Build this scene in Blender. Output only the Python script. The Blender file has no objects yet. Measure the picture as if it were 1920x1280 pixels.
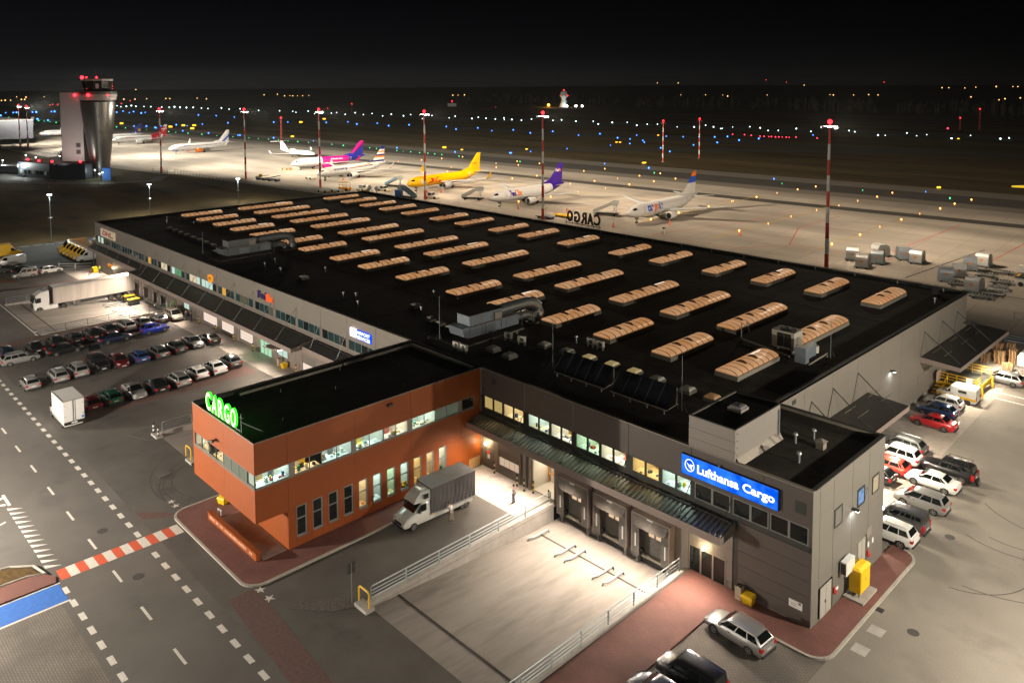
# Night view over an airport cargo terminal. Metres; +X along the terminal front, +Y towards the apron, Z up.
import bpy, math, random
from mathutils import Vector, Matrix
rad = math.radians
random.seed(11)
S = bpy.context.scene
COL = S.collection

# ------------------------------------------------------------------ camera
cam_d = bpy.data.cameras.new("camera")
cam = bpy.data.objects.new("camera", cam_d)
COL.objects.link(cam)
cam_d.sensor_width = 36.0
cam_d.lens = 28.0
cam_d.shift_y = -0.1952
cam_d.clip_start = 0.5
cam_d.clip_end = 20000
_r = Vector((0.69759052, 0.71648631, -0.00385009))
_u = Vector((-0.04951, 0.05356353, 0.99733631))
_f = Vector((-0.71478404, 0.69554174, -0.07283865))
cam.matrix_world = Matrix(((_r.x, _u.x, -_f.x, 57.738), (_r.y, _u.y, -_f.y, -51.774), (_r.z, _u.z, -_f.z, 38.157), (0, 0, 0, 1)))
S.camera = cam

# ------------------------------------------------------------------ night sky
W = bpy.data.worlds.new("World")
S.world = W
W.use_nodes = True
nt = W.node_tree
nt.nodes.clear()
wo = nt.nodes.new("ShaderNodeOutputWorld")
bg = nt.nodes.new("ShaderNodeBackground")
tc = nt.nodes.new("ShaderNodeTexCoord")
sx = nt.nodes.new("ShaderNodeSeparateXYZ")
cr = nt.nodes.new("ShaderNodeValToRGB")
nt.links.new(tc.outputs["Generated"], sx.inputs[0])
nt.links.new(sx.outputs["Z"], cr.inputs[0])
el = cr.color_ramp.elements
el[0].position = 0.0
el[0].color = (0.0085, 0.0084, 0.0095, 1)
el[1].position = 0.5
el[1].color = (0.0010, 0.0011, 0.0016, 1)
e = el.new(0.045)
e.color = (0.0048, 0.0049, 0.0058, 1)
e = el.new(0.11)
e.color = (0.0016, 0.0017, 0.0023, 1)
# the town glow lies behind the control tower (-X) and dies away towards +Y
m1 = nt.nodes.new("ShaderNodeMapRange")
m1.inputs["From Min"].default_value = -0.2
m1.inputs["From Max"].default_value = -1.0
m1.inputs["To Min"].default_value = 0.14
m1.inputs["To Max"].default_value = 1.0
nt.links.new(sx.outputs["X"], m1.inputs[0])
mx = nt.nodes.new("ShaderNodeMix")
mx.data_type = "RGBA"
mx.blend_type = "MULTIPLY"
mx.inputs[0].default_value = 1.0
nt.links.new(cr.outputs[0], mx.inputs[6])
nt.links.new(m1.outputs[0], mx.inputs[7])
nt.links.new(mx.outputs[2], bg.inputs["Color"])
bg.inputs["Strength"].default_value = 1.0
nt.links.new(bg.outputs[0], wo.inputs["Surface"])

S.view_settings.view_transform = "Standard"
S.view_settings.look = "None"
S.view_settings.exposure = 0.0
S.view_settings.gamma = 1.0
S.view_settings.use_curve_mapping = False
S.render.engine = "CYCLES"
S.cycles.use_denoising = True
S.cycles.use_adaptive_sampling = False
S.cycles.use_light_tree = True
S.cycles.max_bounces = 6
S.cycles.diffuse_bounces = 3
S.cycles.glossy_bounces = 2
S.cycles.transmission_bounces = 2
S.cycles.transparent_max_bounces = 6
S.cycles.sample_clamp_indirect = 3.0
S.cycles.sample_clamp_direct = 0
S.cycles.caustics_reflective = False
S.cycles.caustics_refractive = False

# ------------------------------------------------------------------ helpers
class MB:
    """collects faces for ONE mesh"""
    def __init__(s):
        s.v = []; s.f = []
    def add(s, vs, fs):
        b = len(s.v)
        s.v += [tuple(p) for p in vs]
        s.f += [tuple(i + b for i in f) for f in fs]
        return s
    def box(s, x0, y0, z0, x1, y1, z1):
        return s.add([(x0, y0, z0), (x1, y0, z0), (x1, y1, z0), (x0, y1, z0), (x0, y0, z1), (x1, y0, z1), (x1, y1, z1), (x0, y1, z1)],
                     [(3, 2, 1, 0), (4, 5, 6, 7), (0, 1, 5, 4), (1, 2, 6, 5), (2, 3, 7, 6), (3, 0, 4, 7)])
    def quad(s, a, b, c, d):
        return s.add([a, b, c, d], [(0, 1, 2, 3)])
    def prism(s, poly, z0, z1):
        n = len(poly)
        vs = [(p[0], p[1], z0) for p in poly] + [(p[0], p[1], z1) for p in poly]
        fs = [tuple(range(n - 1, -1, -1)), tuple(range(n, 2 * n))] + [(i, (i + 1) % n, n + (i + 1) % n, n + i) for i in range(n)]
        return s.add(vs, fs)
    def sheet(s, poly, z):
        return s.add([(p[0], p[1], z) for p in poly], [tuple(range(len(poly)))])
    def extr(s, poly3, d):
        """polygon (3-D points) extruded along vector d"""
        n = len(poly3); d = Vector(d)
        vs = [tuple(Vector(p)) for p in poly3] + [tuple(Vector(p) + d) for p in poly3]
        fs = [tuple(range(n - 1, -1, -1)), tuple(range(n, 2 * n))] + [(i, (i + 1) % n, n + (i + 1) % n, n + i) for i in range(n)]
        return s.add(vs, fs)
    def ring(s, c, ax, r, n, ph=0.0):
        ax = Vector(ax).normalized()
        t = Vector((0, 0, 1)) if abs(ax.z) < 0.9 else Vector((1, 0, 0))
        a = ax.cross(t).normalized(); b = ax.cross(a)
        return [Vector(c) + r * (math.cos(2 * math.pi * i / n + ph) * a + math.sin(2 * math.pi * i / n + ph) * b) for i in range(n)]
    def loft(s, rings, cap=True, closed=True):
        n = len(rings[0]); vs = [p for r in rings for p in r]; fs = []
        for k in range(len(rings) - 1):
            for i in range(n if closed else n - 1):
                j = (i + 1) % n
                fs.append((k * n + i, k * n + j, (k + 1) * n + j, (k + 1) * n + i))
        if cap:
            fs.append(tuple(range(n - 1, -1, -1)))
            fs.append(tuple((len(rings) - 1) * n + i for i in range(n)))
        return s.add(vs, fs)
    def cyl(s, p, q, r, r2=None, n=8, cap=True):
        p = Vector(p); q = Vector(q); d = q - p
        return s.loft([s.ring(p, d, r, n), s.ring(q, d, r if r2 is None else r2, n)], cap)
    def tube(s, pts, r, n=6):
        pts = [Vector(p) for p in pts]; rs = []
        for i, p in enumerate(pts):
            d = pts[min(i + 1, len(pts) - 1)] - pts[max(i - 1, 0)]
            rs.append(s.ring(p, d, r, n))
        return s.loft(rs)
    def lathe(s, prof, n=16, c=(0, 0, 0)):
        return s.loft([[(c[0] + r * math.cos(2 * math.pi * i / n), c[1] + r * math.sin(2 * math.pi * i / n), c[2] + z) for i in range(n)] for r, z in prof])
    def ball(s, c, r, n=8, m=5, sz=1.0):
        prof = [(r * math.sin(math.pi * (k + 0.001) / m) + 1e-4, -r * sz * math.cos(math.pi * k / m)) for k in range(m + 1)]
        return s.lathe(prof, n, c)
    def xf(s, mat):
        s.v = [tuple(mat @ Vector(p)) for p in s.v]; return s
    def mesh(s, name, m=None, smooth=False):
        me = bpy.data.meshes.new(name)
        me.from_pydata(s.v, [], s.f)
        if m is not None: me.materials.append(m)
        if smooth:
            for p in me.polygons: p.use_smooth = True
        me.update()
        return me

def put(name, me, parent=None, loc=None, rz=None):
    o = bpy.data.objects.new(name, me); COL.objects.link(o)
    if parent is not None: o.parent = parent
    if loc is not None: o.location = loc
    if rz is not None: o.rotation_euler = (0, 0, rz)
    return o

def P(name, mb, m, parent=None, smooth=False, loc=None, rz=None):
    o = put(name, mb.mesh(name, m, smooth), parent, loc, rz)
    if smooth:
        try:
            mod = None
            o.data.set_sharp_from_angle(angle=rad(40))
        except Exception: pass
    return o

def tag(o, label=None, cat=None, group=None, kind=None):
    if label: o["label"] = label
    if cat: o["category"] = cat
    if group: o["group"] = group
    if kind: o["kind"] = kind
    return o

def thing(name, label, cat, loc=(0, 0, 0), rz=0.0, group=None):
    o = bpy.data.objects.new(name, None); COL.objects.link(o)
    o.empty_display_size = 0.3
    o.location = loc; o.rotation_euler = (0, 0, rz)
    return tag(o, label, cat, group)

def dup(o, parent=None, paint=None):
    c = o.copy(); COL.objects.link(c)
    if parent is not None: c.parent = parent
    for ch in list(o.children): dup(ch, c)
    return c

def struct(name, mb, m, z=None, smooth=False):
    o = P(name, mb, m, None, smooth)
    return tag(o, kind="structure")

# ------------------------------------------------------------------ materials
MATS = {}
def mat(name, c=(0.5, 0.5, 0.5), rough=0.6, metal=0.0, var=0.12, scale=1.2, stretch=(1, 1, 1), bump=0.0, coat=0.0, world=False, emit=None, es=0.0, var2=0.0, scale2=0.15, spec=0.5, dark=None, dth=(0.5, 0.7)):
    """principled with noise in the base colour; world=True keeps the pattern fixed to the ground"""
    if name in MATS: return MATS[name]
    m = bpy.data.materials.new(name); m.use_nodes = True
    n = m.node_tree; b = n.nodes["Principled BSDF"]
    b.inputs["Roughness"].default_value = rough
    b.inputs["Metallic"].default_value = metal
    b.inputs["Coat Weight"].default_value = coat
    b.inputs["Coat Roughness"].default_value = 0.06
    b.inputs["Specular IOR Level"].default_value = spec
    col4 = (c[0], c[1], c[2], 1)
    b.inputs["Base Color"].default_value = col4
    if var > 0 or bump > 0:
        if world:
            t = n.nodes.new("ShaderNodeNewGeometry"); out = t.outputs["Position"]
        else:
            t = n.nodes.new("ShaderNodeTexCoord"); out = t.outputs["Object"]
        mp = n.nodes.new("ShaderNodeMapping"); mp.inputs["Scale"].default_value = stretch
        n.links.new(out, mp.inputs[0])
        def noise(sc, det=4):
            z = n.nodes.new("ShaderNodeTexNoise"); z.inputs["Scale"].default_value = sc; z.inputs["Detail"].default_value = det
            z.inputs["Roughness"].default_value = 0.62
            n.links.new(mp.outputs[0], z.inputs["Vector"]); return z
        def scaled(src_col, z, amt):
            mr = n.nodes.new("ShaderNodeMapRange")
            mr.inputs["From Min"].default_value = 0.25; mr.inputs["From Max"].default_value = 0.75
            mr.inputs["To Min"].default_value = 1 - amt; mr.inputs["To Max"].default_value = 1 + amt
            n.links.new(z.outputs["Fac"], mr.inputs[0])
            k = n.nodes.new("ShaderNodeMix"); k.data_type = "RGBA"; k.blend_type = "MULTIPLY"; k.inputs[0].default_value = 1
            if hasattr(src_col, "is_output"): n.links.new(src_col, k.inputs[6])
            else: k.inputs[6].default_value = src_col
            n.links.new(mr.outputs[0], k.inputs[7])
            return k.outputs[2]
        z1 = noise(scale)
        cur = scaled(col4, z1, var)
        if var2 > 0:
            cur = scaled(cur, noise(scale2, 3), var2)
        if dark is not None:
            z3 = noise(scale2 * 1.7, 5)
            mr = n.nodes.new("ShaderNodeMapRange"); mr.inputs["From Min"].default_value = dth[0]; mr.inputs["From Max"].default_value = dth[1]
            n.links.new(z3.outputs["Fac"], mr.inputs[0])
            k = n.nodes.new("ShaderNodeMix"); k.data_type = "RGBA"
            n.links.new(mr.outputs[0], k.inputs[0]); n.links.new(cur, k.inputs[6]); k.inputs[7].default_value = (*dark, 1)
            cur = k.outputs[2]
        n.links.new(cur, b.inputs["Base Color"])
        if bump > 0:
            bp = n.nodes.new("ShaderNodeBump"); bp.inputs["Strength"].default_value = bump; bp.inputs["Distance"].default_value = 0.02
            n.links.new(z1.outputs["Fac"], bp.inputs["Height"]); n.links.new(bp.outputs[0], b.inputs["Normal"])
    if emit is not None:
        b.inputs["Emission Color"].default_value = (*emit, 1); b.inputs["Emission Strength"].default_value = es
    MATS[name] = m
    return m

def lampmat(name, c, s, sample=False):
    if name in MATS: return MATS[name]
    m = bpy.data.materials.new(name); m.use_nodes = True
    n = m.node_tree; n.nodes.clear()
    o = n.nodes.new("ShaderNodeOutputMaterial"); e = n.nodes.new("ShaderNodeEmission")
    e.inputs["Color"].default_value = (*c, 1); e.inputs["Strength"].default_value = s
    n.links.new(e.outputs[0], o.inputs["Surface"])
    m.cycles.emission_sampling = "AUTO" if sample else "NONE"
    MATS[name] = m
    return m

def tiles(name, c1, c2, cm, bw, bh, mortar, rough=0.8, off=0.5, rot=0.0, var=0.25, vscale=0.4, stain=None, sscale=0.08, stretch=(1, 1, 1)):
    """blocks or slabs laid in world metres"""
    m = bpy.data.materials.new(name); m.use_nodes = True
    n = m.node_tree; b = n.nodes["Principled BSDF"]; b.inputs["Roughness"].default_value = rough
    g = n.nodes.new("ShaderNodeNewGeometry"); mp = n.nodes.new("ShaderNodeMapping"); mp.inputs["Rotation"].default_value = (0, 0, rot)
    n.links.new(g.outputs["Position"], mp.inputs[0])
    br = n.nodes.new("ShaderNodeTexBrick"); br.offset = off
    br.inputs["Scale"].default_value = 1.0; br.inputs["Brick Width"].default_value = bw; br.inputs["Row Height"].default_value = bh
    br.inputs["Mortar Size"].default_value = mortar; br.inputs["Mortar Smooth"].default_value = 0.2; br.inputs["Bias"].default_value = 0.0
    br.inputs["Color1"].default_value = (*c1, 1); br.inputs["Color2"].default_value = (*c2, 1); br.inputs["Mortar"].default_value = (*cm, 1)
    n.links.new(mp.outputs[0], br.inputs["Vector"])
    mp2 = n.nodes.new("ShaderNodeMapping"); mp2.inputs["Scale"].default_value = stretch; n.links.new(g.outputs["Position"], mp2.inputs[0])
    z = n.nodes.new("ShaderNodeTexNoise"); z.inputs["Scale"].default_value = vscale; z.inputs["Detail"].default_value = 5
    n.links.new(mp2.outputs[0], z.inputs["Vector"])
    mr = n.nodes.new("ShaderNodeMapRange"); mr.inputs["From Min"].default_value = 0.25; mr.inputs["From Max"].default_value = 0.75
    mr.inputs["To Min"].default_value = 1 - var; mr.inputs["To Max"].default_value = 1 + var
    n.links.new(z.outputs["Fac"], mr.inputs[0])
    k = n.nodes.new("ShaderNodeMix"); k.data_type = "RGBA"; k.blend_type = "MULTIPLY"; k.inputs[0].default_value = 1
    n.links.new(br.outputs["Color"], k.inputs[6]); n.links.new(mr.outputs[0], k.inputs[7])
    cur = k.outputs[2]
    if stain:
        z2 = n.nodes.new("ShaderNodeTexNoise"); z2.inputs["Scale"].default_value = sscale; z2.inputs["Detail"].default_value = 6
        n.links.new(mp2.outputs[0], z2.inputs["Vector"])
        m2 = n.nodes.new("ShaderNodeMapRange"); m2.inputs["From Min"].default_value = 0.50; m2.inputs["From Max"].default_value = 0.72; m2.inputs["To Max"].default_value = 0.8
        n.links.new(z2.outputs["Fac"], m2.inputs[0])
        k2 = n.nodes.new("ShaderNodeMix"); k2.data_type = "RGBA"; n.links.new(m2.outputs[0], k2.inputs[0]); n.links.new(cur, k2.inputs[6]); k2.inputs[7].default_value = (*stain, 1)
        cur = k2.outputs[2]
    n.links.new(cur, b.inputs["Base Color"])
    MATS[name] = m
    return m

def paned(name, tint=(0.8, 0.9, 0.9), refl=0.12, dirt=0.0):
    """window pane: mostly see-through with a sharp reflection"""
    m = bpy.data.materials.new(name); m.use_nodes = True
    n = m.node_tree; n.nodes.clear()
    o = n.nodes.new("ShaderNodeOutputMaterial"); t = n.nodes.new("ShaderNodeBsdfTransparent"); g = n.nodes.new("ShaderNodeBsdfGlossy")
    t.inputs[0].default_value = (*tint, 1); g.inputs["Roughness"].default_value = 0.03
    mxs = n.nodes.new("ShaderNodeMixShader"); fr = n.nodes.new("ShaderNodeFresnel"); fr.inputs["IOR"].default_value = 1.5
    n.links.new(fr.outputs[0], mxs.inputs[0]); n.links.new(t.outputs[0], mxs.inputs[1]); n.links.new(g.outputs[0], mxs.inputs[2])
    n.links.new(mxs.outputs[0], o.inputs["Surface"])
    MATS[name] = m
    return m

asphalt = mat("asphalt", (0.098, 0.09, 0.08), 0.82, 0, 0.16, 9.0, world=True, var2=0.30, scale2=0.16, dark=(0.045, 0.043, 0.041), dth=(0.58, 0.78), bump=0.25)
asphalt_road = mat("asphalt_road", (0.112, 0.104, 0.094), 0.85, 0, 0.13, 9.0, world=True, var2=0.22, scale2=0.12, dark=(0.07, 0.067, 0.062), dth=(0.58, 0.8), bump=0.25)
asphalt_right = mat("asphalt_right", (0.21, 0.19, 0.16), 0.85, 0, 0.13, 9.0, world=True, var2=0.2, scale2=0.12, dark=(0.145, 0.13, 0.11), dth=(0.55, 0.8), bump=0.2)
patchm = mat("asphalt_patch", (0.055, 0.05, 0.047), 0.85, 0, 0.2, 5, world=True)
concrete_yard = mat("concrete_yard", (0.34, 0.31, 0.28), 0.75, 0, 0.12, 2.5, world=True, var2=0.2, scale2=0.3, dark=(0.2, 0.18, 0.16), dth=(0.56, 0.78))
concrete_ramp = mat("concrete_ramp", (0.26, 0.235, 0.21), 0.75, 0, 0.07, 3.0, world=True, stretch=(1, 0.16, 1), var2=0.13, scale2=0.55, dark=(0.15, 0.137, 0.125), dth=(0.48, 0.8))
concrete = mat("concrete", (0.36, 0.34, 0.31), 0.8, 0, 0.14, 1.6, var2=0.12, scale2=0.5)
kerbm = mat("kerb_stone", (0.38, 0.36, 0.31), 0.85, 0, 0.15, 3)
redpave = tiles("red_block_paving", (0.21, 0.085, 0.068), (0.17, 0.07, 0.056), (0.10, 0.05, 0.042), 0.22, 0.11, 0.012, var=0.2, vscale=0.5, rot=0.0)
brownpave = tiles("grey_block_paving", (0.19, 0.168, 0.142), (0.165, 0.146, 0.124), (0.09, 0.08, 0.068), 0.34, 0.17, 0.02, var=0.22, vscale=0.35, stain=(0.1, 0.09, 0.08), sscale=0.3)
apronm = tiles("apron_slabs", (0.40, 0.36, 0.31), (0.36, 0.325, 0.28), (0.23, 0.20, 0.175), 7.5, 7.5, 0.06, off=0.0, rot=rad(-3.2), var=0.26, vscale=0.06, stain=(0.19, 0.17, 0.15), sscale=0.028, stretch=(0.35, 1.6, 1))
grassm = mat("dry_grass", (0.125, 0.08, 0.034), 0.95, 0, 0.4, 3.0, world=True, var2=0.45, scale2=0.035, stretch=(0.6, 1.3, 1), dark=(0.028, 0.021, 0.012), dth=(0.45, 0.75), spec=0.1)
airgrass = mat("airfield_grass", (0.13, 0.10, 0.05), 0.95, 0, 0.3, 0.5, world=True, var2=0.5, scale2=0.02, stretch=(0.25, 1.6, 1), dark=(0.055, 0.043, 0.023), dth=(0.5, 0.75), spec=0.1)
taxim = mat("taxiway_asphalt", (0.05, 0.047, 0.043), 0.85, 0, 0.2, 0.4, world=True, stretch=(0.2, 1.5, 1), var2=0.2, scale2=0.03)
shoulder = mat("taxiway_shoulder", (0.17, 0.155, 0.13), 0.9, 0, 0.2, 0.4, world=True, stretch=(0.2, 1.5, 1))
white_paint = mat("white_road_paint", (0.62, 0.6, 0.55), 0.7, 0, 0.22, 6, world=True)
red_paint = mat("red_road_paint", (0.58, 0.1, 0.045), 0.7, 0, 0.22, 6, world=True)
blue_paint = mat("blue_road_paint", (0.035, 0.15, 0.52), 0.7, 0, 0.18, 3, world=True)
yellow_paint = mat("yellow_apron_paint", (0.5, 0.34, 0.03), 0.7, 0, 0.3, 1.5, world=True)
redline_paint = mat("red_apron_paint", (0.45, 0.1, 0.05), 0.7, 0, 0.3, 1.5, world=True)
darkjoint = mat("dark_joint", (0.045, 0.037, 0.03), 0.9, 0, 0.2, 3, world=True)
bitumen = mat("roof_bitumen", (0.040, 0.034, 0.027), 0.85, 0, 0.35, 1.5, var2=0.5, scale2=0.10, dark=(0.016, 0.014, 0.012), dth=(0.5, 0.66), spec=0.3)
orange_clad = mat("orange_cladding", (0.30, 0.066, 0.007), 0.55, 0, 0.07, 0.9, stretch=(1, 1, 2.5), var2=0.07, scale2=0.25)
grey_clad = mat("grey_cladding", (0.115, 0.10, 0.09), 0.45, 0.1, 0.05, 0.5, stretch=(0.3, 0.3, 3))
pale_clad = mat("pale_grey_cladding", (0.25, 0.23, 0.20), 0.5, 0.1, 0.05, 0.5, stretch=(0.3, 0.3, 3))
dock_clad = mat("dock_wall_cladding", (0.24, 0.205, 0.18), 0.5, 0.0, 0.08, 1.0, stretch=(1, 1, 0.3))
coping = mat("metal_coping", (0.30, 0.27, 0.23), 0.5, 0.3, 0.08, 2)
dark_coping = mat("dark_coping", (0.03, 0.031, 0.03), 0.6, 0.1, 0.1, 2)
frame_dark = mat("dark_window_frame", (0.05, 0.055, 0.05), 0.5, 0.2, 0.05, 3)
frame_alu = mat("aluminium_frame", (0.30, 0.32, 0.31), 0.4, 0.4, 0.05, 3)
spandrel = mat("grey_spandrel", (0.3, 0.26, 0.23), 0.5, 0, 0.05, 3)
galv = mat("galvanised_steel", (0.30, 0.34, 0.35), 0.45, 0.6, 0.12, 5)
black_rubber = mat("black_rubber", (0.02, 0.02, 0.02), 0.8, 0, 0.15, 4)
shelter_cloth = mat("dock_shelter_cloth", (0.15, 0.135, 0.12), 0.85, 0, 0.3, 2.2, var2=0.3, scale2=0.8)
sandwich = mat("grey_dock_door", (0.20, 0.185, 0.165), 0.5, 0.1, 0.06, 3)
canopy_sheet = mat("corrugated_canopy", (0.20, 0.19, 0.165), 0.40, 0.5, 0.18, 3, stretch=(3, 0.3, 1))
fascia = mat("canopy_fascia", (0.33, 0.27, 0.24), 0.5, 0.1, 0.06, 1)
yellow_steel = mat("yellow_painted_steel", (0.75, 0.46, 0.02), 0.45, 0, 0.08, 3)
plastic_yellow = mat("yellow_plastic", (0.80, 0.50, 0.01), 0.5, 0, 0.05, 3)
plastic_white = mat("white_plastic", (0.65, 0.64, 0.60), 0.5, 0, 0.05, 3)
black_plastic = mat("black_plastic", (0.018, 0.018, 0.019), 0.55, 0, 0.05, 3)
steel_blue = mat("blue_grey_sheet_steel", (0.22, 0.26, 0.30), 0.4, 0.4, 0.1, 2)
duct_steel = mat("insulated_duct_steel", (0.30, 0.33, 0.32), 0.35, 0.7, 0.1, 2)
beige_steel = mat("beige_cabinet_steel", (0.5, 0.48, 0.41), 0.5, 0.1, 0.06, 2)
solar_black = mat("solar_collector_black", (0.006, 0.007, 0.010), 0.3, 0, 0.1, 3, spec=0.3)
wood = mat("raw_pallet_wood", (0.52, 0.33, 0.16), 0.8, 0, 0.25, 6, stretch=(1, 8, 4))
glass = paned("window_glass")
dark_pane = mat("dark_window_pane", (0.012, 0.016, 0.016), 0.06, 0, 0.2, 1.0, spec=0.6)
dull_pane = mat("dull_blind_pane", (0.11, 0.125, 0.105), 0.12, 0, 0.1, 1.5, emit=(0.10, 0.125, 0.09), es=0.55)
teal_pane = mat("teal_dark_pane", (0.015, 0.03, 0.03), 0.06, 0, 0.2, 1.0, emit=(0.01, 0.035, 0.035), es=0.5)
def cut_rect(x0, y0, x1, y1, holes, z, mb):
    xs = sorted({x0, x1, *[h[0] for h in holes], *[h[2] for h in holes]}); ys = sorted({y0, y1, *[h[1] for h in holes], *[h[3] for h in holes]})
    xs = [x for x in xs if x0 <= x <= x1]; ys = [y for y in ys if y0 <= y <= y1]
    for i in range(len(xs) - 1):
        for j in range(len(ys) - 1):
            cx, cy = (xs[i] + xs[i + 1]) / 2, (ys[j] + ys[j + 1]) / 2
            if any(h[0] < cx < h[2] and h[1] < cy < h[3] for h in holes): continue
            mb.sheet([(xs[i], ys[j]), (xs[i + 1], ys[j]), (xs[i + 1], ys[j + 1]), (xs[i], ys[j + 1])], z)
    return mb

# ------------------------------------------------------------------ ground and roads
PITS = [(10.6, -20.5, 23.9, 0.0), (-101.0, -20.3, -78.3, 0.0), (-29.4, -20.6, -21.3, 0.0)]
BIG = [(-158, -95, 95, 66)]
struct("ground", cut_rect(-6000, -1500, 6000, 9000, BIG, -0.03, MB()), airgrass)
struct("yard_asphalt", cut_rect(-158, -95, 95, 66, PITS + [(-158, 14, -119.2, 66), (-158, -95, 95, -28.2), (24.0, 12.8, 95, 66), (36.3, -28.2, 95, 12.8)], 0.0, MB()), asphalt)
struct("road", MB().sheet([(-158, -95), (95, -95), (95, -28.2), (-158, -28.2)], 0.0), asphalt_road)
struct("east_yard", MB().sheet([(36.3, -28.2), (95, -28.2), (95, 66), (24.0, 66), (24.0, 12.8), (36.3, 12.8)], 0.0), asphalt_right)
struct("field", MB().sheet([(-158, 14), (-119.2, 14), (-119.2, 66), (-119.2, 80), (-158, 84.5)], -0.012).sheet([(-290, -60), (-158, -60), (-158, 84.5), (-206, 75.5), (-281, 75.5), (-262, 46), (-276, 12)], -0.012), grassm)
struct("apron", MB().sheet([(-119, 66), (260, 66), (260, 226), (-27, 226), (-300, 208), (-510, 196), (-900, 172), (-900, 52), (-505, 61), (-350, 68), (-291, 76.5), (-283, 82), (-190, 92), (-119, 92)], -0.008), apronm)
def strip(pts, wdt, z, mb=None):
    mb = mb or MB(); pts = [Vector((p[0], p[1], 0)) for p in pts]; L = []; Rr = []
    for i, p in enumerate(pts):
        d = (pts[min(i + 1, len(pts) - 1)] - pts[max(i - 1, 0)]).normalized(); nn = Vector((-d.y, d.x, 0))
        L.append(p + nn * wdt / 2); Rr.append(p - nn * wdt / 2)
    for i in range(len(pts) - 1):
        mb.add([(q.x, q.y, z) for q in (Rr[i], Rr[i + 1], L[i + 1], L[i])], [(0, 1, 2, 3)])
    return mb
struct("taxiway_shoulder", strip([(-1000, 171), (-500, 207), (-27, 233), (300, 253)], 44, -0.004), shoulder)
struct("taxiway", strip([(-1000, 169), (-500, 205), (-27, 231), (300, 250)], 19, 0.0), taxim)
struct("apron_lane", strip([(-330, 168), (-150, 180), (0, 189), (260, 204)], 6.5, -0.002), taxim)
struct("parallel_taxiway", strip([(-1400, 290), (-1100, 326), (-880, 358), (-630, 378), (-330, 398), (0, 420), (500, 452)], 24, -0.022), taxim)
struct("taxiway_link", strip([(-330, 218), (-270, 262), (-225, 310), (-170, 358), (-90, 405)], 22, -0.018), taxim)
struct("runway", strip([(-2600, 400), (-1300, 452), (-720, 500), (-450, 532), (-120, 556), (900, 620)], 46, -0.014), taxim)
# hard standings
struct("loading_pad", MB().sheet([(0.05, -4.4), (9.4, -4.4), (9.4, 0.0), (0.05, 0.0)], 0.005), concrete_yard)
struct("west_loading_pad", MB().sheet([(-78.0, -3.4), (-30.0, -3.4), (-30.0, 0.0), (-78.0, 0.0)], 0.005).sheet([(-20.8, -8), (-12.0, -8), (-12.0, 0), (-20.8, 0)], 0.005).sheet([(-125, -5.5), (-101.9, -5.5), (-101.9, 0.0), (-125, 0)], 0.005), concrete_yard)
struct("east_parking_strip", MB().sheet([(25.0, 15.0), (32.3, 15.0), (31.0, 62.0), (25.0, 62.0)], 0.005), mat("concrete_parking", (0.30, 0.265, 0.225), 0.8, 0, 0.15, 2.0, world=True, var2=0.2, scale2=0.2))
struct("brick_walk", MB().sheet([(-15.2, -28.1), (-13.4, -28.1), (-11.9, -25.9), (-12.9, -25.9)], 0.004).sheet([(2.5, -25.6), (5.4, -25.6), (28.0, -27.5), (28.0, -29.5), (2.5, -27.6)], 0.009), mat("worn_red_paving", (0.12, 0.07, 0.06), 0.85, 0, 0.25, 4, world=True))
# sunken loading ramps
def ramp(x0, x1, y0, m):
    mb = MB()
    mb.quad((x0, y0, 0.0), (x1, y0, 0.0), (x1, -3.2, -1.25), (x0, -3.2, -1.25)).quad((x0, -3.2, -1.25), (x1, -3.2, -1.25), (x1, 0.0, -1.25), (x0, 0.0, -1.25))
    return struct("loading_ramp", mb, m)
for x0, y0, x1, y1 in PITS: ramp(x0, x1, y0, concrete_ramp)
struct("ramp_entry", MB().sheet([(10.6, -28.2), (23.9, -28.2), (23.9, -20.5), (10.6, -20.5)], 0.004), asphalt)
for x0, y0, x1, y1 in PITS[:2]:
    struct("drain_channel", MB().box(x0 + 0.6, -3.45, -1.3, x1 - 0.4, -3.2, -1.235), darkjoint)
    struct("ramp_joint", MB().add([(x0, y0 + 2.35, -0.145 + 0.006), (x1, y0 + 2.35, -0.145 + 0.006), (x1, y0 + 2.55, -0.157 + 0.006), (x0, y0 + 2.55, -0.157 + 0.006)], [(0, 1, 2, 3)]), darkjoint)
# pavements with kerbs
def walk(name, poly, kerb_edges, m=redpave, h=0.12, kw=0.2):
    o = struct(name, MB().prism(poly, -0.05, h), m)
    for pts in kerb_edges:
        kb = MB()
        ps = [Vector((p[0], p[1], 0)) for p in pts]
        for i in range(len(ps) - 1):
            d = (ps[i + 1] - ps[i]); nn = Vector((d.y, -d.x, 0)).normalized() * kw
            kb.prism([(ps[i].x, ps[i].y), (ps[i].x + nn.x, ps[i].y + nn.y), (ps[i + 1].x + nn.x, ps[i + 1].y + nn.y), (ps[i + 1].x, ps[i + 1].y)], -0.05, h + 0.012)
        P("kerb", kb, kerbm, o)
    return o
def arc(cx, cy, r, a0, a1, n=7):
    return [(cx + r * math.cos(rad(a0 + (a1 - a0) * i / n)), cy + r * math.sin(rad(a0 + (a1 - a0) * i / n))) for i in range(n + 1)]
c_a = arc(-11.2, -24.6, 1.3, 180, 270); c_b = arc(1.2, -24.6, 1.3, 270, 360)
poly = [(-12.5, -20.9), *c_a, *c_b, (2.5, -11.5), (2.2, -5.0), (0.03, -5.0), (0.03, -21.2), (-11.75, -21.2), (-11.75, -20.9)]
walk("pavement", poly, [[(-12.5, -20.9), *c_a, *c_b, (2.5, -11.5), (2.2, -5.0)]])
struct("entrance_slab", MB().prism([(-8.6, -23.45), (-0.15, -23.45), (-0.15, -21.3), (-8.6, -21.3)], 0.05, 0.135), concrete)
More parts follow.
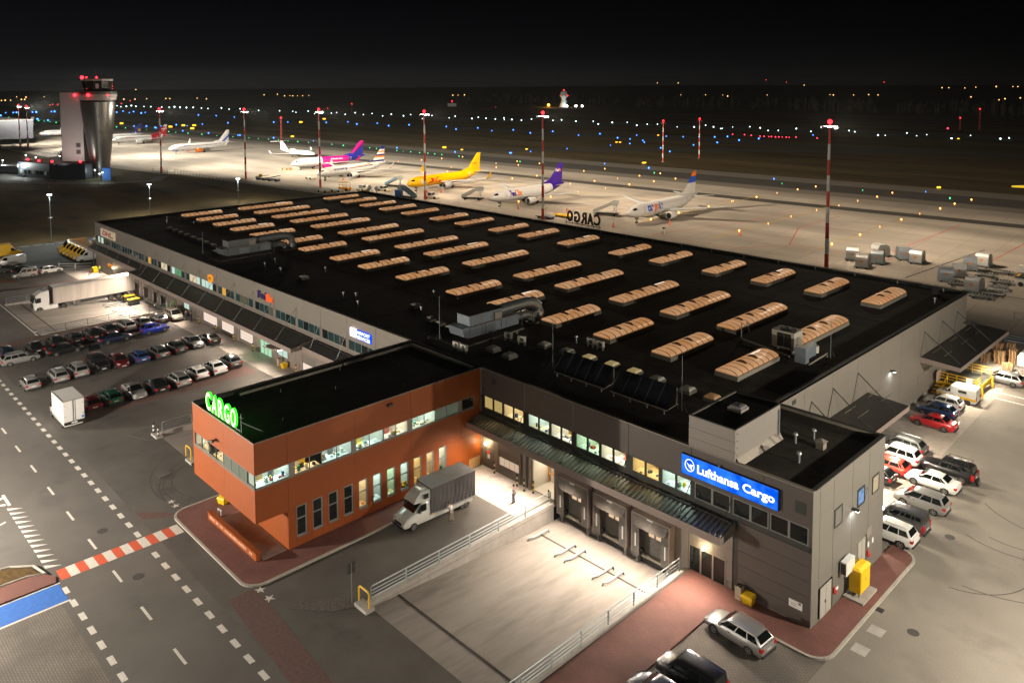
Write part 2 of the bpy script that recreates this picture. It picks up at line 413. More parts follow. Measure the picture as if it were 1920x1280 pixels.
c_c = arc(35.0, -1.2, 1.3, 270, 360); c_d = arc(35.0, 13.2, 1.3, 0, 80)
poly = [(24.3, -20.5), (28.6, -12.6), (28.6, -4.4), (32.6, -2.5), *c_c, *c_d, (34.25, 14.7), (34.25, -0.02), (24.3, -0.02)]
walk("pavement", [(24.5, -28.2), (27.4, -28.2), (28.5, -12.6), (28.5, -4.3), (32.6, -2.5), *c_c, *c_d, (34.25, 14.7), (34.25, -0.02), (24.5, -0.02)], [[(32.6, -2.5), *c_c, *c_d]], h=0.11)
struct("parking_paving", MB().sheet([(27.5, -28.2), (36.3, -28.2), (36.3, -2.6), (32.6, -2.65), (28.55, -4.45), (28.55, -12.6)], 0.006), brownpave)
# road markings
def marks(name, quads, m, piece="dash", z=0.006):
    o = tag(bpy.data.objects.new(name, None), kind="structure"); COL.objects.link(o)
    for q in quads:
        P(piece, MB().sheet(q, z), m, o)
    return o
def rect(x0, y0, x1, y1): return [(x0, y0), (x1, y0), (x1, y1), (x0, y1)]
marks("lane_marking", [rect(x, -29.45, x + 1.0, -29.05) for x in [-69.5 + 2.06 * i for i in range(46)] if not -10.9 < x + 0.5 < -8.7], white_paint)
marks("lane_marking", [rect(x, -32.55, x + 2.0, -32.35) for x in [-68.4 + 6.1 * i for i in range(16)] if not -11.3 < x + 1 < -8.2], white_paint)
marks("lane_marking", [rect(x, -36.05, x + 1.0, -35.65) for x in [-7.8 + 2.06 * i for i in range(16)] + [-30.3 - 2.06 * i for i in range(14)]], white_paint)
marks("give_way_marking", [[(-24.0 + 1.0 * i, -36.2), (-23.45 + 1.0 * i, -36.2), (-23.1 + 1.0 * i, -35.1)] for i in range(13)], white_paint, "triangle")
marks("arrow_marking", [rect(-27.0, -36.0, -24.4, -35.75), [(-26.6, -36.0), (-26.2, -36.0), (-24.4, -39.0), (-24.8, -39.0)], [(-25.0, -36.1), (-24.6, -36.1), (-26.2, -39.2), (-26.6, -39.2)], [(-21.6, -36.8), (-21.35, -36.8), (-18.8, -42.5), (-19.05, -42.5)]], white_paint, "stripe")
yy = [-35.7 + 9.45 * i / 14 for i in range(15)]
o = tag(bpy.data.objects.new("pedestrian_crossing", None), kind="structure"); COL.objects.link(o)
for i in range(14):
    P("stripe", MB().sheet(rect(-10.55, yy[i], -8.9, yy[i + 1]), 0.006), red_paint if i % 2 == 0 else white_paint, o)
struct("blue_parking_bay", MB().sheet([(-8.55, -46), (-5.95, -46), (-5.95, -36.0), (-8.55, -36.0)], 0.006), blue_paint)
marks("bay_line", [rect(-8.75, -46, -8.56, -35.9), rect(-5.94, -46, -5.74, -35.9)], white_paint, "stripe")
walk("traffic_island", [(-11.4, -46), (-8.8, -46), (-8.8, -36.1), (-9.6, -35.95), (-10.6, -36.5), (-11.0, -37.3)], [], h=0.1)
struct("block_paving", MB().sheet([(-5.72, -60), (60, -60), (60, -36.5), (-5.72, -36.5)], 0.004), brownpave)
struct("grass_island", MB().prism([(-11.5, -46), (-11.45, -39.5), (-11.1, -37.5), (-10.8, -36.75), (-12.2, -37.0), (-13.3, -38.3), (-14.0, -41), (-14.2, -46)], -0.02, 0.1), grassm)
struct("island_kerb", MB().tube([(-11.45, -46, 0.1), (-11.05, -37.5, 0.1), (-10.5, -36.4, 0.1), (-12.3, -36.8, 0.1), (-13.45, -38.2, 0.1), (-14.1, -41, 0.1), (-14.3, -46, 0.1)], 0.1, 6), kerbm)
# footprints painted at the kerb ends
def star(x, y, r, a0):
    return [(x + (r if i % 2 == 0 else r * 0.35) * math.cos(rad(a0 + 36 * i)), y + (r if i % 2 == 0 else r * 0.35) * math.sin(rad(a0 + 36 * i))) for i in range(10)]
marks("worn_floor_symbol", [star(3.0, -25.3, 0.5, 10), star(4.4, -25.3, 0.5, 40), star(-14.7, -25.1, 0.42, 10), star(-13.7, -25.1, 0.42, 30)], white_paint, "splash")
# west yard lines
marks("yard_line", [rect(-78.2, -20.75, -103.0, -20.55)[::-1], rect(-129, -10.4, -127, -10.2), rect(-133, -9.6, -131, -9.4)], white_paint, "stripe")
marks("back_yard_dash", [[(-157.5 + 0.4 * i, -8 + 2.6 * i), (-157.2 + 0.4 * i, -8 + 2.6 * i), (-156.7 + 0.4 * i, -6.4 + 2.6 * i), (-157.0 + 0.4 * i, -6.4 + 2.6 * i)] for i in range(6)], white_paint)
struct("yard_walk", MB().sheet([(-128, -60), (-122, -60), (-112.5, -6), (-102.3, -6), (-102.3, -7.8), (-110.5, -8.2)], 0.004), mat("worn_red_paving", (0.12, 0.07, 0.06), 0.85))
struct("row_paving", MB().sheet([(-78.0, -28), (-74.5, -28), (-74.5, -4), (-78.0, -4)], 0.004).sheet([(-47.0, -27), (-40.0, -27), (-40.0, -4), (-47.0, -4)], 0.004), mat("worn_red_paving", (0.12, 0.07, 0.06), 0.85))
struct("grass_strip", MB().prism([(-134, -30), (-122.0, -30), (-118.6, -14.2), (-122.0, -14.9), (-131, -16.5)], -0.02, 0.06), grassm)
# east bay lines
marks("bay_line", [rect(31.1, 57.5, 36.5, 57.75), rect(31.0, 55.3, 36.5, 55.55)], white_paint, "stripe")
# apron paint
def lines(name, segs, w, m, z=0.0, piece="stripe"):
    o = tag(bpy.data.objects.new(name, None), kind="structure"); COL.objects.link(o)
    for s in segs:
        P(piece, strip(s, w, z), m, o)
    return o
lines("stand_line", [[(x0, 118), (x0 - 1.0, 182), (x0 - 3, 200)] for x0 in (-73.5, -47, -120.5, -167, -217, -260)] + [[(-22.7, 118 + 6 * i), (-22.85, 121 + 6 * i)] for i in range(11)], 0.35, yellow_paint)
lines("safety_line", [[(-60, 112), (-52, 146), (-52, 172)], [(-36, 112), (-29.5, 124), (-38, 146), (-38.5, 172)], [(-9.5, 133), (-9.5, 180)], [(9, 132), (9, 182)], [(30, 118), (31, 182)], [(-60, 112), (-36, 112)], [(-29.5, 124), (20, 127)], [(-105, 112), (-97, 140), (-98, 172)], [(-150, 112), (-142, 140), (-143, 172)], [(-84, 112), (-91, 140)], [(-132, 112), (-138, 140)]], 0.3, redline_paint)
lines("apron_joint", [[(-119, 104.5), (60, 109.5)], [(1.5, 110), (4.5, 150)]], 0.35, darkjoint)
# long tyre streaks on the apron behind the stands and arcs in the yard
tyre = mat("tyre_rubber_film", (0.06, 0.055, 0.05), 0.8, 0, 0.3, 1.0, world=True)
rr = random.Random(5)
arcs = MB()
for cx, cy, r0, a0, a1 in [(-16.5, -19.0, 5.0, 200, 300), (-16.0, -18.5, 6.4, 205, 300), (-15.5, -18.2, 7.2, 200, 290), (-17, -17, 8.6, 215, 285), (41, 26, 4.5, 250, 360), (41, 26, 6.0, 240, 350), (43, 32, 7, 220, 330), (38.5, 17, 5, 280, 400), (40, 21, 8, 270, 340)]:
    pts = arc(cx, cy, r0, a0, a1, 14)
    strip(pts, 0.10, 0.0035, arcs)
struct("tyre_marks", arcs, tyre)
# manholes and service covers
for i, (x, y) in enumerate([(-5.2, -31.3), (-14.0, -31.2), (-3.0, -25.6)]):
    struct("manhole", MB().lathe([(0.42, 0.0), (0.42, 0.012), (0.34, 0.012), (0.34, 0.004), (0.3, 0.004), (0.3, 0.013), (0.01, 0.013)], 18, (x, y, 0)), patchm)
struct("manhole", MB().lathe([(0.4, 0.0), (0.4, 0.012), (0.01, 0.012)], 18, (39.3, 4.9, 0)), patchm)
struct("manhole", MB().lathe([(0.4, 0.0), (0.4, 0.012), (0.01, 0.012)], 18, (37.2, 19.4, 0)), patchm)
for x, y in [(37.45, 3.24), (37.42, 0.59)]:
    struct("service_cover", MB().box(x - 0.5, y - 0.5, 0, x + 0.5, y + 0.5, 0.01), concrete)
struct("gully_grate", MB().box(36.5, 5.4, 0, 37.0, 5.95, 0.012), black_rubber)
for poly in [[(-32.5, -23.2), (-29.0, -21.9), (-29.0, -20.7), (-31.0, -21.1)], [(-20.9, -24.3), (-19.9, -24.2), (-20.0, -23.0), (-21.0, -23.1)], [(6.6, -24.8), (9.0, -22.8), (9.9, -21.2), (8.4, -21.0), (6.2, -23.8)]]:
    tag(P("gravel", MB().prism(poly, 0.0, 0.03), mat("gravel_stones", (0.10, 0.09, 0.08), 0.95, 0, 0.7, 7, world=True, bump=1.0)), "patch of loose grey gravel at the nose of a ramp wall", "gravel", kind="stuff")
# ------------------------------------------------------------------ text as mesh
def text_mesh(txt, size, bold=0.0, ext=0.0, shear=0.0):
    cu = bpy.data.curves.new("lettering", "FONT"); cu.body = txt; cu.size = size; cu.offset = bold; cu.extrude = ext; cu.shear = shear
    cu.resolution_u = 3
    ob = bpy.data.objects.new("lettering", cu); COL.objects.link(ob)
    bpy.context.view_layer.update()
    me = ob.evaluated_get(bpy.context.evaluated_depsgraph_get()).to_mesh()
    vs = [tuple(v.co) for v in me.vertices]; fs = [tuple(p.vertices) for p in me.polygons]
    bpy.data.objects.remove(ob); bpy.data.curves.remove(cu)
    return vs, fs

def text_fit(txt, w, h, bold=0.0, ext=0.0, shear=0.0):
    """lettering scaled to fill w x h, lower left at the origin"""
    vs, fs = text_mesh(txt, 1.0, bold, ext, shear)
    x0 = min(v[0] for v in vs); x1 = max(v[0] for v in vs); y0 = min(v[1] for v in vs); y1 = max(v[1] for v in vs)
    vs = [((v[0] - x0) / (x1 - x0) * w, (v[1] - y0) / (y1 - y0) * h, v[2]) for v in vs]
    return vs, fs
FRONT = lambda x, y, z: Matrix(((1, 0, 0, x), (0, 0, -1, y), (0, 1, 0, z), (0, 0, 0, 1)))     # read from -Y
SIDE = lambda x, y, z: Matrix(((0, 0, 1, x), (1, 0, 0, y), (0, 1, 0, z), (0, 0, 0, 1)))       # read from +X
BACK = lambda x, y, z: Matrix(((-1, 0, 0, x), (0, 0, 1, y), (0, 1, 0, z), (0, 0, 0, 1)))      # read from +Y
def text_part(name, txt, w, h, M4, m, parent, bold=0.02, ext=0.0, shear=0.0):
    vs, fs = text_fit(txt, w, h, bold, ext, shear)
    return P(name, MB().add(vs, fs).xf(M4), m, parent)

# ------------------------------------------------------------------ rooms behind the lit windows
room_wall = mat("office_wall", (0.62, 0.60, 0.54), 0.8, 0, 0.05, 2)
room_floor = mat("office_floor", (0.22, 0.19, 0.16), 0.7, 0, 0.1, 2)
desk_wood = mat("desk_beech", (0.50, 0.36, 0.20), 0.5, 0, 0.1, 3)
desk_white = mat("desk_white", (0.66, 0.65, 0.62), 0.5, 0, 0.05, 3)
paper = mat("white_paper", (0.8, 0.8, 0.78), 0.8, 0, 0.03, 3)
glowing_blind_m = mat("window_blind", (0.66, 0.62, 0.5), 0.8, 0, 0.06, 3, stretch=(1, 1, 0.1), emit=(1.0, 0.62, 0.2), es=0.55)  # yellow glow painted in for lamplight coming through the blind
plant_m = mat("potted_plant_leaves", (0.08, 0.30, 0.03), 0.6, 0, 0.3, 8)
clutter = [mat("monitor_black", (0.02, 0.02, 0.025), 0.4, 0, 0), mat("chair_blue", (0.03, 0.10, 0.25), 0.8, 0, 0.1), mat("box_card", (0.42, 0.27, 0.13), 0.8, 0, 0.1), mat("folder_red", (0.5, 0.06, 0.03), 0.7, 0, 0.1), mat("folder_green", (0.05, 0.3, 0.2), 0.7, 0, 0.1), paper, mat("chair_grey", (0.12, 0.12, 0.13), 0.8, 0, 0.1), mat("hi_vis_jacket", (0.7, 0.5, 0.02), 0.8, 0, 0.1)]
TONE = {"y": ((1.0, 0.62, 0.22), 6.5), "w": ((1.0, 0.88, 0.68), 7.5), "g": ((0.72, 1.0, 0.66), 6.0), "c": ((0.82, 1.0, 0.92), 7.0), "o": ((1.0, 0.66, 0.33), 6.5)}
rq = random.Random(3)
def room(parent, org, along, inward, wid, dep, z0, z1, tone, blind=False, plant=False, sill=0.0):
    """one lit office behind a window; org on the window plane, along = window direction, inward = into the building"""
    a = Vector(along); n = Vector(inward); o = Vector(org)
    M4 = Matrix(((a.x, n.x, 0, o.x), (a.y, n.y, 0, o.y), (0, 0, 1, 0), (0, 0, 0, 1)))
    s_k = 1.0 if sill else 1.7
    r = P("office_room", MB().add([(0, 0.13, z0), (wid, 0.13, z0), (wid, dep, z0), (0, dep, z0), (0, 0.13, z1), (wid, 0.13, z1), (wid, dep, z1), (0, dep, z1)],
          [(0, 1, 2, 3), (7, 6, 5, 4), (3, 2, 6, 7), (0, 3, 7, 4), (2, 1, 5, 6)]).xf(M4), room_wall, parent)
    def sub(name, mb, m): return P(name, mb.xf(M4), m, r)
    c, s = TONE[tone]
    sub("ceiling_lamp", MB().box(0.3, dep * 0.35, z1 - 0.06, wid - 0.3, dep * 0.75, z1 - 0.02), lampmat("office_lamp_" + tone + str(s_k), c, s * 2.6 * s_k, True))
    zt = z0 + 0.75 if sill == 0 else sill - 0.10
    sub("desk", MB().box(0.06, 0.28, zt - 0.04, wid - 0.06, 1.15, zt).box(0.1, 0.3, z0, 0.16, 1.1, zt - 0.05).box(wid - 0.16, 0.3, z0, wid - 0.1, 1.1, zt - 0.05), rq.choice([desk_wood, desk_white, desk_white]))
    k = max(5, int(wid * 4.5))
    for i in range(k):
        x = rq.uniform(0.1, wid - 0.35); y = rq.uniform(0.32, 1.0); w = rq.uniform(0.10, 0.42); h = rq.choice([0.02, 0.03, 0.1, 0.18, 0.38]); d = rq.uniform(0.08, 0.25)
        nm, mm = [("desk_paper", paper), ("desk_item", rq.choice(clutter))][rq.random() > 0.4]
        sub(nm, MB().box(x, y, zt + 0.001, min(wid - 0.08, x + w), y + d, zt + (h if nm != "desk_paper" else 0.015)), mm)
    for i in range(max(1, int(wid / 1.3))):
        x = rq.uniform(0.3, wid - 0.8); y = rq.uniform(1.3, 1.7)
        if y + 0.6 < dep: sub("office_chair", MB().box(x, y, z0 + 0.4, x + 0.5, y + 0.5, z0 + 0.5).box(x, y + 0.45, z0 + 0.5, x + 0.5, y + 0.52, z0 + 1.1).cyl((x + 0.25, y + 0.25, z0), (x + 0.25, y + 0.25, z0 + 0.4), 0.04), rq.choice(clutter))
    x = rq.uniform(0.1, wid * 0.4)
    sub("cabinet", MB().box(x, dep - 0.45, z0, x + rq.uniform(0.6, 1.1), dep - 0.02, z0 + rq.uniform(0.9, 1.5)), rq.choice([desk_wood, desk_white, clutter[2]]))
    sub("wall_poster", MB().box(wid * 0.55, dep - 0.03, z0 + 1.1, wid * 0.8, dep - 0.01, z0 + 1.6), rq.choice(clutter))
    if blind:
        sub("window_blind", MB().box(0.05, 0.2, z0 + (0.5 if sill else 0.2), wid - 0.05, 0.22, z1 - 0.05), glowing_blind_m)
    if plant:
        pm = MB()
        for i in range(26):
            an = rq.uniform(0, 6.28); l = rq.uniform(0.15, 0.34); e = rq.uniform(0.2, 1.2)
            b = Vector((wid * 0.55, 0.45, zt + 0.2)); t = b + Vector((math.cos(an) * l * math.cos(e), math.sin(an) * l * math.cos(e), l * math.sin(e)))
            q = Vector((-math.sin(an), math.cos(an), 0)) * 0.03
            pm.add([b, (b + t) / 2 + q, t, (b + t) / 2 - q], [(0, 1, 2, 3)])
        pl = sub("potted_plant", pm, plant_m)
    return r

# ------------------------------------------------------------------ the terminal
H = 10.0
XL, XR, XE, YB, YE = -119.26, 24.9, 34.19, 65.45, 12.73
bld = thing("cargo_terminal", "long grey cargo terminal with black flat roof and rows of glowing skylights", "cargo terminal")
def bp(name, mb, m, smooth=False): return P(name, mb, m, bld, smooth)
rz_ = 9.66
roof = bp("roof", MB().sheet([(XL + .2, 0.2), (XR, 0.2), (XR, YB - .2), (XL + .2, YB - .2)], rz_).sheet([(XR, 0.2), (XE - .2, 0.2), (XE - .2, YE - .2), (XR, YE - .2)], rz_), bitumen)
# low welts between the roofing sheets
wl = MB()
for i in range(1, 15): wl.box(XL + 1 + i * 9.6, 0.4, rz_, XL + 1.05 + i * 9.6, YB - 0.4, rz_ + 0.012)
for y in (13.0, 26.0, 44.5): wl.box(XL + 0.5, y, rz_, XR - 0.3, y + 0.1, rz_ + 0.02)
P("roof_seam", wl, mat("roof_seam_bitumen", (0.012, 0.012, 0.012), 0.9, 0, 0.2, 1), roof)
# copings
bp("coping", MB().box(XL - 0.03, -0.05, 9.93, -11.78, 0.28, 10.0), coping)
bp("coping", MB().box(0.03, -0.05, 9.93, XE + 0.03, 0.28, 10.0), coping)
bp("coping", MB().box(XE - 0.28, 0.28, 9.93, XE + 0.04, YE + 0.03, 10.0), dark_coping)
bp("coping", MB().box(XR + 0.0, YE - 0.3, 9.93, XE - 0.28, YE + 0.03, 10.0), dark_coping)
bp("coping", MB().box(XR - 0.28, YE + 0.03, 9.93, XR + 0.04, YB + 0.05, 10.0), dark_coping)
bp("coping", MB().box(XL - 0.03, YB - 0.45, 9.93, XR - 0.28, YB + 0.05, 10.05), dark_coping)
bp("coping", MB().box(XL - 0.03, 0.28, 9.93, XL + 0.28, YB - 0.45, 10.0), dark_coping)
bp("parapet", MB().box(XL + .05, YB - 0.42, rz_, XR, YB, 9.93).box(XL + .05, 0.02, rz_, XL + 0.25, YB - .42, 9.93).box(XR - 0.25, YE, rz_, XR, YB - .42, 9.93), dark_coping)
bp("parapet", MB().box(XR, YE - 0.25, rz_ - 0.5, XE - 0.26, YE, 9.93).box(XE - 0.25, 0.2, rz_, XE - 0.13, YE, 9.93), coping)
bp("parapet", MB().box(XL + 0.26, 0.13, rz_, XE - 0.26, 0.26, 9.93), dark_coping)
T = 0.12; G = 0.02
def fpanel(x0, x1, z0, z1, m, name="wall_panel", y=0.0, t=T): return bp(name, MB().box(x0 + G, y, z0 + G / 2, x1 - G, y + t, z1 - G / 2), m)
def spanel(x, y0, y1, z0, z1, m, name="wall_panel", t=T): return bp(name, MB().box(x - t, y0 + G, z0 + G / 2, x, y1 - G, z1 - G / 2), m)
back = mat("wall_core", (0.03, 0.03, 0.03), 0.9, 0, 0)
# core behind the joints
bp("wall_core", MB().box(XL + 0.05, 0.13, 7.3, XE - 0.14, 0.2, 9.6).box(XL + .05, 0.13, 0, -11.8, 0.2, 5.7).box(XR - 0.2, YE, 0, XR - 0.13, YB - 0.1, 9.6).box(XE - 0.2, 0.14, 0, XE - 0.13, YE, 9.6).box(XR, YE - 0.2, 0, XE - .2, YE - .13, 9.6).box(XL + 0.1, YB - 0.2, 0, XR - 0.1, YB - 0.1, 9.6).box(XL + 0.1, 0.2, 0, XL + 0.17, YB - .2, 9.6), back)
# --- upper band, west part
e = [XL] + [-6.1 * i for i in range(19, 1, -1)] + [-11.75]
for i in range(len(e) - 1): fpanel(e[i], e[i + 1], 7.27, 9.93, pale_clad)
# ribbon windows, west part: five panes to a bay, their light as in the photograph
LIT = {}
for k, v in {-116.4: "g", -115.0: "c", -113.6: "c"}.items(): LIT[round(k, 1)] = v
wcol = {"c": lampmat("lit_pane_cool", (0.75, 1.0, 0.85), 0.75, True), "w": lampmat("lit_pane_warm", (1.0, 0.82, 0.55), 0.75, True), "g": lampmat("lit_pane_green", (0.25, 0.7, 0.35), 0.45, True), "o": lampmat("lit_pane_amber", (1.0, 0.5, 0.08), 0.75, True), "d": lampmat("lit_pane_dim", (0.45, 0.42, 0.25), 0.22, True)}
def west_state(x):
    if -117.9 < x < -114.8: return "c"
    if -90.3 < x < -89.1: return "o"
    if -83.6 < x < -80.6: return "w"
    if -79.0 < x < -77.9: return "c"
    if -77.9 < x < -74.5: return "g"
    if -72.0 < x < -69.0: return "w"
    if -69.0 < x < -62.6: return "c"
    if -61.2 < x < -60.4: return "w"
    if -59.5 < x < -58.0: return "o"
    if -53.5 < x < -50.5: return "d"
    if -44.5 < x < -42.0: return "d"
    return None
bp("sill_band", MB().box(XL, 0.03, 5.72, -11.8, 0.12, 6.0), coping)
for i in range(len(e) - 1):
    a, b = e[i] + 0.3, e[i + 1] - 0.3
    fpanel(e[i], e[i] + 0.3, 6.0, 7.27, pale_clad, "pier"); fpanel(e[i + 1] - 0.3, e[i + 1], 6.0, 7.27, pale_clad, "pier")
    w = bp("window", MB().box(a, 0.04, 6.0, b, 0.10, 6.07).box(a, 0.04, 7.2, b, 0.10, 7.27), frame_alu)
    n = max(2, int(round((b - a) / 1.35)))
    for j in range(n):
        x0 = a + (b - a) * j / n; x1 = a + (b - a) * (j + 1) / n
        st = west_state((x0 + x1) / 2)
        pm = wcol[st] if st else (teal_pane if (i + j) % 3 else dark_pane)
        P("pane", MB().box(x0 + 0.05, 0.06, 6.07, x1 - 0.05, 0.09, 7.2), pm, w)
        P("mullion", MB().box(x0 - 0.04, 0.035, 6.0, x0 + 0.04, 0.10, 7.27), frame_alu, w)
# --- upper band, east part
e = [0.06, 6.1, 12.2, 18.3, 24.4, 30.5, XE]
for i in range(6): fpanel(e[i], e[i + 1], 7.27, 9.93, grey_clad)
for x in (0.03, 6.1, 12.2): bp("downpipe", MB().box(x - 0.02, -0.035, 7.27, x + 0.035, 0.0, 9.93), galv)
bp("vent_grille", MB().box(1.6, -0.03, 8.75, 2.2, 0.0, 9.3), frame_dark)
bp("vent_grille", MB().box(32.9, -0.03, 8.1, 33.7, 0.0, 8.95), frame_dark)
fpanel(0.06, XE, 5.55, 5.95, frame_dark, "sill_band", 0.02)
pairs = [(0.35, 3.05, "y", 1, 0), (3.15, 5.95, "o", 0, 0), (6.5, 9.3, "c", 0, 0), (9.4, 12.05, "w", 0, 0), (12.45, 15.2, "g", 0, 0), (15.3, 18.1, "w", 0, 0), (18.65, 21.4, "y", 0, 0), (21.6, 24.4, "c", 0, 1), (24.75, 27.8, None, 0, 0), (28.05, 30.9, None, 0, 0), (31.04, 33.9, None, 0, 0)]
prev = 0.06
for a, b, tone, bl, pl in pairs:
    fpanel(prev, a, 5.95, 7.27, frame_dark, "pier", 0.01); prev = b
    fm = frame_dark if tone else frame_alu
    w = bp("window", MB().box(a, 0.03, 5.95, b, 0.11, 6.03).box(a, 0.03, 7.19, b, 0.11, 7.27), fm)
    mid = (a + b) / 2
    P("mullion", MB().box(mid - 0.09, 0.02, 5.95, mid + 0.09, 0.12, 7.27), fm, w)
    P("mullion", MB().box(a - 0.03, 0.02, 5.95, a + 0.07, 0.12, 7.27).box(b - 0.07, 0.02, 5.95, b + 0.03, 0.12, 7.27), fm, w)
    for x0, x1 in ((a + 0.07, mid - 0.09), (mid + 0.09, b - 0.07)):
        P("pane", MB().quad((x0, 0.08, 6.03), (x1, 0.08, 6.03), (x1, 0.08, 7.19), (x0, 0.08, 7.19)), glass if tone else dark_pane, w)
    if tone: room(bld, (a, 0, 0), (1, 0, 0), (0, 1, 0), b - a, 3.4, 5.25, 7.9, tone, bl, pl, sill=6.03)
fpanel(prev, XE, 5.95, 7.27, grey_clad, "pier", 0.0)
# --- ground floor, east part
DW = dock_clad
fpanel(0.06, 0.38, 0, 5.5, DW); fpanel(1.82, 2.5, 0, 5.5, DW); fpanel(0.38, 1.82, 2.05, 5.5, DW)
d = bp("door", MB().box(0.42, 0.03, 0.0, 1.78, 0.09, 2.03), mat("grey_door", (0.13, 0.12, 0.115), 0.5, 0, 0.05, 3))
P("notice", MB().box(0.8, 0.01, 1.45, 1.15, 0.03, 1.75), mat("red_notice", (0.6, 0.05, 0.02), 0.6, 0, 0), d)
P("notice", MB().box(0.85, 0.01, 0.95, 1.2, 0.03, 1.4), paper, d)
P("handle", MB().box(1.6, -0.02, 1.0, 1.7, 0.03, 1.05), galv, d)
fpanel(2.5, 5.4, 3.45, 5.5, DW)
rd = bp("roller_door", MB().box(2.52, 0.05, 0.02, 5.38, 0.1, 3.43), sandwich)
for k in range(5): P("door_section", MB().box(2.52, 0.02, 1.75 + 0.335 * k, 5.38, 0.05, 1.75 + 0.335 * k + 0.315), sandwich, rd)
P("door_section", MB().box(2.52, 0.02, 0.02, 5.38, 0.05, 0.85), sandwich, rd)
for k in range(4):
    P("door_window", MB().box(2.6 + k * 0.7, 0.02, 0.92, 3.24 + k * 0.7, 0.05, 1.68), lampmat("translucent_door_pane", (1.0, 0.72, 0.5), 0.62, True), rd)
fpanel(5.4, 7.1, 0, 5.5, DW)
bp("steel_column", MB().box(5.5, -0.22, 0, 5.75, 0, 4.95).box(6.1, -0.26, 0, 6.5, 0, 4.95).box(6.75, -0.22, 0, 6.98, 0, 4.95), DW)
fpanel(7.1, 9.85, 3.45, 5.5, DW)
# open goods doorway with a lit hall behind it
hall = bp("goods_hall", MB().add([(7.1, 0.13, 0.01), (9.85, 0.13, 0.01), (9.85, 9, 0.01), (7.1, 9, 0.01), (7.1, 0.13, 3.45), (9.85, 0.13, 3.45), (9.85, 9, 3.45), (7.1, 9, 3.45)], [(0, 1, 2, 3), (7, 6, 5, 4), (3, 2, 6, 7), (0, 3, 7, 4), (2, 1, 5, 6)]), room_wall)
P("ceiling_lamp", MB().box(7.5, 1.0, 3.38, 9.5, 5.5, 3.41), lampmat("hall_lamp", (1.0, 0.83, 0.62), 11, True), hall)
P("rack", MB().box(7.15, 2.1, 1.9, 9.8, 2.16, 1.98).box(7.15, 2.1, 0.9, 9.8, 2.16, 0.98).box(7.15, 2.1, 0, 7.23, 2.2, 3.2).box(8.5, 2.1, 0, 8.58, 2.2, 3.2).box(9.72, 2.1, 0, 9.8, 2.2, 3.2), mat("orange_rack_steel", (0.75, 0.32, 0.04), 0.5, 0, 0.05), hall)
P("wrapped_goods", MB().box(7.3, 2.3, 0, 8.4, 3.2, 2.4).box(8.65, 2.3, 0, 9.65, 3.2, 2.2), mat("white_stretch_wrap", (0.75, 0.72, 0.66), 0.35, 0, 0.08, 5), hall)
fpanel(9.85, 10.9, 0, 5.5, DW)
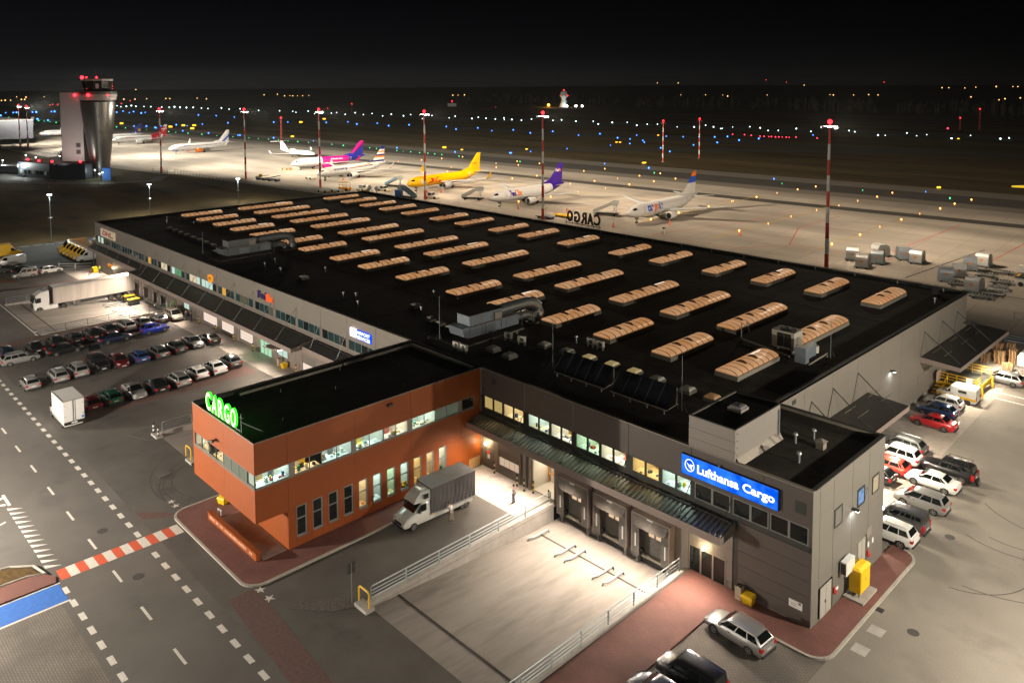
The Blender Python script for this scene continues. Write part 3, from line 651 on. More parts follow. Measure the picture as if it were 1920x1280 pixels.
# docks
fpanel(10.9, 23.0, 3.3, 5.5, DW); bp("dock_plinth", MB().box(10.6, -0.02, -1.25, 23.95, 0.13, -0.5), concrete)
for x0, x1 in ((10.9, 14.55), (15.1, 18.72), (19.22, 22.95)):
    g = x1 - x0
    fpanel(x0, x0 + 0.75, -0.5, 3.3, DW, "wall_panel"); fpanel(x1 - 0.75, x1, -0.5, 3.3, DW, "wall_panel"); fpanel(x0 + .75, x1 - .75, 2.2, 3.3, DW)
    sh = bp("dock_shelter", MB().box(x0, -0.75, -0.45, x0 + 0.07, 0.0, 3.05).box(x1 - 0.07, -0.75, -0.45, x1, 0, 3.05).box(x0, -0.75, 3.0, x1, 0, 3.07), fascia)
    def curve_flap(u0, u1, za, zb): return MB().box(u0, -0.74, za, u1, -0.69, zb)
    P("side_curtain", curve_flap(x0 + 0.07, x0 + 0.78, -0.45, 2.35).box(x0 + 0.07, -0.735, 2.3, x0 + 0.55, -0.69, 2.95), shelter_cloth, sh)
    P("side_curtain", curve_flap(x1 - 0.78, x1 - 0.07, -0.45, 2.35).box(x1 - 0.55, -0.735, 2.3, x1 - 0.07, -0.69, 2.95), shelter_cloth, sh)
    P("head_curtain", MB().extr([(x0 + 0.07, -0.72, 3.0), (x1 - 0.07, -0.72, 3.0), (x1 - 0.3, -0.9, 2.25), (x1 - 0.8, -0.96, 2.08), (x0 + 0.8, -0.96, 2.08), (x0 + 0.3, -0.9, 2.25)], (0, -0.03, 0)), shelter_cloth, sh)
    P("number_plate", MB().box((x0 + x1) / 2 - 0.28, -0.78, 2.68, (x0 + x1) / 2 + 0.28, -0.765, 3.0), paper, sh)
    for s in (x0 + 0.36, x1 - 0.46): P("guide_stripe", MB().box(s, -0.765, 0.25, s + 0.12, -0.745, 1.35), paper, sh)
    slot = MB()
    for k in range(9): slot.extr([(x1 + 0.001, -0.65, 2.75 - k * 0.2), (x1 + 0.001, -0.12, 2.93 - k * 0.2), (x1 + 0.001, -0.12, 2.88 - k * 0.2), (x1 + 0.001, -0.65, 2.70 - k * 0.2)], (0.012, 0, 0))
    P("side_stripes", slot, shelter_cloth, sh)
    dd = bp("dock_door", MB().box(x0 + 0.75, 0.05, -0.45, x1 - 0.75, 0.1, 2.2), sandwich)
    for k in range(4): P("door_section", MB().box(x0 + 0.78, 0.0, -0.4 + 0.64 * k, x1 - 0.78, 0.05, -0.4 + 0.64 * k + 0.62), sandwich, dd)
    for xx in ((x0 + x1) / 2 - 0.62, (x0 + x1) / 2 + 0.1): P("door_window", MB().box(xx, -0.03, 1.12, xx + 0.52, 0.0, 1.5), lampmat("dock_door_pane", (1.0, 0.70, 0.42), 0.85, True), dd)
    P("leveller_lip", MB().box(x0 + 0.8, -0.42, -0.62, x1 - 0.8, 0.0, -0.5), mat("dusty_leveller_steel", (0.3, 0.27, 0.22), 0.6, 0.3, 0.2, 4), dd)
    for xx in (x0 + 0.5, x1 - 0.75): P("buffer", MB().box(xx, -0.5, -1.0, xx + 0.28, -0.02, -0.15), black_rubber, dd)
    P("buffer_block", MB().box(x0 + 0.28, -0.46, -1.25, x0 + 0.5, -0.02, -0.1).box(x1 - 0.47, -0.46, -1.25, x1 - 0.25, -0.02, -0.1), concrete, dd)
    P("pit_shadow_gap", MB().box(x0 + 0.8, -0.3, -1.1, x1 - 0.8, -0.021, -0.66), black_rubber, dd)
fpanel(14.55, 15.1, -0.5, 3.3, DW); fpanel(18.72, 19.22, -0.5, 3.3, DW); fpanel(22.95, 24.25, -0.5, 5.5, DW)
# glazed entrance
fpanel(24.25, 28.1, 2.15, 3.2, DW); fpanel(24.25, 28.1, 3.2, 4.3, DW); fpanel(24.25, 28.1, 4.3, 5.5, DW); fpanel(27.55, 28.1, 0.0, 2.15, DW)
en = bp("entrance_door", MB().box(24.28, 0.0, 0.1, 24.36, 0.1, 2.13).box(27.44, 0.0, 0.1, 27.52, 0.1, 2.13).box(24.36, 0.0, 2.05, 27.44, 0.1, 2.13), fascia)
for x in (25.28, 26.35): P("door_post", MB().box(x, -0.01, 0.1, x + 0.14, 0.1, 2.05), fascia, en)
for x0, x1 in ((24.36, 25.28), (25.42, 26.35), (26.49, 27.44)):
    P("pane", MB().box(x0, 0.04, 0.12, x1, 0.06, 2.05), dark_pane, en)
fpanel(28.1, 28.5, 0, 5.5, frame_dark, "corner_strip", 0.05)
for z0, z1 in ((0.12, 1.2), (1.2, 2.3), (2.3, 3.4), (3.4, 4.5), (4.5, 5.55)): fpanel(28.5, XE, z0, z1, grey_clad)
bp("plinth", MB().box(28.5, -0.03, 0.0, XE, 0.12, 0.13), coping)
nb = bp("notice_board", MB().box(32.6, -0.03, 1.1, 33.6, 0.0, 1.65), paper)
P("notice_print", MB().box(33.3, -0.036, 1.45, 33.5, -0.031, 1.6).box(32.75, -0.036, 1.25, 33.2, -0.031, 1.28).box(32.75, -0.036, 1.4, 33.2, -0.031, 1.43), mat("faded_print", (0.3, 0.15, 0.15), 0.8, 0, 0), nb)
# --- east end wall
for y0, y1 in ((0.0, 1.15), (1.15, 3.35), (3.35, 6.6), (6.6, 9.7), (9.7, YE)):
    zs = [0.12, 1.3, 2.5, 3.7, 4.9, 6.1, 7.3, 8.5, 9.93]
    if y0 in (0.0, 3.35, 6.6): spanel(XE, y0, y1, 0.12, 9.93, pale_clad if 0 else mat("end_wall_cladding", (0.18, 0.17, 0.15), 0.45, 0.1, 0.05, 0.5, stretch=(0.3, 0.3, 3)))
    else: spanel(XE, y0, y1, 2.45 if y0 == 1.15 else 0.12, 9.93, MATS["end_wall_cladding"])
bp("plinth", MB().box(XE - 0.12, 0.0, 0.0, XE + 0.03, 1.35, 0.13).box(XE - 0.12, 3.3, 0.0, XE + 0.03, 7.75, 0.13).box(XE - 0.12, 9.25, 0.0, XE + 0.03, YE, 0.13), coping)
for y0, y1, z0, z1 in ((1.4, 3.2, 0.05, 2.35), (7.85, 9.2, 0.05, 3.05)):
    dr = bp("steel_door", MB().box(XE, y0, z0, XE + 0.05, y1, z1), mat("pale_steel_door", (0.36, 0.35, 0.31), 0.5, 0, 0.05))
    P("door_gap", MB().box(XE + 0.05, (y0 + y1) / 2 - 0.02, z0, XE + 0.056, (y0 + y1) / 2 + 0.02, z1 - 0.03), frame_dark, dr)
    P("jamb", MB().box(XE, y1, z0, XE + 0.07, y1 + 0.2, z1 + 0.05), frame_dark, dr)
    P("handle", MB().box(XE + 0.05, y0 + 0.75, 1.05, XE + 0.1, y0 + 0.85, 1.25), frame_dark, dr)
for y0, tilt, pm in ((3.5, 0, mat("grey_blind_pane", (0.16, 0.155, 0.15), 0.2, 0, 0.1)), (7.5, 1, mat("blue_lit_pane", (0.1, 0.2, 0.4), 0.2, 0, 0.2, emit=(0.12, 0.3, 0.7), es=0.25)), (10.3, 0, mat("cream_blind_pane", (0.3, 0.27, 0.2), 0.2, 0, 0.1, emit=(0.6, 0.5, 0.3), es=0.12))):
    w = bp("window", MB().box(XE, y0, 5.95, XE + 0.06, y0 + 0.09, 7.35).box(XE, y0 + 1.21, 5.95, XE + 0.06, y0 + 1.3, 7.35).box(XE, y0 + 0.09, 5.95, XE + 0.06, y0 + 1.21, 6.04).box(XE, y0 + 0.09, 7.26, XE + 0.06, y0 + 1.21, 7.35), frame_dark)
    P("pane", MB().box(XE + 0.005, y0 + 0.09, 6.04, XE + 0.03, y0 + 1.21, 7.26), pm, w)
    if tilt: P("open_sash", MB().add([(XE + 0.06, y0 + 0.05, 6.0), (XE + 0.06, y0 + 1.25, 6.0), (XE + 0.3, y0 + 1.25, 7.3), (XE + 0.3, y0 + 0.05, 7.3), (XE + 0.06, y0 + 0.15, 6.1), (XE + 0.06, y0 + 1.15, 6.1), (XE + 0.28, y0 + 1.15, 7.2), (XE + 0.28, y0 + 0.15, 7.2)], [(0, 1, 5, 4), (1, 2, 6, 5), (2, 3, 7, 6), (3, 0, 4, 7)]), frame_dark, w)
bp("wall_sign", MB().box(XE, 9.5, 2.75, XE + 0.03, 10.4, 3.5), coping)
bp("wall_plate", MB().box(XE, 4.05, 1.0, XE + 0.02, 4.45, 1.22), paper)
for y in (9.75, 10.6): bp("wall_plate", MB().box(XE, y, 1.9, XE + 0.02, y + 0.25, 2.3), paper)
for y, z in ((3.55, 1.05), (9.6, 1.25)): bp("alarm_box", MB().box(XE, y, z, XE + 0.12, y + 0.2, z + 0.45).box(XE, y + 0.2, z - 0.12, XE + 0.16, y + 0.42, z + 0.12), mat("red_alarm_box", (0.55, 0.05, 0.04), 0.5, 0, 0))
# --- east wall of the hall
e = [YE, 18.1, 24.0, 30.1, 36.1, 42.1, 47.9, 53.9, 59.3, YB]
for i in range(9): spanel(XR, e[i], e[i + 1], 0.3, 9.93, pale_clad)
bp("plinth", MB().box(XR - 0.12, YE, 0, XR + 0.03, YB, 0.3), concrete)
bp("vent_grille", MB().box(XR, 15.6, 8.85, XR + 0.04, 16.3, 9.25), frame_dark)
# --- west end and apron side
for i in range(10): spanel(XL + 0.12, i * YB / 10, (i + 1) * YB / 10, 0, 9.93, pale_clad)
for i in range(24): fpanel(XL + i * 6.006, XL + (i + 1) * 6.006, 0, 9.93, pale_clad, "wall_panel", YB - 0.1)
# --- ground floor, west part
for x0, x1 in ((-119.2, -117.4), (-117.4, -112.5), (-112.5, -107.0), (-107, -99.0), (-98.9, -95.6), (-92.2, -90.9), (-87.5, -86.3), (-83.3, -82.9), (-79.5, -78.4), (-75.0, -71.8), (-71.8, -66.6), (-61.2, -59.9), (-55.4, -53.6), (-49.2, -47.2), (-43.7, -42.2), (-39.2, -37.0), (-37.0, -35.4), (-31.8, -26.0), (-26.0, -20.0), (-20.0, -11.9)):
    fpanel(x0, x1, 0, 5.72, DW)
for x0, x1 in ((-95.6, -92.2), (-90.9, -87.5), (-86.3, -83.3), (-82.9, -79.5), (-78.4, -75.0)): fpanel(x0, x1, 2.5, 5.72, DW)
for x0, x1 in ((-66.6, -61.2), (-59.9, -55.4), (-53.6, -49.2), (-47.2, -43.7), (-42.2, -39.2), (-35.4, -31.8)): fpanel(x0, x1, 2.6, 5.72, DW)
for x0, x1 in ((-95.6, -92.2), (-90.9, -87.5), (-86.3, -83.3), (-82.9, -79.5), (-78.4, -75.0)):
    sh = bp("dock_shelter", MB().box(x0, -0.75, -0.45, x0 + 0.07, 0.0, 2.6).box(x1 - 0.07, -0.75, -0.45, x1, 0, 2.6).box(x0, -0.75, 2.55, x1, 0, 2.62), fascia)
    P("side_curtain", MB().box(x0 + 0.07, -0.74, -0.45, x0 + 0.75, -0.69, 2.4), shelter_cloth, sh)
    P("side_curtain", MB().box(x1 - 0.75, -0.74, -0.45, x1 - 0.07, -0.69, 2.4), shelter_cloth, sh)
    P("head_curtain", MB().extr([(x0 + 0.07, -0.72, 2.55), (x1 - 0.07, -0.72, 2.55), (x1 - 0.4, -0.9, 1.9), (x0 + 0.4, -0.9, 1.9)], (0, -0.03, 0)), shelter_cloth, sh)
    for s in (x0 + 0.3, x1 - 0.42): P("guide_stripe", MB().box(s, -0.765, 0.1, s + 0.12, -0.745, 1.2), paper, sh)
    dd = bp("dock_door", MB().box(x0 + 0.3, 0.05, -0.45, x1 - 0.3, 0.1, 2.5), black_rubber if x0 > -93 and x0 < -80 else sandwich)
bp("dock_plinth", MB().box(-101, -0.02, -1.25, -78.3, 0.13, -0.45), concrete)
lit_rd = lampmat("lit_roller_pane", (1.0, 0.80, 0.66), 0.95, True)
for x0, x1 in ((-66.6, -61.2), (-59.9, -55.4), (-53.6, -49.2)):
    rd = bp("roller_door", MB().box(x0, 0.05, 0.0, x1, 0.1, 2.6), sandwich)
    for a in range(4):
        for c in range(3):
            wx = (x1 - x0 - 0.5) / 4
            P("door_window", MB().box(x0 + 0.25 + a * wx, 0.01, 0.62 + c * 0.45, x0 + 0.2 + (a + 1) * wx, 0.05, 1.02 + c * 0.45), lit_rd, rd)
ed = bp("entrance_door", MB().box(-47.2, 0.0, 0, -47.05, 0.1, 2.6).box(-43.85, 0, 0, -43.7, 0.1, 2.6).box(-47.05, 0, 2.45, -43.85, 0.1, 2.6), frame_alu)
for x in (-46.0, -44.95): P("door_post", MB().box(x, -0.01, 0, x + 0.1, 0.1, 2.45), frame_alu, ed)
for x0, x1 in ((-47.05, -46.0), (-45.9, -44.95), (-44.85, -43.85)): P("pane", MB().box(x0, 0.03, 0.03, x1, 0.06, 2.45), lampmat("green_white_door_pane", (0.55, 0.95, 0.6), 0.8, True), ed)
w = bp("window", MB().box(-42.2, 0.02, 0.9, -39.2, 0.08, 1.0).box(-42.2, 0.02, 2.1, -39.2, 0.08, 2.6).box(-42.2, 0.02, 0, -39.2, 0.1, 0.9), DW)
for x0, x1 in ((-41.95, -40.75), (-40.6, -39.4)): P("pane", MB().box(x0, 0.03, 1.0, x1, 0.06, 2.1), wcol["c"], w)
rd = bp("roller_door", MB().box(-35.4, 0.05, 0, -31.8, 0.1, 2.6), sandwich)
for a in range(4): P("door_window", MB().box(-35.2 + a * 0.85, 0.01, 0.5, -34.42 + a * 0.85, 0.05, 1.5), lit_rd, rd)
for x0 in (-73.9, -72.9): bp("window", MB().box(x0, -0.03, 1.1, x0 + 0.85, 0.0, 2.1), wcol["c"])
w = bp("window", MB().box(-111.6, -0.04, 0.7, -108.6, 0.0, 1.7), frame_alu)
for k in range(4): P("pane", MB().box(-111.5 + k * 0.73, -0.06, 0.8, -110.85 + k * 0.73, -0.04, 1.6), dull_pane, w)
bp("mesh_panel", MB().box(-79.4, -0.05, 0, -79.35, -0.02, 2.4), galv)
# --- canopies
def corrugated(x0, x1, y0, z0, y1, z1, pitch=0.42, amp=0.09):
    n = int((x1 - x0) / pitch); mb = MB()
    for i in range(n):
        a = x0 + i * pitch
        xs = [(a, 0), (a + pitch * 0.3, 0), (a + pitch * 0.45, amp), (a + pitch * 0.85, amp), (a + pitch, 0)]
        for k in range(4):
            (p, h0), (q, h1) = xs[k], xs[k + 1]
            mb.add([(p, y0, z0 + h0), (q, y0, z0 + h1), (q, y1, z1 + h1), (p, y1, z1 + h0)], [(0, 1, 2, 3)])
    return mb
def canopy(x0, x1, dep, zt, zo, ends=(1, 1), rods=(), sheet=canopy_sheet, fh=0.55):
    c = bp("canopy", corrugated(x0 + 0.05, x1 - 0.05, -dep + 0.06, zo, -0.02, zt), sheet)
    P("fascia", MB().box(x0, -dep, zo - fh, x1, -dep + 0.05, zo + 0.05), fascia, c)
    for k, x in zip(ends, (x0, x1)):
        if k: P("end_fascia", MB().add([(x, -dep + 0.05, zo - fh + 0.05), (x, -0.02, zo - 0.35), (x, -0.02, zt + 0.1), (x, -dep + 0.05, zo + 0.06)], [(0, 1, 2, 3)]), sandwich, c)
    P("soffit", MB().quad((x0, -0.02, zo - 0.16), (x1, -0.02, zo - 0.16), (x1, -dep + 0.05, zo - 0.2), (x0, -dep + 0.05, zo - 0.2)), room_wall, c)
    P("gutter", MB().box(x0 + 0.1, -0.42, zt + 0.0, x1 - 0.1, -0.30, zt + 0.1), black_plastic, c)
    for x, ztop in rods:
        P("tie_rod", MB().cyl((x, 0.0, ztop), (x, -dep + 0.45, zo + 0.16), 0.035, n=6).box(x - 0.15, -dep + 0.3, zo + 0.1, x + 0.15, -dep + 0.55, zo + 0.17), frame_dark if sheet is canopy_sheet else galv, c)
    return c
CAN_E = canopy(0.02, 28.3, 2.05, 5.45, 4.95, (0, 1), [(0.4, 8.0), (6.1, 7.2), (12.2, 7.2), (18.3, 7.2), (24.4, 7.2), (27.9, 7.0)])
dark_canopy = mat("bitumen_canopy", (0.045, 0.042, 0.038), 0.5, 0.0, 0.3, 1.5, spec=0.5)
CAN_W1 = canopy(XL, -90.2, 1.6, 5.3, 4.9, (1, 0), [(-115.0 + 6.1 * i, 8.2) for i in range(5)], dark_canopy)
CAN_W2 = canopy(-90.0, -32.0, 3.45, 5.4, 4.9, (1, 1), [(-85.4 + 6.1 * i, 8.6) for i in range(9)], dark_canopy)
CAN_W3 = canopy(-31.8, -11.9, 1.95, 5.4, 4.9, (0, 0), [(-30.5 + 6.1 * i, 8.2) for i in range(3)], dark_canopy)
bp("awning", MB().extr([(-39.2, -3.6, 3.55), (-35.2, -3.6, 3.85), (-35.2, -0.05, 3.85), (-39.2, -0.05, 3.55)], (0, 0, 0.14)), fascia)
# east canopies over the goods gates
def side_canopy(y0, y1, dep, z, ties):
    c = bp("canopy", MB().add([(XR, y0, z + 0.25), (XR, y1, z + 0.25), (XR + dep, y1, z), (XR + dep, y0, z)], [(3, 2, 1, 0)]).add([(XR, y0, z - 0.1), (XR, y1, z - 0.1), (XR + dep, y1, z - 0.1), (XR + dep, y0, z - 0.1)], [(0, 1, 2, 3)]), dark_canopy)
    P("fascia", MB().box(XR + dep, y0, z - 0.45, XR + dep + 0.05, y1, z + 0.04), fascia, c)
    P("end_fascia", MB().add([(XR, y0 - 0.01, z - 0.35), (XR + dep, y0 - 0.01, z - 0.45), (XR + dep, y0 - 0.01, z + 0.04), (XR, y0 - 0.01, z + 0.3)], [(0, 1, 2, 3)]), fascia, c)
    for y in ties:
        P("tie_rod", MB().tube([(XR, y, z + 3.1), (XR + dep - 0.4, y, z + 0.1)], 0.05), frame_dark, c)
        P("wall_strut", MB().tube([(XR + 0.03, y - 1.2, z + 0.3), (XR + 0.03, y, z + 3.1)], 0.03), frame_dark, c)
    for y in ties:
        for dx in (0.5, 1.8): P("roof_light", MB().box(XR + dx, y + 1.6, z + 0.22 - dx * 0.06, XR + dx + 0.1, y + 4.2, z + 0.27 - dx * 0.06), coping, c)
    return c
side_canopy(17.5, 32.8, 4.2, 5.0, (19.5, 24.2, 30.1))
side_canopy(48.2, 68.0, 4.4, 5.0, (49.5, 55.8, 61.5))
# far corner roof edge with slatted screen
bp("slatted_screen", MB().box(XR + 0.02, 64.0, 6.0, XR + 1.7, 64.1, 6.1).box(XR + 0.02, 64.6, 6.0, XR + 1.5, 64.7, 6.1).box(XR + 0.02, 65.2, 6.0, XR + 1.3, 65.3, 6.1), frame_dark)
# --- stair tower on the east block
TX0, TX1, TY1, TZ = 24.15, 28.15, 6.9, 12.5
st = bp("stair_tower", MB().box(TX0 + 0.14, 0.14, rz_, TX1 - 0.14, TY1 - .14, TZ - 0.2), back)
tp = mat("tower_cladding", (0.27, 0.25, 0.225), 0.5, 0.1, 0.05, 0.5, stretch=(0.3, 0.3, 3))
for z0, z1 in ((9.93, 10.7), (10.7, 11.5), (11.5, 12.42)):
    P("wall_panel", MB().box(TX0, 0.0, z0 + 0.01, TX1, 0.14, z1 - 0.01), tp, st)
P("wall_panel", MB().box(TX1 - 0.14, 0.15, 10.2, TX1, TY1, 12.42), tp, st)
P("base_flashing", MB().extr([(TX1 + 0.0, 0.3, 10.2), (TX1 + 0.0, TY1, 10.2), (TX1 + 0.35, TY1, 9.68), (TX1 + 0.35, 0.3, 9.68)], (-0.02, 0, -0.01)), coping, st)
P("wall_panel", MB().box(TX0, 0.14, 9.7, TX0 + 0.14, TY1, 12.42).box(TX0 + 0.14, TY1 - 0.14, 9.7, TX1 - 0.14, TY1, 12.42), tp, st)
P("roof", MB().box(TX0 + 0.05, 0.05, 12.3, TX1 - 0.05, TY1 - 0.05, 12.36), bitumen, st)
P("coping", MB().box(TX0 - 0.02, -0.03, 12.42, TX1 + 0.02, 0.1, 12.5).box(TX1 - 0.1, 0.1, 12.42, TX1 + 0.02, TY1, 12.5).box(TX0 - 0.02, 0.1, 12.42, TX0 + 0.1, TY1, 12.5).box(TX0 + 0.1, TY1 - 0.1, 12.42, TX1 - 0.1, TY1, 12.5), dark_coping, st)
P("downpipe", MB().tube([(TX1 + 0.1, TY1 - 0.3, 12.1), (TX1 + 0.1, TY1 - 0.3, 9.7)], 0.06), galv, st)
P("bolt", MB().box(TX1, 0.25, 10.4, TX1 + 0.03, 0.33, 10.48).box(TX1, 0.25, 10.95, TX1 + 0.03, 0.33, 11.03).box(TX1, 0.25, 11.5, TX1 + 0.03, 0.33, 11.58).box(TX1, 0.25, 12.05, TX1 + 0.03, 0.33, 12.13), frame_dark, st)
# --- skylights: three in each of sixteen strips
dome_m = bpy.data.materials.new("skylight_polycarbonate"); dome_m.use_nodes = True
n = dome_m.node_tree; b = n.nodes["Principled BSDF"]; b.inputs["Base Color"].default_value = (0.26, 0.16, 0.09, 1); b.inputs["Roughness"].default_value = 0.35
tcn = n.nodes.new("ShaderNodeNewGeometry"); zz = n.nodes.new("ShaderNodeTexNoise"); zz.inputs["Scale"].default_value = 0.45; zz.inputs["Detail"].default_value = 2
n.links.new(tcn.outputs["Position"], zz.inputs["Vector"])
rmp = n.nodes.new("ShaderNodeValToRGB"); rmp.color_ramp.elements[0].position = 0.3; rmp.color_ramp.elements[1].position = 0.75
rmp.color_ramp.elements[0].color = (0.80, 0.36, 0.13, 1); rmp.color_ramp.elements[1].color = (0.92, 0.52, 0.27, 1)
n.links.new(zz.outputs["Fac"], rmp.inputs[0]); n.links.new(rmp.outputs[0], b.inputs["Emission Color"]); b.inputs["Emission Strength"].default_value = 0.50
curb_m = mat("skylight_kerb", (0.26, 0.25, 0.21), 0.6, 0.2, 0.1, 2)
rib_m = mat("skylight_rib", (0.09, 0.055, 0.035), 0.5, 0.3, 0, 2)
WID = 2.5
def dome_arc(n=8, h=0.42, w=WID / 2 - 0.05, z=0.5):
    return [(w * -math.cos(math.pi * i / n), z + h * math.sin(math.pi * i / n)) for i in range(n + 1)]
def skylight_meshes(L):
    cu = MB().box(-WID / 2, 0, 0, WID / 2, L, 0.42)
    do = MB(); a = dome_arc()
    do.loft([[(x, 0.05, z) for x, z in a], [(x, L - 0.05, z) for x, z in a]], cap=True, closed=False)
    rb = MB(); k = int(round(L / 1.05)); a2 = dome_arc(8, 0.44, WID / 2 - 0.04)
    for i in range(k + 1):
        y = 0.05 + (L - 0.1) * i / k
        t = 0.06
        rb.loft([[(x, y - t, z) for x, z in a2], [(x, y + t, z) for x, z in a2]], cap=False, closed=False)
    a3 = dome_arc(8, 0.56, WID * 0.27)
    fl = MB().loft([[(x, -0.1, z + 0.06) for x, z in a3], [(x, 0.16, z + 0.06) for x, z in a3]], cap=True, closed=False)
    tb = MB().box(-0.55, L * 0.66, 0.86, -0.42, L * 0.9, 0.93)
    return [cu.mesh("skylight", curb_m), do.mesh("dome", dome_m, True), rb.mesh("rib", rib_m), fl.mesh("vent_flap", rib_m), tb.mesh("tube_lamp", lampmat("skylight_tube", (1.0, 0.85, 0.7), 1.2))]
SX = [-111.9, -104.2, -96.2, -88.4, -80.2, -70.3, -62.3, -52.3, -44.2, -34.4, -23.0, -14.8, -5.2, 2.8, 10.7, 18.3]
ms, ml, m3 = skylight_meshes(8.9), skylight_meshes(12.6), skylight_meshes(8.3)
for i, x in enumerate(SX):
    for L, me, y0 in ((8.9, ms, 49.9), (12.6, ml, 28.0), (8.3, m3, 15.3)):
        o = put("skylight", me[0], bld, (x, y0, rz_))
        put("dome", me[1], o); ro = put("rib", me[2], o); ro["kind"] = "stuff"; [put("vent_flap", me[3], o, (0, yf * L, 0)) for yf in ((0.34, 0.6) if L < 10 else (0.22, 0.42, 0.66))]
        if (i * 7 + int(y0)) % 4 == 0: put("tube_lamp", me[4], o)
# small square roof domes
hd = mat("white_roof_dome", (0.45, 0.44, 0.40), 0.35, 0, 0.1, 3); hy = mat("lit_yellow_roof_dome", (0.45, 0.42, 0.3), 0.4, 0, 0.1, 3, emit=(0.75, 0.55, 0.22), es=0.32)
def roof_dome(x, y, m, z=rz_, s=0.62):
    o = bp("roof_hatch", MB().box(x - s, y - s, z, x + s, y + s, z + 0.3), curb_m)
    P("dome", MB().loft([[(x + a * (s - 0.05), y + c * (s - 0.05), z + 0.3) for a, c in ((-1, -1), (1, -1), (1, 1), (-1, 1))], [(x + a * (s - 0.16), y + c * (s - 0.16), z + 0.46) for a, c in ((-1, -1), (1, -1), (1, 1), (-1, 1))], [(x + a * (s - 0.4), y + c * (s - 0.4), z + 0.53) for a, c in ((-1, -1), (1, -1), (1, 1), (-1, 1))]]), m, o)
for x, y, m in ((-3.41, 4.8, hd), (-0.7, 4.6, hd), (-0.4, 9.6, hd), (2.7, 9.8, hd), (5.65, 9.9, hy), (8.55, 10.0, hy), (11.35, 10.0, hy), (14.1, 9.9, hd), (17.6, 9.8, hd), (20.2, 9.8, mat("orange_roof_dome", (0.4, 0.25, 0.14), 0.4, 0, 0.1, emit=(0.7, 0.35, 0.12), es=0.12)), (-46, 6.5, hd), (-22.5, 9.0, hd), (-73.0, 5.4, hd)): roof_dome(x, y, m)
roof_dome(26.3, 3.6, mat("violet_grey_dome", (0.22, 0.21, 0.23), 0.25, 0, 0.1), 12.36, 0.6)
for i, (x, y) in enumerate([(-101 + 3.2 * i, 8.3 - 0.15 * i) for i in range(8)] + [(-14.5, 6.5), (-12.3, 6.2), (-16.7, 6.9)]):
    roof_dome(x, y, hd, rz_, 0.5)
# pipes, vents and small roof furniture as parts of the roof
rp = random.Random(9)
for x, y in ((-33, 5), (-31.5, 6), (-28, 4), (-20, 8), (-25, 14), (-52, 6), (-47.5, 11), (-58.5, 8.5), (-57, 6), (23.5, 57.2), (30.2, 8.6), (29.5, 6.9), (31.2, 4.0), (1.2, 13), (-107, 10), (-112, 12), (-102, 13.5)):
    bp("roof_vent", MB().cyl((x, y, rz_), (x, y, rz_ + 0.7), 0.09).cyl((x, y, rz_ + 0.7), (x, y, rz_ + 0.85), 0.2, 0.16), galv)
bp("roof_vent", MB().box(31.0, 7.2, rz_, 31.6, 7.8, rz_ + 0.55).loft([[(30.9, 7.1, rz_ + .55), (31.7, 7.1, rz_ + .55), (31.7, 7.9, rz_ + .55), (30.9, 7.9, rz_ + .55)], [(31.28, 7.48, rz_ + .8), (31.32, 7.48, rz_ + .8), (31.32, 7.52, rz_ + .8), (31.28, 7.52, rz_ + .8)]]), coping)
bp("roof_vent", MB().box(21.6, 62.0, rz_, 22.3, 62.7, rz_ + 1.1), black_plastic)
for x in range(-116, 24, 6): bp("rod_clip", MB().cyl((x + 0.2, YB - 0.8, rz_), (x + 0.2, YB - 0.8, rz_ + 0.45), 0.07, n=6), coping)
# ------------------------------------------------------------------ orange office wing
YO, YI = -24.07, -21.27
wing = thing("office_wing", "two storey office wing clad in orange panels with an overhanging front", "office wing")
def wp(name, mb, m): return P(name, mb, m, wing)
X0 = -11.75
wp("roof", MB().sheet([(X0 + .2, YO + .2), (-0.2, YO + .2), (-0.2, -0.05), (X0 + .2, -0.05)], 9.62), bitumen)
wp("coping", MB().box(X0 - 0.03, YO - 0.03, 9.93, 0.03, YO + 0.1, 10.0), coping)
wp("coping", MB().box(-0.1, YO + 0.1, 9.93, 0.03, -0.06, 10.0), coping)
wp("coping", MB().box(X0 - 0.03, YO + 0.1, 9.93, X0 + 0.28, -0.06, 10.0), dark_coping)
wp("parapet", MB().box(X0 + 0.02, YO + 0.1, 9.6, X0 + 0.25, -0.1, 9.93).box(X0 + .25, YO + 0.13, 9.6, -0.14, YO + 0.2, 9.93), dark_coping)
wp("parapet_flashing", MB().box(X0 + 0.5, YO + 4.0, 9.66, X0 + 0.95, -9.2, 9.9).box(X0 + 0.5, -9.0, 9.66, X0 + 0.95, -0.5, 9.93).box(X0 + 0.9, -0.62, 9.66, -0.7, -0.2, 9.92), coping)
wp("roof_peg", MB().box(-3, -20, 9.62, -2.95, -19.95, 9.95).box(-6, -13, 9.62, -5.95, -12.95, 9.95).box(-9, -17, 9.62, -8.95, -16.95, 9.95).box(-2, -8, 9.62, -1.95, -7.95, 9.95).box(-7, -5, 9.62, -6.95, -4.95, 9.95).box(-10, -10, 9.62, -9.95, -9.95, 9.95), galv)
def lp(y0, y1, z0, z1, m=orange_clad, name="wall_panel", x=0.0): return wp(name, MB().box(x - T, y0 + G / 2, z0 + G / 2, x, y1 - G / 2, z1 - G / 2), m)
def fp(x0, x1, z0, z1, m=orange_clad, name="wall_panel", y=YO): return wp(name, MB().box(x0 + G / 2, y, z0 + G / 2, x1 - G / 2, y + T, z1 - G / 2), m)
SE = [YO, -21.2, -14.75, -8.72, -2.6, -0.02]
WZ0, WZ1 = 6.2, 7.36
for i in range(5):
    lp(SE[i] + (T if i == 0 else 0), SE[i + 1], WZ1, 9.93)
    if i == 0: lp(SE[i] + T, SE[i + 1], 3.43, WZ0)
    else: lp(SE[i], SE[i + 1], 3.5, WZ0)
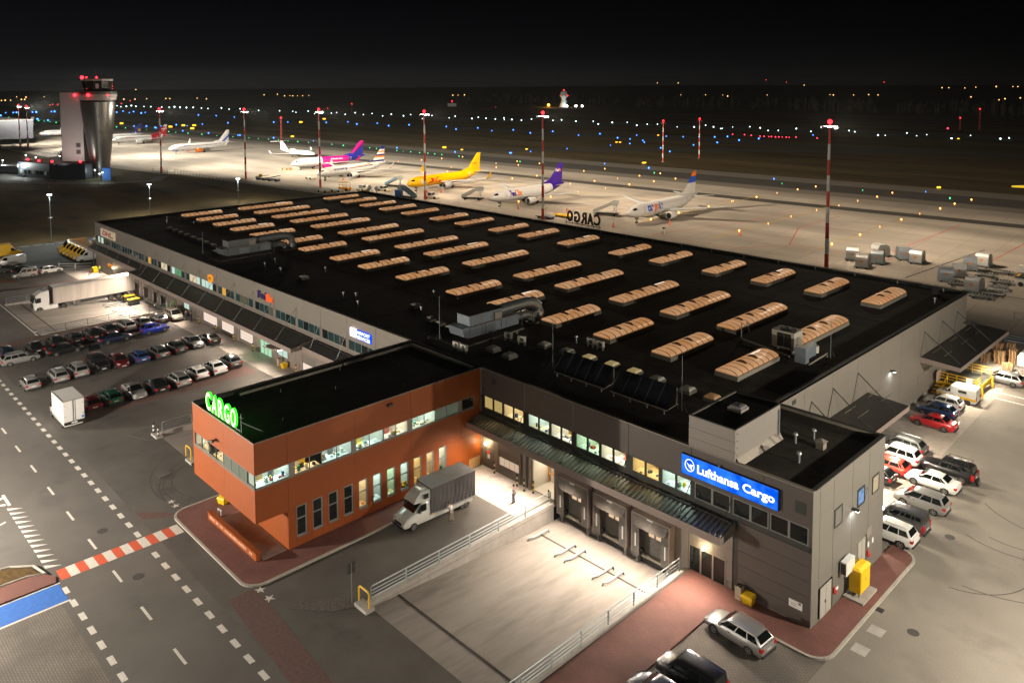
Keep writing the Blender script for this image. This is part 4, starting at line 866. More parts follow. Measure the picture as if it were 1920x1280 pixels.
lp(-1.0, -0.02, WZ0, WZ1)
# pillars between the low windows
lw = [(-20.5 + 1.5 * k, -19.55 + 1.5 * k) for k in range(11)]
lp(YI, lw[0][0], 0.12, 3.5)
for k in range(10): lp(lw[k][1], lw[k + 1][0], 0.12, 3.5, orange_clad, "pier")
lp(lw[-1][1], -0.02, 0.12, 3.5)
for a, b in lw: lp(a, b, 0.12, 0.95, orange_clad, "wall_panel")
wp("wall_core", MB().box(-0.2, YI + .1, 0, -0.14, -0.1, 0.93).box(X0 + 0.14, YO + .14, 3.45, -0.14, -0.1, 3.5).box(X0 + .14, YI + .14, 0, X0 + .2, -0.1, 9.9).box(-0.2, YO + .2, 7.4, -0.13, -0.1, 9.9).box(X0 + .2, YO + .14, 7.4, -0.2, YO + .2, 9.9).box(X0 + .2, YO + .14, 3.5, -0.2, YO + .2, 6.15).box(-0.2, YO + .2, 3.55, -0.13, -.1, 6.15), back)
wp("scraped_board", MB().box(0.0, -1.7, 0.05, 0.02, -0.25, 1.05), mat("raw_board", (0.5, 0.3, 0.13), 0.7, 0, 0.1, 3))
# west wall, overhang soffit, recessed ground floor
for i in range(5): wp("wall_panel", MB().box(X0, SE[i] + (T if i == 0 else 0), 3.43, X0 + T, SE[i + 1] - G, 9.93), orange_clad)
wp("soffit", MB().box(X0 + .01, YO + 0.02, 3.40, -0.02, YI + 0.1, 3.44), orange_clad)
fp(X0, -5.5, 3.44, WZ0); fp(-5.5, 0.0, 3.44, WZ0); fp(X0, -5.5, WZ1, 9.93); fp(-5.5, 0.0, WZ1, 9.93)
fp(X0, -9.3, 0.12, 3.4, plastic_white, "entrance_lobby", YI); fp(-9.3, -4.6, 0.12, 3.4, orange_clad, "wall_panel", YI); fp(-4.6, -0.13, 0.12, 3.4, orange_clad, "wall_panel", YI)
wp("wall_panel", MB().box(X0, YI + T, 0.12, X0 + T, -0.1, 3.42), orange_clad)
# lights under the long facade, camera on the front
cmo = wp("camera_bracket", MB().box(-6.9, YO - 0.5, 8.1, -6.6, YO, 8.2).cyl((-7.3, YO - 0.55, 8.0), (-6.6, YO - 0.4, 8.12), 0.1), frame_dark)
wp("floodlight", MB().box(0.0, -11.4, 9.3, 0.3, -10.9, 9.5), frame_dark)
wp("downpipe", MB().tube([(0.03, -0.06, 9.9), (0.03, -0.06, 0.1)], 0.04), galv)
# front ribbon window
w = wp("window", MB().box(X0 + .3, YO + 0.03, WZ0, -0.02, YO + 0.1, WZ0 + 0.1).box(X0 + .3, YO + .03, WZ1 - 0.05, -0.02, YO + .1, WZ1), frame_alu)
fp(X0, X0 + 0.35, WZ0, WZ1, orange_clad, "pier")
xs = [X0 + 0.35 + (11.35) * i / 8 for i in range(9)]
st = ["o", "w", "y", "w", None, None, None, "g"]
for i in range(8):
    P("pane", MB().quad((xs[i] + 0.04, YO + 0.06, WZ0 + 0.1), (xs[i + 1] - 0.04, YO + 0.06, WZ0 + 0.1), (xs[i + 1] - 0.04, YO + 0.06, WZ1 - 0.05), (xs[i] + 0.04, YO + 0.06, WZ1 - 0.05)), glass if st[i] else dull_pane, w)
    P("mullion", MB().box(xs[i] - 0.035, YO + 0.02, WZ0, xs[i] + 0.035, YO + 0.1, WZ1), frame_alu if i > 3 else frame_dark, w)
P("sill", MB().box(X0 + 0.3, YO - 0.04, WZ0 - 0.06, 0.02, YO + 0.02, WZ0 + 0.01), coping, w)
room(wing, (xs[0], YO, 0), (1, 0, 0), (0, 1, 0), xs[2] - xs[0], 3.0, 5.4, 7.9, "w", sill=6.3)
room(wing, (xs[2], YO, 0), (1, 0, 0), (0, 1, 0), xs[4] - xs[2], 3.0, 5.4, 7.9, "o", sill=6.3)
# long ribbon window
w = wp("window", MB().box(-0.1, YO + .02, WZ0, -0.03, -1.0, WZ0 + 0.1).box(-0.1, YO + .02, WZ1 - 0.05, -0.03, -1.0, WZ1), frame_alu)
P("sill", MB().box(-0.02, YO, WZ0 - 0.06, 0.04, -1.0, WZ0 + 0.01), coping, w)
seg = [(-24.0, -22.5, "c"), (-22.5, -21.05, "c"), (-21.05, -20.5, "s"), (-20.5, -19.2, "o"), (-19.2, -18.03, "o"), (-18.03, -16.6, "b"), (-16.6, -15.1, "b"), (-15.1, -14.6, "s"), (-14.6, -13.28, "b"), (-13.28, -11.74, "b"), (-11.74, -10.4, "b"), (-10.4, -9.08, "b"), (-9.08, -8.5, "s"), (-8.5, -7.16, "c"), (-7.16, -5.85, "c"), (-5.85, -4.45, "d"), (-4.45, -2.97, "d"), (-2.97, -2.45, "s"), (-2.45, -1.0, "k")]
blindlit = mat("lit_blind_pane", (0.3, 0.3, 0.28), 0.15, 0, 0.25, 3.0, stretch=(1, 0.6, 6), emit=(0.8, 0.85, 0.8), es=0.42)
for a, b, k in seg:
    if k == "s": P("spandrel", MB().box(-0.1, a + 0.03, WZ0 + 0.1, -0.04, b - 0.03, WZ1 - 0.05), spandrel, w); continue
    P("pane", MB().quad((-0.06, a + 0.04, WZ0 + 0.1), (-0.06, b - 0.04, WZ0 + 0.1), (-0.06, b - 0.04, WZ1 - 0.05), (-0.06, a + 0.04, WZ1 - 0.05)), {"d": dull_pane, "k": dark_pane}.get(k, glass), w)
    P("mullion", MB().box(-0.1, b - 0.035, WZ0, -0.02, b + 0.035, WZ1), frame_alu, w)
P("corner_post", MB().box(-0.1, YO + 0.0, WZ0, -0.0, YO + 0.09, WZ1), frame_dark, w)
room(wing, (0, -23.9, 0), (0, 1, 0), (-1, 0, 0), 2.9, 3.0, 5.4, 7.9, "c", sill=6.3)
room(wing, (0, -20.5, 0), (0, 1, 0), (-1, 0, 0), 2.5, 3.0, 5.4, 7.9, "o", sill=6.3)
room(wing, (0, -18.0, 0), (0, 1, 0), (-1, 0, 0), 2.9, 3.0, 5.4, 7.9, "c", sill=6.3)
room(wing, (0, -14.6, 0), (0, 1, 0), (-1, 0, 0), 2.8, 3.0, 5.4, 7.9, "c", sill=6.3)
room(wing, (0, -11.7, 0), (0, 1, 0), (-1, 0, 0), 2.6, 3.0, 5.4, 7.9, "w", sill=6.3)
room(wing, (0, -8.5, 0), (0, 1, 0), (-1, 0, 0), 2.7, 3.0, 5.4, 7.9, "c", sill=6.3)
slat_m = mat("white_slat", (0.7, 0.7, 0.67), 0.6, 0, 0.05, 3)
for a, b in ((-18.0, -16.65), (-16.55, -15.15), (-14.55, -13.3), (-13.2, -11.8), (-11.7, -10.4)):
    sl = MB(); k = 10
    top = rq.uniform(6.25, 6.6)
    for i in range(k):
        z = 7.3 - (7.3 - top) * i / (k - 1); sl.add([(-0.14, a + 0.05, z), (-0.14, b - 0.05, z), (-0.20, b - 0.05, z - 0.07 + 0.0), (-0.20, a + 0.05, z - 0.07)], [(0, 1, 2, 3)])
    bl = P("window_blind", sl, slat_m, w); bl["kind"] = "stuff"
# tall low windows
tone = [None, None, None, None, "o", "c", "g", "c", "y", "o", "w"]
for k, (a, b) in enumerate(lw):
    w = wp("window", MB().box(-0.1, a + 0.01, 0.95, -0.02, b - 0.01, 1.05).box(-0.1, a + .01, 3.4, -0.02, b - .01, 3.49).box(-0.1, a + .01, 1.05, -0.02, a + 0.06, 3.4).box(-0.1, b - 0.14, 1.05, -0.02, b - 0.01, 3.4), frame_alu)
    P("transom", MB().box(-0.09, a + 0.06, 2.38, -0.01, b - 0.14, 2.48), frame_alu, w)
    P("sill", MB().box(-0.02, a, 0.88, 0.06, b, 0.95), galv, w)
    for z0, z1 in ((1.05, 2.38), (2.48, 3.4)):
        P("pane", MB().quad((-0.06, a + .06, z0), (-0.06, b - .14, z0), (-0.06, b - .14, z1), (-0.06, a + .06, z1)), glass if tone[k] else dark_pane, w)
    if tone[k]: room(wing, (0, a - 0.2, 0), (0, 1, 0), (-1, 0, 0), 1.38, 3.2, 0.2, 3.5, tone[k])

# ------------------------------------------------------------------ signs
def sign(name, label): return thing(name, label, "sign")
green_glow = lampmat("green_white_letter", (0.50, 1.0, 0.30), 4.0, True)
green_edge = lampmat("green_letter_edge", (0.03, 1.0, 0.02), 2.2, True)
sg = sign("rooftop_letters", "glowing green CARGO letters standing on the front edge of the orange wing")
wx = [-8.75, -7.55, -6.3, -5.15, -3.95]
for ch, x in zip("CARGO", wx):
    vs, fs = text_fit(ch, 0.95, 1.52, 0.015, 0.0)
    l = P("letter", MB().add(vs, fs).xf(FRONT(x, YO - 0.02, 10.28)), green_glow, sg)
    vs, fs = text_fit(ch, 1.07, 1.64, 0.05, 0.06)
    P("letter_case", MB().add(vs, fs).xf(FRONT(x - 0.06, YO + 0.09, 10.22)), green_edge, l)
P("support", MB().box(-8.9, YO + 0.15, 10.1, -2.6, YO + 0.22, 10.16).tube([(-2.5, YO + 0.2, 10.0), (-2.5, YO + 0.2, 11.6)], 0.03).tube([(-2.5, YO + 0.2, 10.9), (-2.0, YO + 1.9, 9.7)], 0.05).tube([(-5.6, YO + 0.2, 10.9), (-5.6, YO + 1.9, 9.7)], 0.03).tube([(-8.5, YO + 0.2, 10.9), (-8.5, YO + 1.9, 9.7)], 0.03), galv, sg)
dk = mat("black_sign_letter", (0.015, 0.015, 0.015), 0.7, 0, 0)
sg = sign("rooftop_letters", "unlit CARGO letters seen from behind on the apron side roof edge")
for ch, x in zip("CARGO", [-38.9, -40.65, -42.3, -44.0, -45.9]):
    vs, fs = text_fit(ch, 1.45, 2.25, 0.03, 0.10)
    P("letter", MB().add(vs, fs).xf(BACK(x + 0.2, YB + 0.1, 10.75)), dk, sg)
sup = MB()
for x in (-38.9, -40.3, -41.5, -43, -44.3, -45.6, -47.3): sup.tube([(x, YB + 0.05, 10.0), (x, YB + 0.05, 11.3)], 0.04).tube([(x, YB + .05, 11.0), (x, YB - 1.2, 9.7)], 0.03)
P("support", sup.box(-47.4, YB, 10.5, -38.4, YB + 0.08, 10.6), frame_dark, sg)
# blue light box
lh = sign("light_box_sign", "long blue light box reading Lufthansa Cargo above the dock canopy")
blue_m = bpy.data.materials.new("blue_light_box"); blue_m.use_nodes = True; n = blue_m.node_tree; n.nodes.clear()
oo = n.nodes.new("ShaderNodeOutputMaterial"); ee = n.nodes.new("ShaderNodeEmission"); g1 = n.nodes.new("ShaderNodeTexCoord"); z1 = n.nodes.new("ShaderNodeTexNoise"); z1.inputs["Scale"].default_value = 1.1; z1.inputs["Detail"].default_value = 1
r1 = n.nodes.new("ShaderNodeValToRGB"); r1.color_ramp.elements[0].position = 0.35; r1.color_ramp.elements[1].position = 0.75; r1.color_ramp.elements[0].color = (0.0, 0.095, 0.80, 1); r1.color_ramp.elements[1].color = (0.04, 0.26, 1.0, 1)
n.links.new(g1.outputs["Object"], z1.inputs["Vector"]); n.links.new(z1.outputs["Fac"], r1.inputs[0]); n.links.new(r1.outputs[0], ee.inputs["Color"]); n.links.new(ee.outputs[0], oo.inputs["Surface"]); ee.inputs["Strength"].default_value = 1.15
SX0, SX1, SZ0, SZ1 = 23.65, 31.76, 7.72, 9.3
P("case", MB().box(SX0, -0.24, SZ0, SX1, -0.02, SZ1), mat("blue_sign_case", (0.01, 0.03, 0.2), 0.5, 0, 0), lh)
P("face", MB().quad((SX0 + 0.03, -0.245, SZ0 + 0.03), (SX1 - 0.03, -0.245, SZ0 + 0.03), (SX1 - 0.03, -0.245, SZ1 - 0.03), (SX0 + 0.03, -0.245, SZ1 - 0.03)), blue_m, lh)
wl_ = lampmat("white_sign_letter", (0.92, 0.96, 1.0), 1.6, False)
text_part("lettering", "Lufthansa", 3.55, 0.72, FRONT(25.1, -0.26, 8.15), wl_, lh, 0.035)
text_part("lettering", "Cargo", 2.55, 0.86, FRONT(28.95, -0.26, 8.0), wl_, lh, 0.035)
cx, cz = 24.42, 8.56
ringm = MB(); N = 40
for i in range(N):
    a0, a1 = 2 * math.pi * i / N, 2 * math.pi * (i + 1) / N
    ringm.add([(cx + 0.44 * math.cos(a0), -0.26, cz + 0.5 * math.sin(a0)), (cx + 0.44 * math.cos(a1), -0.26, cz + 0.5 * math.sin(a1)), (cx + 0.36 * math.cos(a1), -0.26, cz + 0.42 * math.sin(a1)), (cx + 0.36 * math.cos(a0), -0.26, cz + 0.42 * math.sin(a0))], [(0, 1, 2, 3)])
ringm.add([(cx - 0.30, -0.262, cz + 0.20), (cx - 0.02, -0.262, cz + 0.02), (cx + 0.08, -0.262, cz + 0.12), (cx + 0.34, -0.262, cz + 0.10), (cx + 0.22, -0.262, cz - 0.05), (cx + 0.20, -0.262, cz - 0.34), (cx - 0.05, -0.262, cz - 0.16)], [(0, 1, 2, 3, 4, 5, 6)])
P("emblem", ringm, wl_, lh)
P("bracket", MB().box(26.9, -0.2, SZ1, 27.0, -0.1, SZ1 + 0.12), galv, lh)
# DHL panel
sg = sign("wall_sign_panel", "pale DHL panel with red letters near the far west corner of the facade")
P("panel", MB().box(-114.7, -0.3, 7.72, -106.75, -0.02, 9.28), mat("cream_sign_panel", (0.62, 0.5, 0.38), 0.5, 0, 0.08, 1, emit=(0.9, 0.72, 0.5), es=0.22), sg)
text_part("lettering", "DHL", 5.6, 0.95, FRONT(-113.6, -0.31, 8.05), mat("red_sign_letter", (0.5, 0.02, 0.02), 0.5, 0, 0), sg, 0.03, 0.0, 0.25)
P("stripe", MB().quad((-109.2, -0.31, 8.02), (-107.2, -0.31, 8.02), (-107.1, -0.31, 8.2), (-109.1, -0.31, 8.2)), MATS["red_sign_letter"], sg)
# shield
sg = sign("shield_sign", "small glowing orange UPS shield on the west facade")
sh = [(-63.95, 8.35), (-63.1, 8.55), (-62.3, 8.35), (-62.3, 7.75), (-62.6, 7.4), (-63.1, 7.2), (-63.6, 7.4), (-63.95, 7.75)]
P("shield", MB().extr([(x, -0.02, z) for x, z in sh], (0, -0.18, 0)), lampmat("orange_shield", (1.0, 0.33, 0.02), 1.0, True), sg)
text_part("lettering", "UPS", 1.0, 0.5, FRONT(-63.65, -0.21, 7.68), mat("brown_sign_letter", (0.12, 0.05, 0.01), 0.6, 0, 0), sg, 0.03)
# FedEx letters on the wall
fed_p = mat("purple_sign_letter", (0.022, 0.010, 0.09), 0.5, 0, 0, emit=(0.05, 0.02, 0.25), es=0.05); fed_o = mat("orange_sign_letter", (0.75, 0.1, 0.01), 0.5, 0, 0, emit=(1.0, 0.13, 0.01), es=0.5)
sg = sign("wall_letters", "purple and orange FedEx letters on the west facade")
text_part("lettering", "Fed", 2.45, 1.05, FRONT(-47.25, -0.1, 7.98), fed_p, sg, 0.04, 0.08)
text_part("lettering", "Ex", 1.95, 0.98, FRONT(-44.75, -0.1, 7.98), fed_o, sg, 0.04, 0.08)
# AIRPORT SERVICES
sg = sign("wall_letters", "white AIRPORT SERVICES letters glowing blue beside a bright pink and white square")
wa = lampmat("white_blue_letter", (0.80, 0.88, 1.0), 2.4, True)
text_part("lettering", "AIRPORT", 2.75, 0.42, FRONT(-22.0, -0.16, 8.42), wa, sg, 0.03, 0.0)
text_part("lettering", "SERVICES", 2.75, 0.42, FRONT(-22.0, -0.16, 7.86), wa, sg, 0.03, 0.0)
P("blue_backlight", MB().box(-22.1, -0.13, 7.8, -19.1, -0.03, 8.92), lampmat("blue_backlight", (0.0, 0.06, 1.0), 1.5, True), sg)
P("square_logo", MB().box(-23.4, -0.2, 7.92, -22.25, -0.03, 8.88), lampmat("pink_white_logo", (1.0, 0.80, 0.88), 4.2, True), sg)
P("logo_bar", MB().box(-23.2, -0.215, 8.1, -23.05, -0.205, 8.7).box(-22.9, -0.215, 8.1, -22.75, -0.205, 8.7).box(-22.6, -0.215, 8.1, -22.45, -0.205, 8.7), lampmat("pink_logo_bar", (1.0, 0.2, 0.35), 1.0), sg)
# small DHL board over the parcel door
sg = sign("door_sign", "small lit yellow and red board over the parcel shop door in the west loading area")
P("panel", MB().box(-111.4, -0.2, 2.0, -108.9, -0.04, 2.5), lampmat("yellow_board", (1.0, 0.45, 0.06), 0.9, True), sg)
P("stripe", MB().box(-111.0, -0.21, 2.12, -109.3, -0.2, 2.38), lampmat("red_board_print", (0.9, 0.05, 0.02), 0.6), sg)

# ------------------------------------------------------------------ rooftop machines
def ahu(name, label, x, y, ox=1.0, dark=1.0):
    m = steel_blue if dark else mat("shaded_machine_steel", (0.15, 0.165, 0.17), 0.45, 0.4, 0.1, 2)  # far unit: darker copy of the steel, weak light painted into the colour
    t = thing(name, label, "ventilation unit", (x, y, rz_))
    P("support_frame", MB().tube([(-3.2, -1.2, 0.25), (2.6, -1.2, 0.25)], 0.09).tube([(2.6, -1.2, 0.25), (2.6, 8.2, 0.35)], 0.09).box(-3.3, -1.3, 0, -3.1, -1.1, 0.25).box(2.5, -1.3, 0, 2.7, -1.1, 0.3).box(2.5, 2.9, 0, 2.7, 3.1, 0.3).box(2.5, 7.0, 0, 2.7, 7.2, 0.3), coping, t)
    low = P("lower_cabinet", MB().box(-0.4, 0.5, 0.75, 1.8, 8.2, 1.9), m, t)
    up = P("upper_cabinet", MB().box(-0.3, 0.7, 1.95, 1.75, 5.6, 3.15), m, t)
    P("intake_hood", MB().add([(-0.5, -0.2, 1.05), (1.9, -0.2, 1.05), (1.9, 0.5, 0.8), (-0.5, 0.5, 0.8), (-0.5, -0.45, 2.0), (1.9, -0.45, 2.0), (1.9, 0.5, 2.05), (-0.5, 0.5, 2.05)], [(3, 2, 1, 0), (4, 5, 6, 7), (0, 1, 5, 4), (1, 2, 6, 5), (2, 3, 7, 6), (3, 0, 4, 7)]), m, t)
    P("roof", MB().box(-0.4, 0.55, 3.16, 1.85, 5.7, 3.24), bitumen, t)
    for k in range(4):
        P("access_panel", MB().box(1.8, 0.7 + k * 1.85, 0.85, 1.84, 2.4 + k * 1.85, 1.8), steel_blue if k % 2 else m, low)
    for k in range(3): P("access_panel", MB().box(1.75, 0.9 + k * 1.6, 2.05, 1.79, 2.35 + k * 1.6, 3.05), m, up)
    P("control_box", MB().box(1.8, 4.3, 2.1, 2.0, 5.3, 2.9), coping, up)
    P("handrail", MB().tube([(1.95, 0.8, 1.95), (1.95, 8.0, 2.0)], 0.05).tube([(1.95, 3.0, 0.9), (1.95, 3.0, 1.95)], 0.04).tube([(1.95, 5.4, 0.9), (1.95, 5.4, 1.95)], 0.04), coping, t)
    P("duct", MB().tube([(0.7, 5.5, 2.55), (0.7, 7.5, 2.6), (0.7, 10.6, 2.62), (0.75, 11.7, 2.45), (0.8, 12.4, 1.9), (0.8, 12.6, 1.2), (0.8, 12.6, 0.1)], 0.62, 14), duct_steel if dark else m, t, True)
    P("duct", MB().tube([(1.0, 8.2, 1.35), (1.0, 10.2, 1.35), (1.0, 11.0, 1.0), (1.0, 11.2, 0.1)], 0.5, 12), duct_steel if dark else m, t, True)
    P("duct_collar", MB().box(0.0, 12.0, 0.0, 1.6, 13.3, 0.25).box(0.3, 10.6, 0, 1.7, 11.9, 0.2), coping, t)
    P("duct_stand", MB().tube([(1.9, 8.6, 0), (1.9, 8.6, 2.3)], 0.05).tube([(1.9, 10.4, 0), (1.9, 10.4, 2.3)], 0.05).tube([(1.9, 8.6, 2.3), (1.9, 10.4, 2.3)], 0.05), frame_dark, t)
    return t
ahu("air_handling_unit", "big blue grey air handling unit with fat silver ducts behind the solar collectors", -8.4, 3.6)
ahu("air_handling_unit", "big dim air handling unit on the far west part of the roof", -67.4, 3.4, dark=0)
def split(x, y, rz, label):
    t = thing("outdoor_unit", label, "air conditioner", (x, y, rz_), rz, "pairs of outdoor units on the roof")
    P("case", MB().box(-0.45, -0.18, 0.35, 0.45, 0.18, 1.0), beige_steel, t)
    P("fan", MB().cyl((0.1, -0.19, 0.68), (0.1, -0.2, 0.68), 0.24, n=14), frame_dark, t)
    P("stand", MB().box(-0.4, -0.15, 0, -0.34, 0.15, 0.35).box(0.34, -0.15, 0, 0.4, 0.15, 0.35), galv, t)
split(-6.2, 2.05, 0, "left outdoor unit of the pair by the air handling unit frame"); split(-5.0, 2.05, 0, "right outdoor unit of the pair by the air handling unit frame")
split(3.2, 13.1, 0, "left outdoor unit of the pair between the orange skylights"); split(4.5, 13.1, 0, "right outdoor unit of the pair between the orange skylights")
split(-4.6, 8.2, 0.3, "single outdoor unit left behind the air handling unit"); split(-2.6, 8.3, 0.3, "single outdoor unit near the square roof domes")
t = thing("condenser_unit", "beige condenser with two black coils and two fans in front of a long skylight", "air conditioner", (17.4, 26.0, rz_))
P("case", MB().box(0, 0, 0.5, 2.5, 1.9, 2.35), beige_steel, t)
for x in (0.62, 1.42): P("coil", MB().box(x, -0.03, 0.7, x + 0.74, 0.0, 2.15), black_plastic, t)
for x in (1.1, 1.9): P("fan", MB().lathe([(0.42, 0), (0.45, 0.12), (0.36, 0.16), (0.05, 0.14)], 16, (x - 0.1, 0.95, 2.35)), black_plastic, t)
P("stand", MB().box(0.1, 0.1, 0, 0.25, 1.8, 0.5).box(2.2, 0.1, 0, 2.35, 1.8, 0.5), galv, t)
P("pipe", MB().tube([(2.5, 0.6, 1.0), (2.9, 0.5, 0.9), (2.9, 0.2, 0.6), (2.6, 0.1, 0.5)], 0.11), black_plastic, t)
t = thing("control_cabinet", "blue grey roof cabinet on a low rail beside the condenser", "cabinet", (21.3, 23.3, rz_))
P("case", MB().box(0, 0, 0.4, 1.15, 0.8, 2.0), steel_blue, t); P("case_extension", MB().box(0.3, 0.85, 0.7, 1.0, 2.7, 1.9), steel_blue, t)
P("vessel", MB().cyl((0.75, 3.1, 0.8), (0.75, 3.1, 1.5), 0.32, n=12), beige_steel, t)
P("rail", MB().tube([(1.3, 0.5, 0.3), (1.3, 4.6, 0.45), (1.3, 4.6, 0)], 0.09), coping, t)
t = thing("pipe_rail", "long grey pipe rail with an upright post running beside the near skylight", "pipe", (13.6, 26.4, rz_))
P("rail", MB().tube([(0, 0, 0.3), (6.5, -1.7, 0.3)], 0.1), coping, t); P("post", MB().tube([(0, 0, 0), (0, 0, 2.0)], 0.07), coping, t)
P("dish", MB().ball((0.6, 0.3, 2.0), 0.22), hd, t); P("strut", MB().tube([(0.5, 0.3, 2.0), (0.8, 0.5, 0.8), (1.6, 1.0, 0.2)], 0.04), frame_dark, t)
# solar collectors
def solar(x0, x1, label):
    t = thing("solar_array", label, "solar array", (x0, 4.15, rz_), 0, "solar collector rows")
    n = 5; w = (x1 - x0) / n
    for i in range(n):
        P("collector", MB().extr([(i * w + 0.03, 0.0, 0.5), ((i + 1) * w - 0.03, 0.0, 0.5), ((i + 1) * w - 0.03, 1.45, 2.1), (i * w + 0.03, 1.45, 2.1)], (0, 0.06, -0.06)), solar_black, t)
        P("edge_strip", MB().extr([(i * w - 0.025, -0.01, 0.51), (i * w + 0.02, -0.01, 0.51), (i * w + 0.02, 1.45, 2.11), (i * w - 0.025, 1.45, 2.11)], (0, 0.01, -0.01)), mat("collector_edge", (0.07, 0.08, 0.09), 0.5, 0.5, 0), t)
    P("rail", MB().box(0, -0.1, 0.36, x1 - x0, 0.0, 0.46), coping, t)
    for i in range(4): P("foot", MB().box(0.3 + i * (x1 - x0 - 0.7) / 3, -0.08, 0, 0.42 + i * (x1 - x0 - .7) / 3, 0.02, 0.36), coping, t)
    P("back_strut", MB().tube([(x1 - x0, 1.4, 2.05), (x1 - x0, 1.55, 0.0)], 0.05).tube([(x1 - x0, 0.1, 0.45), (x1 - x0 + 0.02, 1.5, 0.6)], 0.05).tube([(x1 - x0, 1.35, 1.9), (x1 - x0 + 0.2, 1.0, 0.7)], 0.04), coping, t)
solar(6.1, 12.35, "row of five black solar collectors nearer the orange wing")
solar(13.1, 19.3, "row of five black solar collectors nearer the stair tower")
for x, y, h, lb in ((-9.5, 2.4, 5.2, "thin lightning rod beside the air handling unit"), (4.9, 5.2, 5.0, "thin lightning rod at the left end of the solar collectors"), (19.7, 5.7, 5.0, "thin lightning rod at the right end of the solar collectors"), (23.0, 27.8, 4.0, "thin lightning rod beside the blue grey roof cabinet"), (-72.5, 2.8, 4.0, "thin lightning rod beside the dim air handling unit")):
    t = thing("lightning_rod", lb, "lightning rod", (x, y, rz_), 0, "lightning rods on the roof")
    P("rod", MB().cyl((0, 0, 0), (0, 0, h), 0.04, 0.02, 6), mat("rod_steel", (0.16, 0.22, 0.21), 0.5, 0.3, 0), t)
    P("tripod", MB().tube([(0.6, 0, 0), (0, 0, 1.1)], 0.02).tube([(-0.4, 0.5, 0), (0, 0, 1.1)], 0.02).tube([(-0.4, -0.5, 0), (0, 0, 1.1)], 0.02), frame_dark, t)
# things on the east end wall
t = thing("wall_air_conditioner", "white air conditioner hung on the east end wall above the yellow gas cabinet", "air conditioner", (XE, 4.4, 2.15))
P("case", MB().box(0.15, 0, 0, 0.6, 1.5, 1.0), plastic_white, t); P("fan_grille", MB().box(0.2, -0.015, 0.1, 0.55, 0.0, 0.9), frame_dark, t)
P("bracket", MB().box(0, 0.2, -0.06, 0.6, 0.28, 0), galv, t); P("bracket", MB().box(0, 1.2, -0.06, 0.6, 1.28, 0), galv, t)
t = thing("gas_cabinet", "bright yellow gas cabinet on a concrete slab at the east end wall", "gas cabinet", (34.55, 5.5, 0.11))
P("cabinet", MB().box(0, 0, 0.45, 0.85, 1.7, 2.15), plastic_yellow, t); P("plinth", MB().box(-0.25, -0.45, 0, 1.25, 2.1, 0.16), concrete, t)
P("leg", MB().box(0.1, 0.1, 0.16, 0.2, 0.2, 0.45), galv, t); P("leg", MB().box(0.65, 0.1, 0.16, 0.75, 0.2, 0.45), galv, t); P("leg", MB().box(0.65, 1.5, 0.16, 0.75, 1.6, 0.45), galv, t)
P("door", MB().box(0.85, 0.08, 0.55, 0.88, 1.62, 2.05), plastic_yellow, t); P("roof", MB().add([(-.04, -.04, 2.15), (0.9, -.04, 2.15), (0.9, 1.74, 2.15), (-.04, 1.74, 2.15), (0.2, .1, 2.32), (0.65, .1, 2.32), (0.65, 1.6, 2.32), (0.2, 1.6, 2.32)], [(0, 1, 5, 4), (1, 2, 6, 5), (2, 3, 7, 6), (3, 0, 4, 7), (4, 5, 6, 7), (3, 2, 1, 0)]), plastic_yellow, t)
P("warning_mark", MB().add([(0.885, 0.7, 1.25), (0.885, 1.0, 1.25), (0.885, 0.85, 1.55)], [(0, 1, 2)]), mat("worn_warning", (0.5, 0.3, 0.12), 0.7, 0, 0), t)
t = thing("litter_bin", "pale concrete litter bin with black top by the glazed entrance", "litter bin", (28.75, -0.75, 0.11))
P("body", MB().box(0, 0, 0, 0.5, 0.5, 0.95), mat("bin_concrete", (0.45, 0.37, 0.28), 0.8, 0, 0.12, 6), t); P("lid", MB().box(0.06, 0.06, 0.95, 0.44, 0.44, 1.0), black_rubber, t)
def grit(x, y, rz, label, z=0.12):
    t = thing("grit_bin", label, "grit bin", (x, y, z), rz)
    P("body", MB().loft([[(-0.36, -0.25, 0), (0.36, -0.25, 0), (0.36, 0.25, 0), (-0.36, 0.25, 0)], [(-0.45, -0.34, 0.5), (0.45, -0.34, 0.5), (0.45, 0.34, 0.6), (-0.45, 0.34, 0.6)]]), plastic_yellow, t)
    P("lid", MB().loft([[(-0.48, -0.37, 0.5), (0.48, -0.37, 0.5), (0.48, 0.37, 0.6), (-0.48, 0.37, 0.6)], [(-0.4, -0.28, 0.62), (0.4, -0.28, 0.62), (0.4, 0.3, 0.74), (-0.4, 0.3, 0.74)]]), plastic_yellow, t)
grit(29.75, -0.55, 0.0, "yellow grit bin beside the pale litter bin at the glazed entrance", 0.11)
grit(-10.9, -21.9, 0.3, "yellow grit bin under the overhang of the orange wing")
grit(-39.0, -0.7, 0.0, "yellow grit bin by the green lit west entrance", 0.0)
grit(-74.6, -1.2, 0.8, "yellow grit bin at the corner of the west loading ramp", 0.0)
t = thing("litter_bin", "pale litter bin by the green lit west entrance", "litter bin", (-40.6, -0.9, 0.0))
P("body", MB().box(0, 0, 0, 0.5, 0.5, 0.95), MATS["bin_concrete"], t); P("lid", MB().box(0.06, 0.06, 0.95, 0.44, 0.44, 1.0), black_rubber, t)
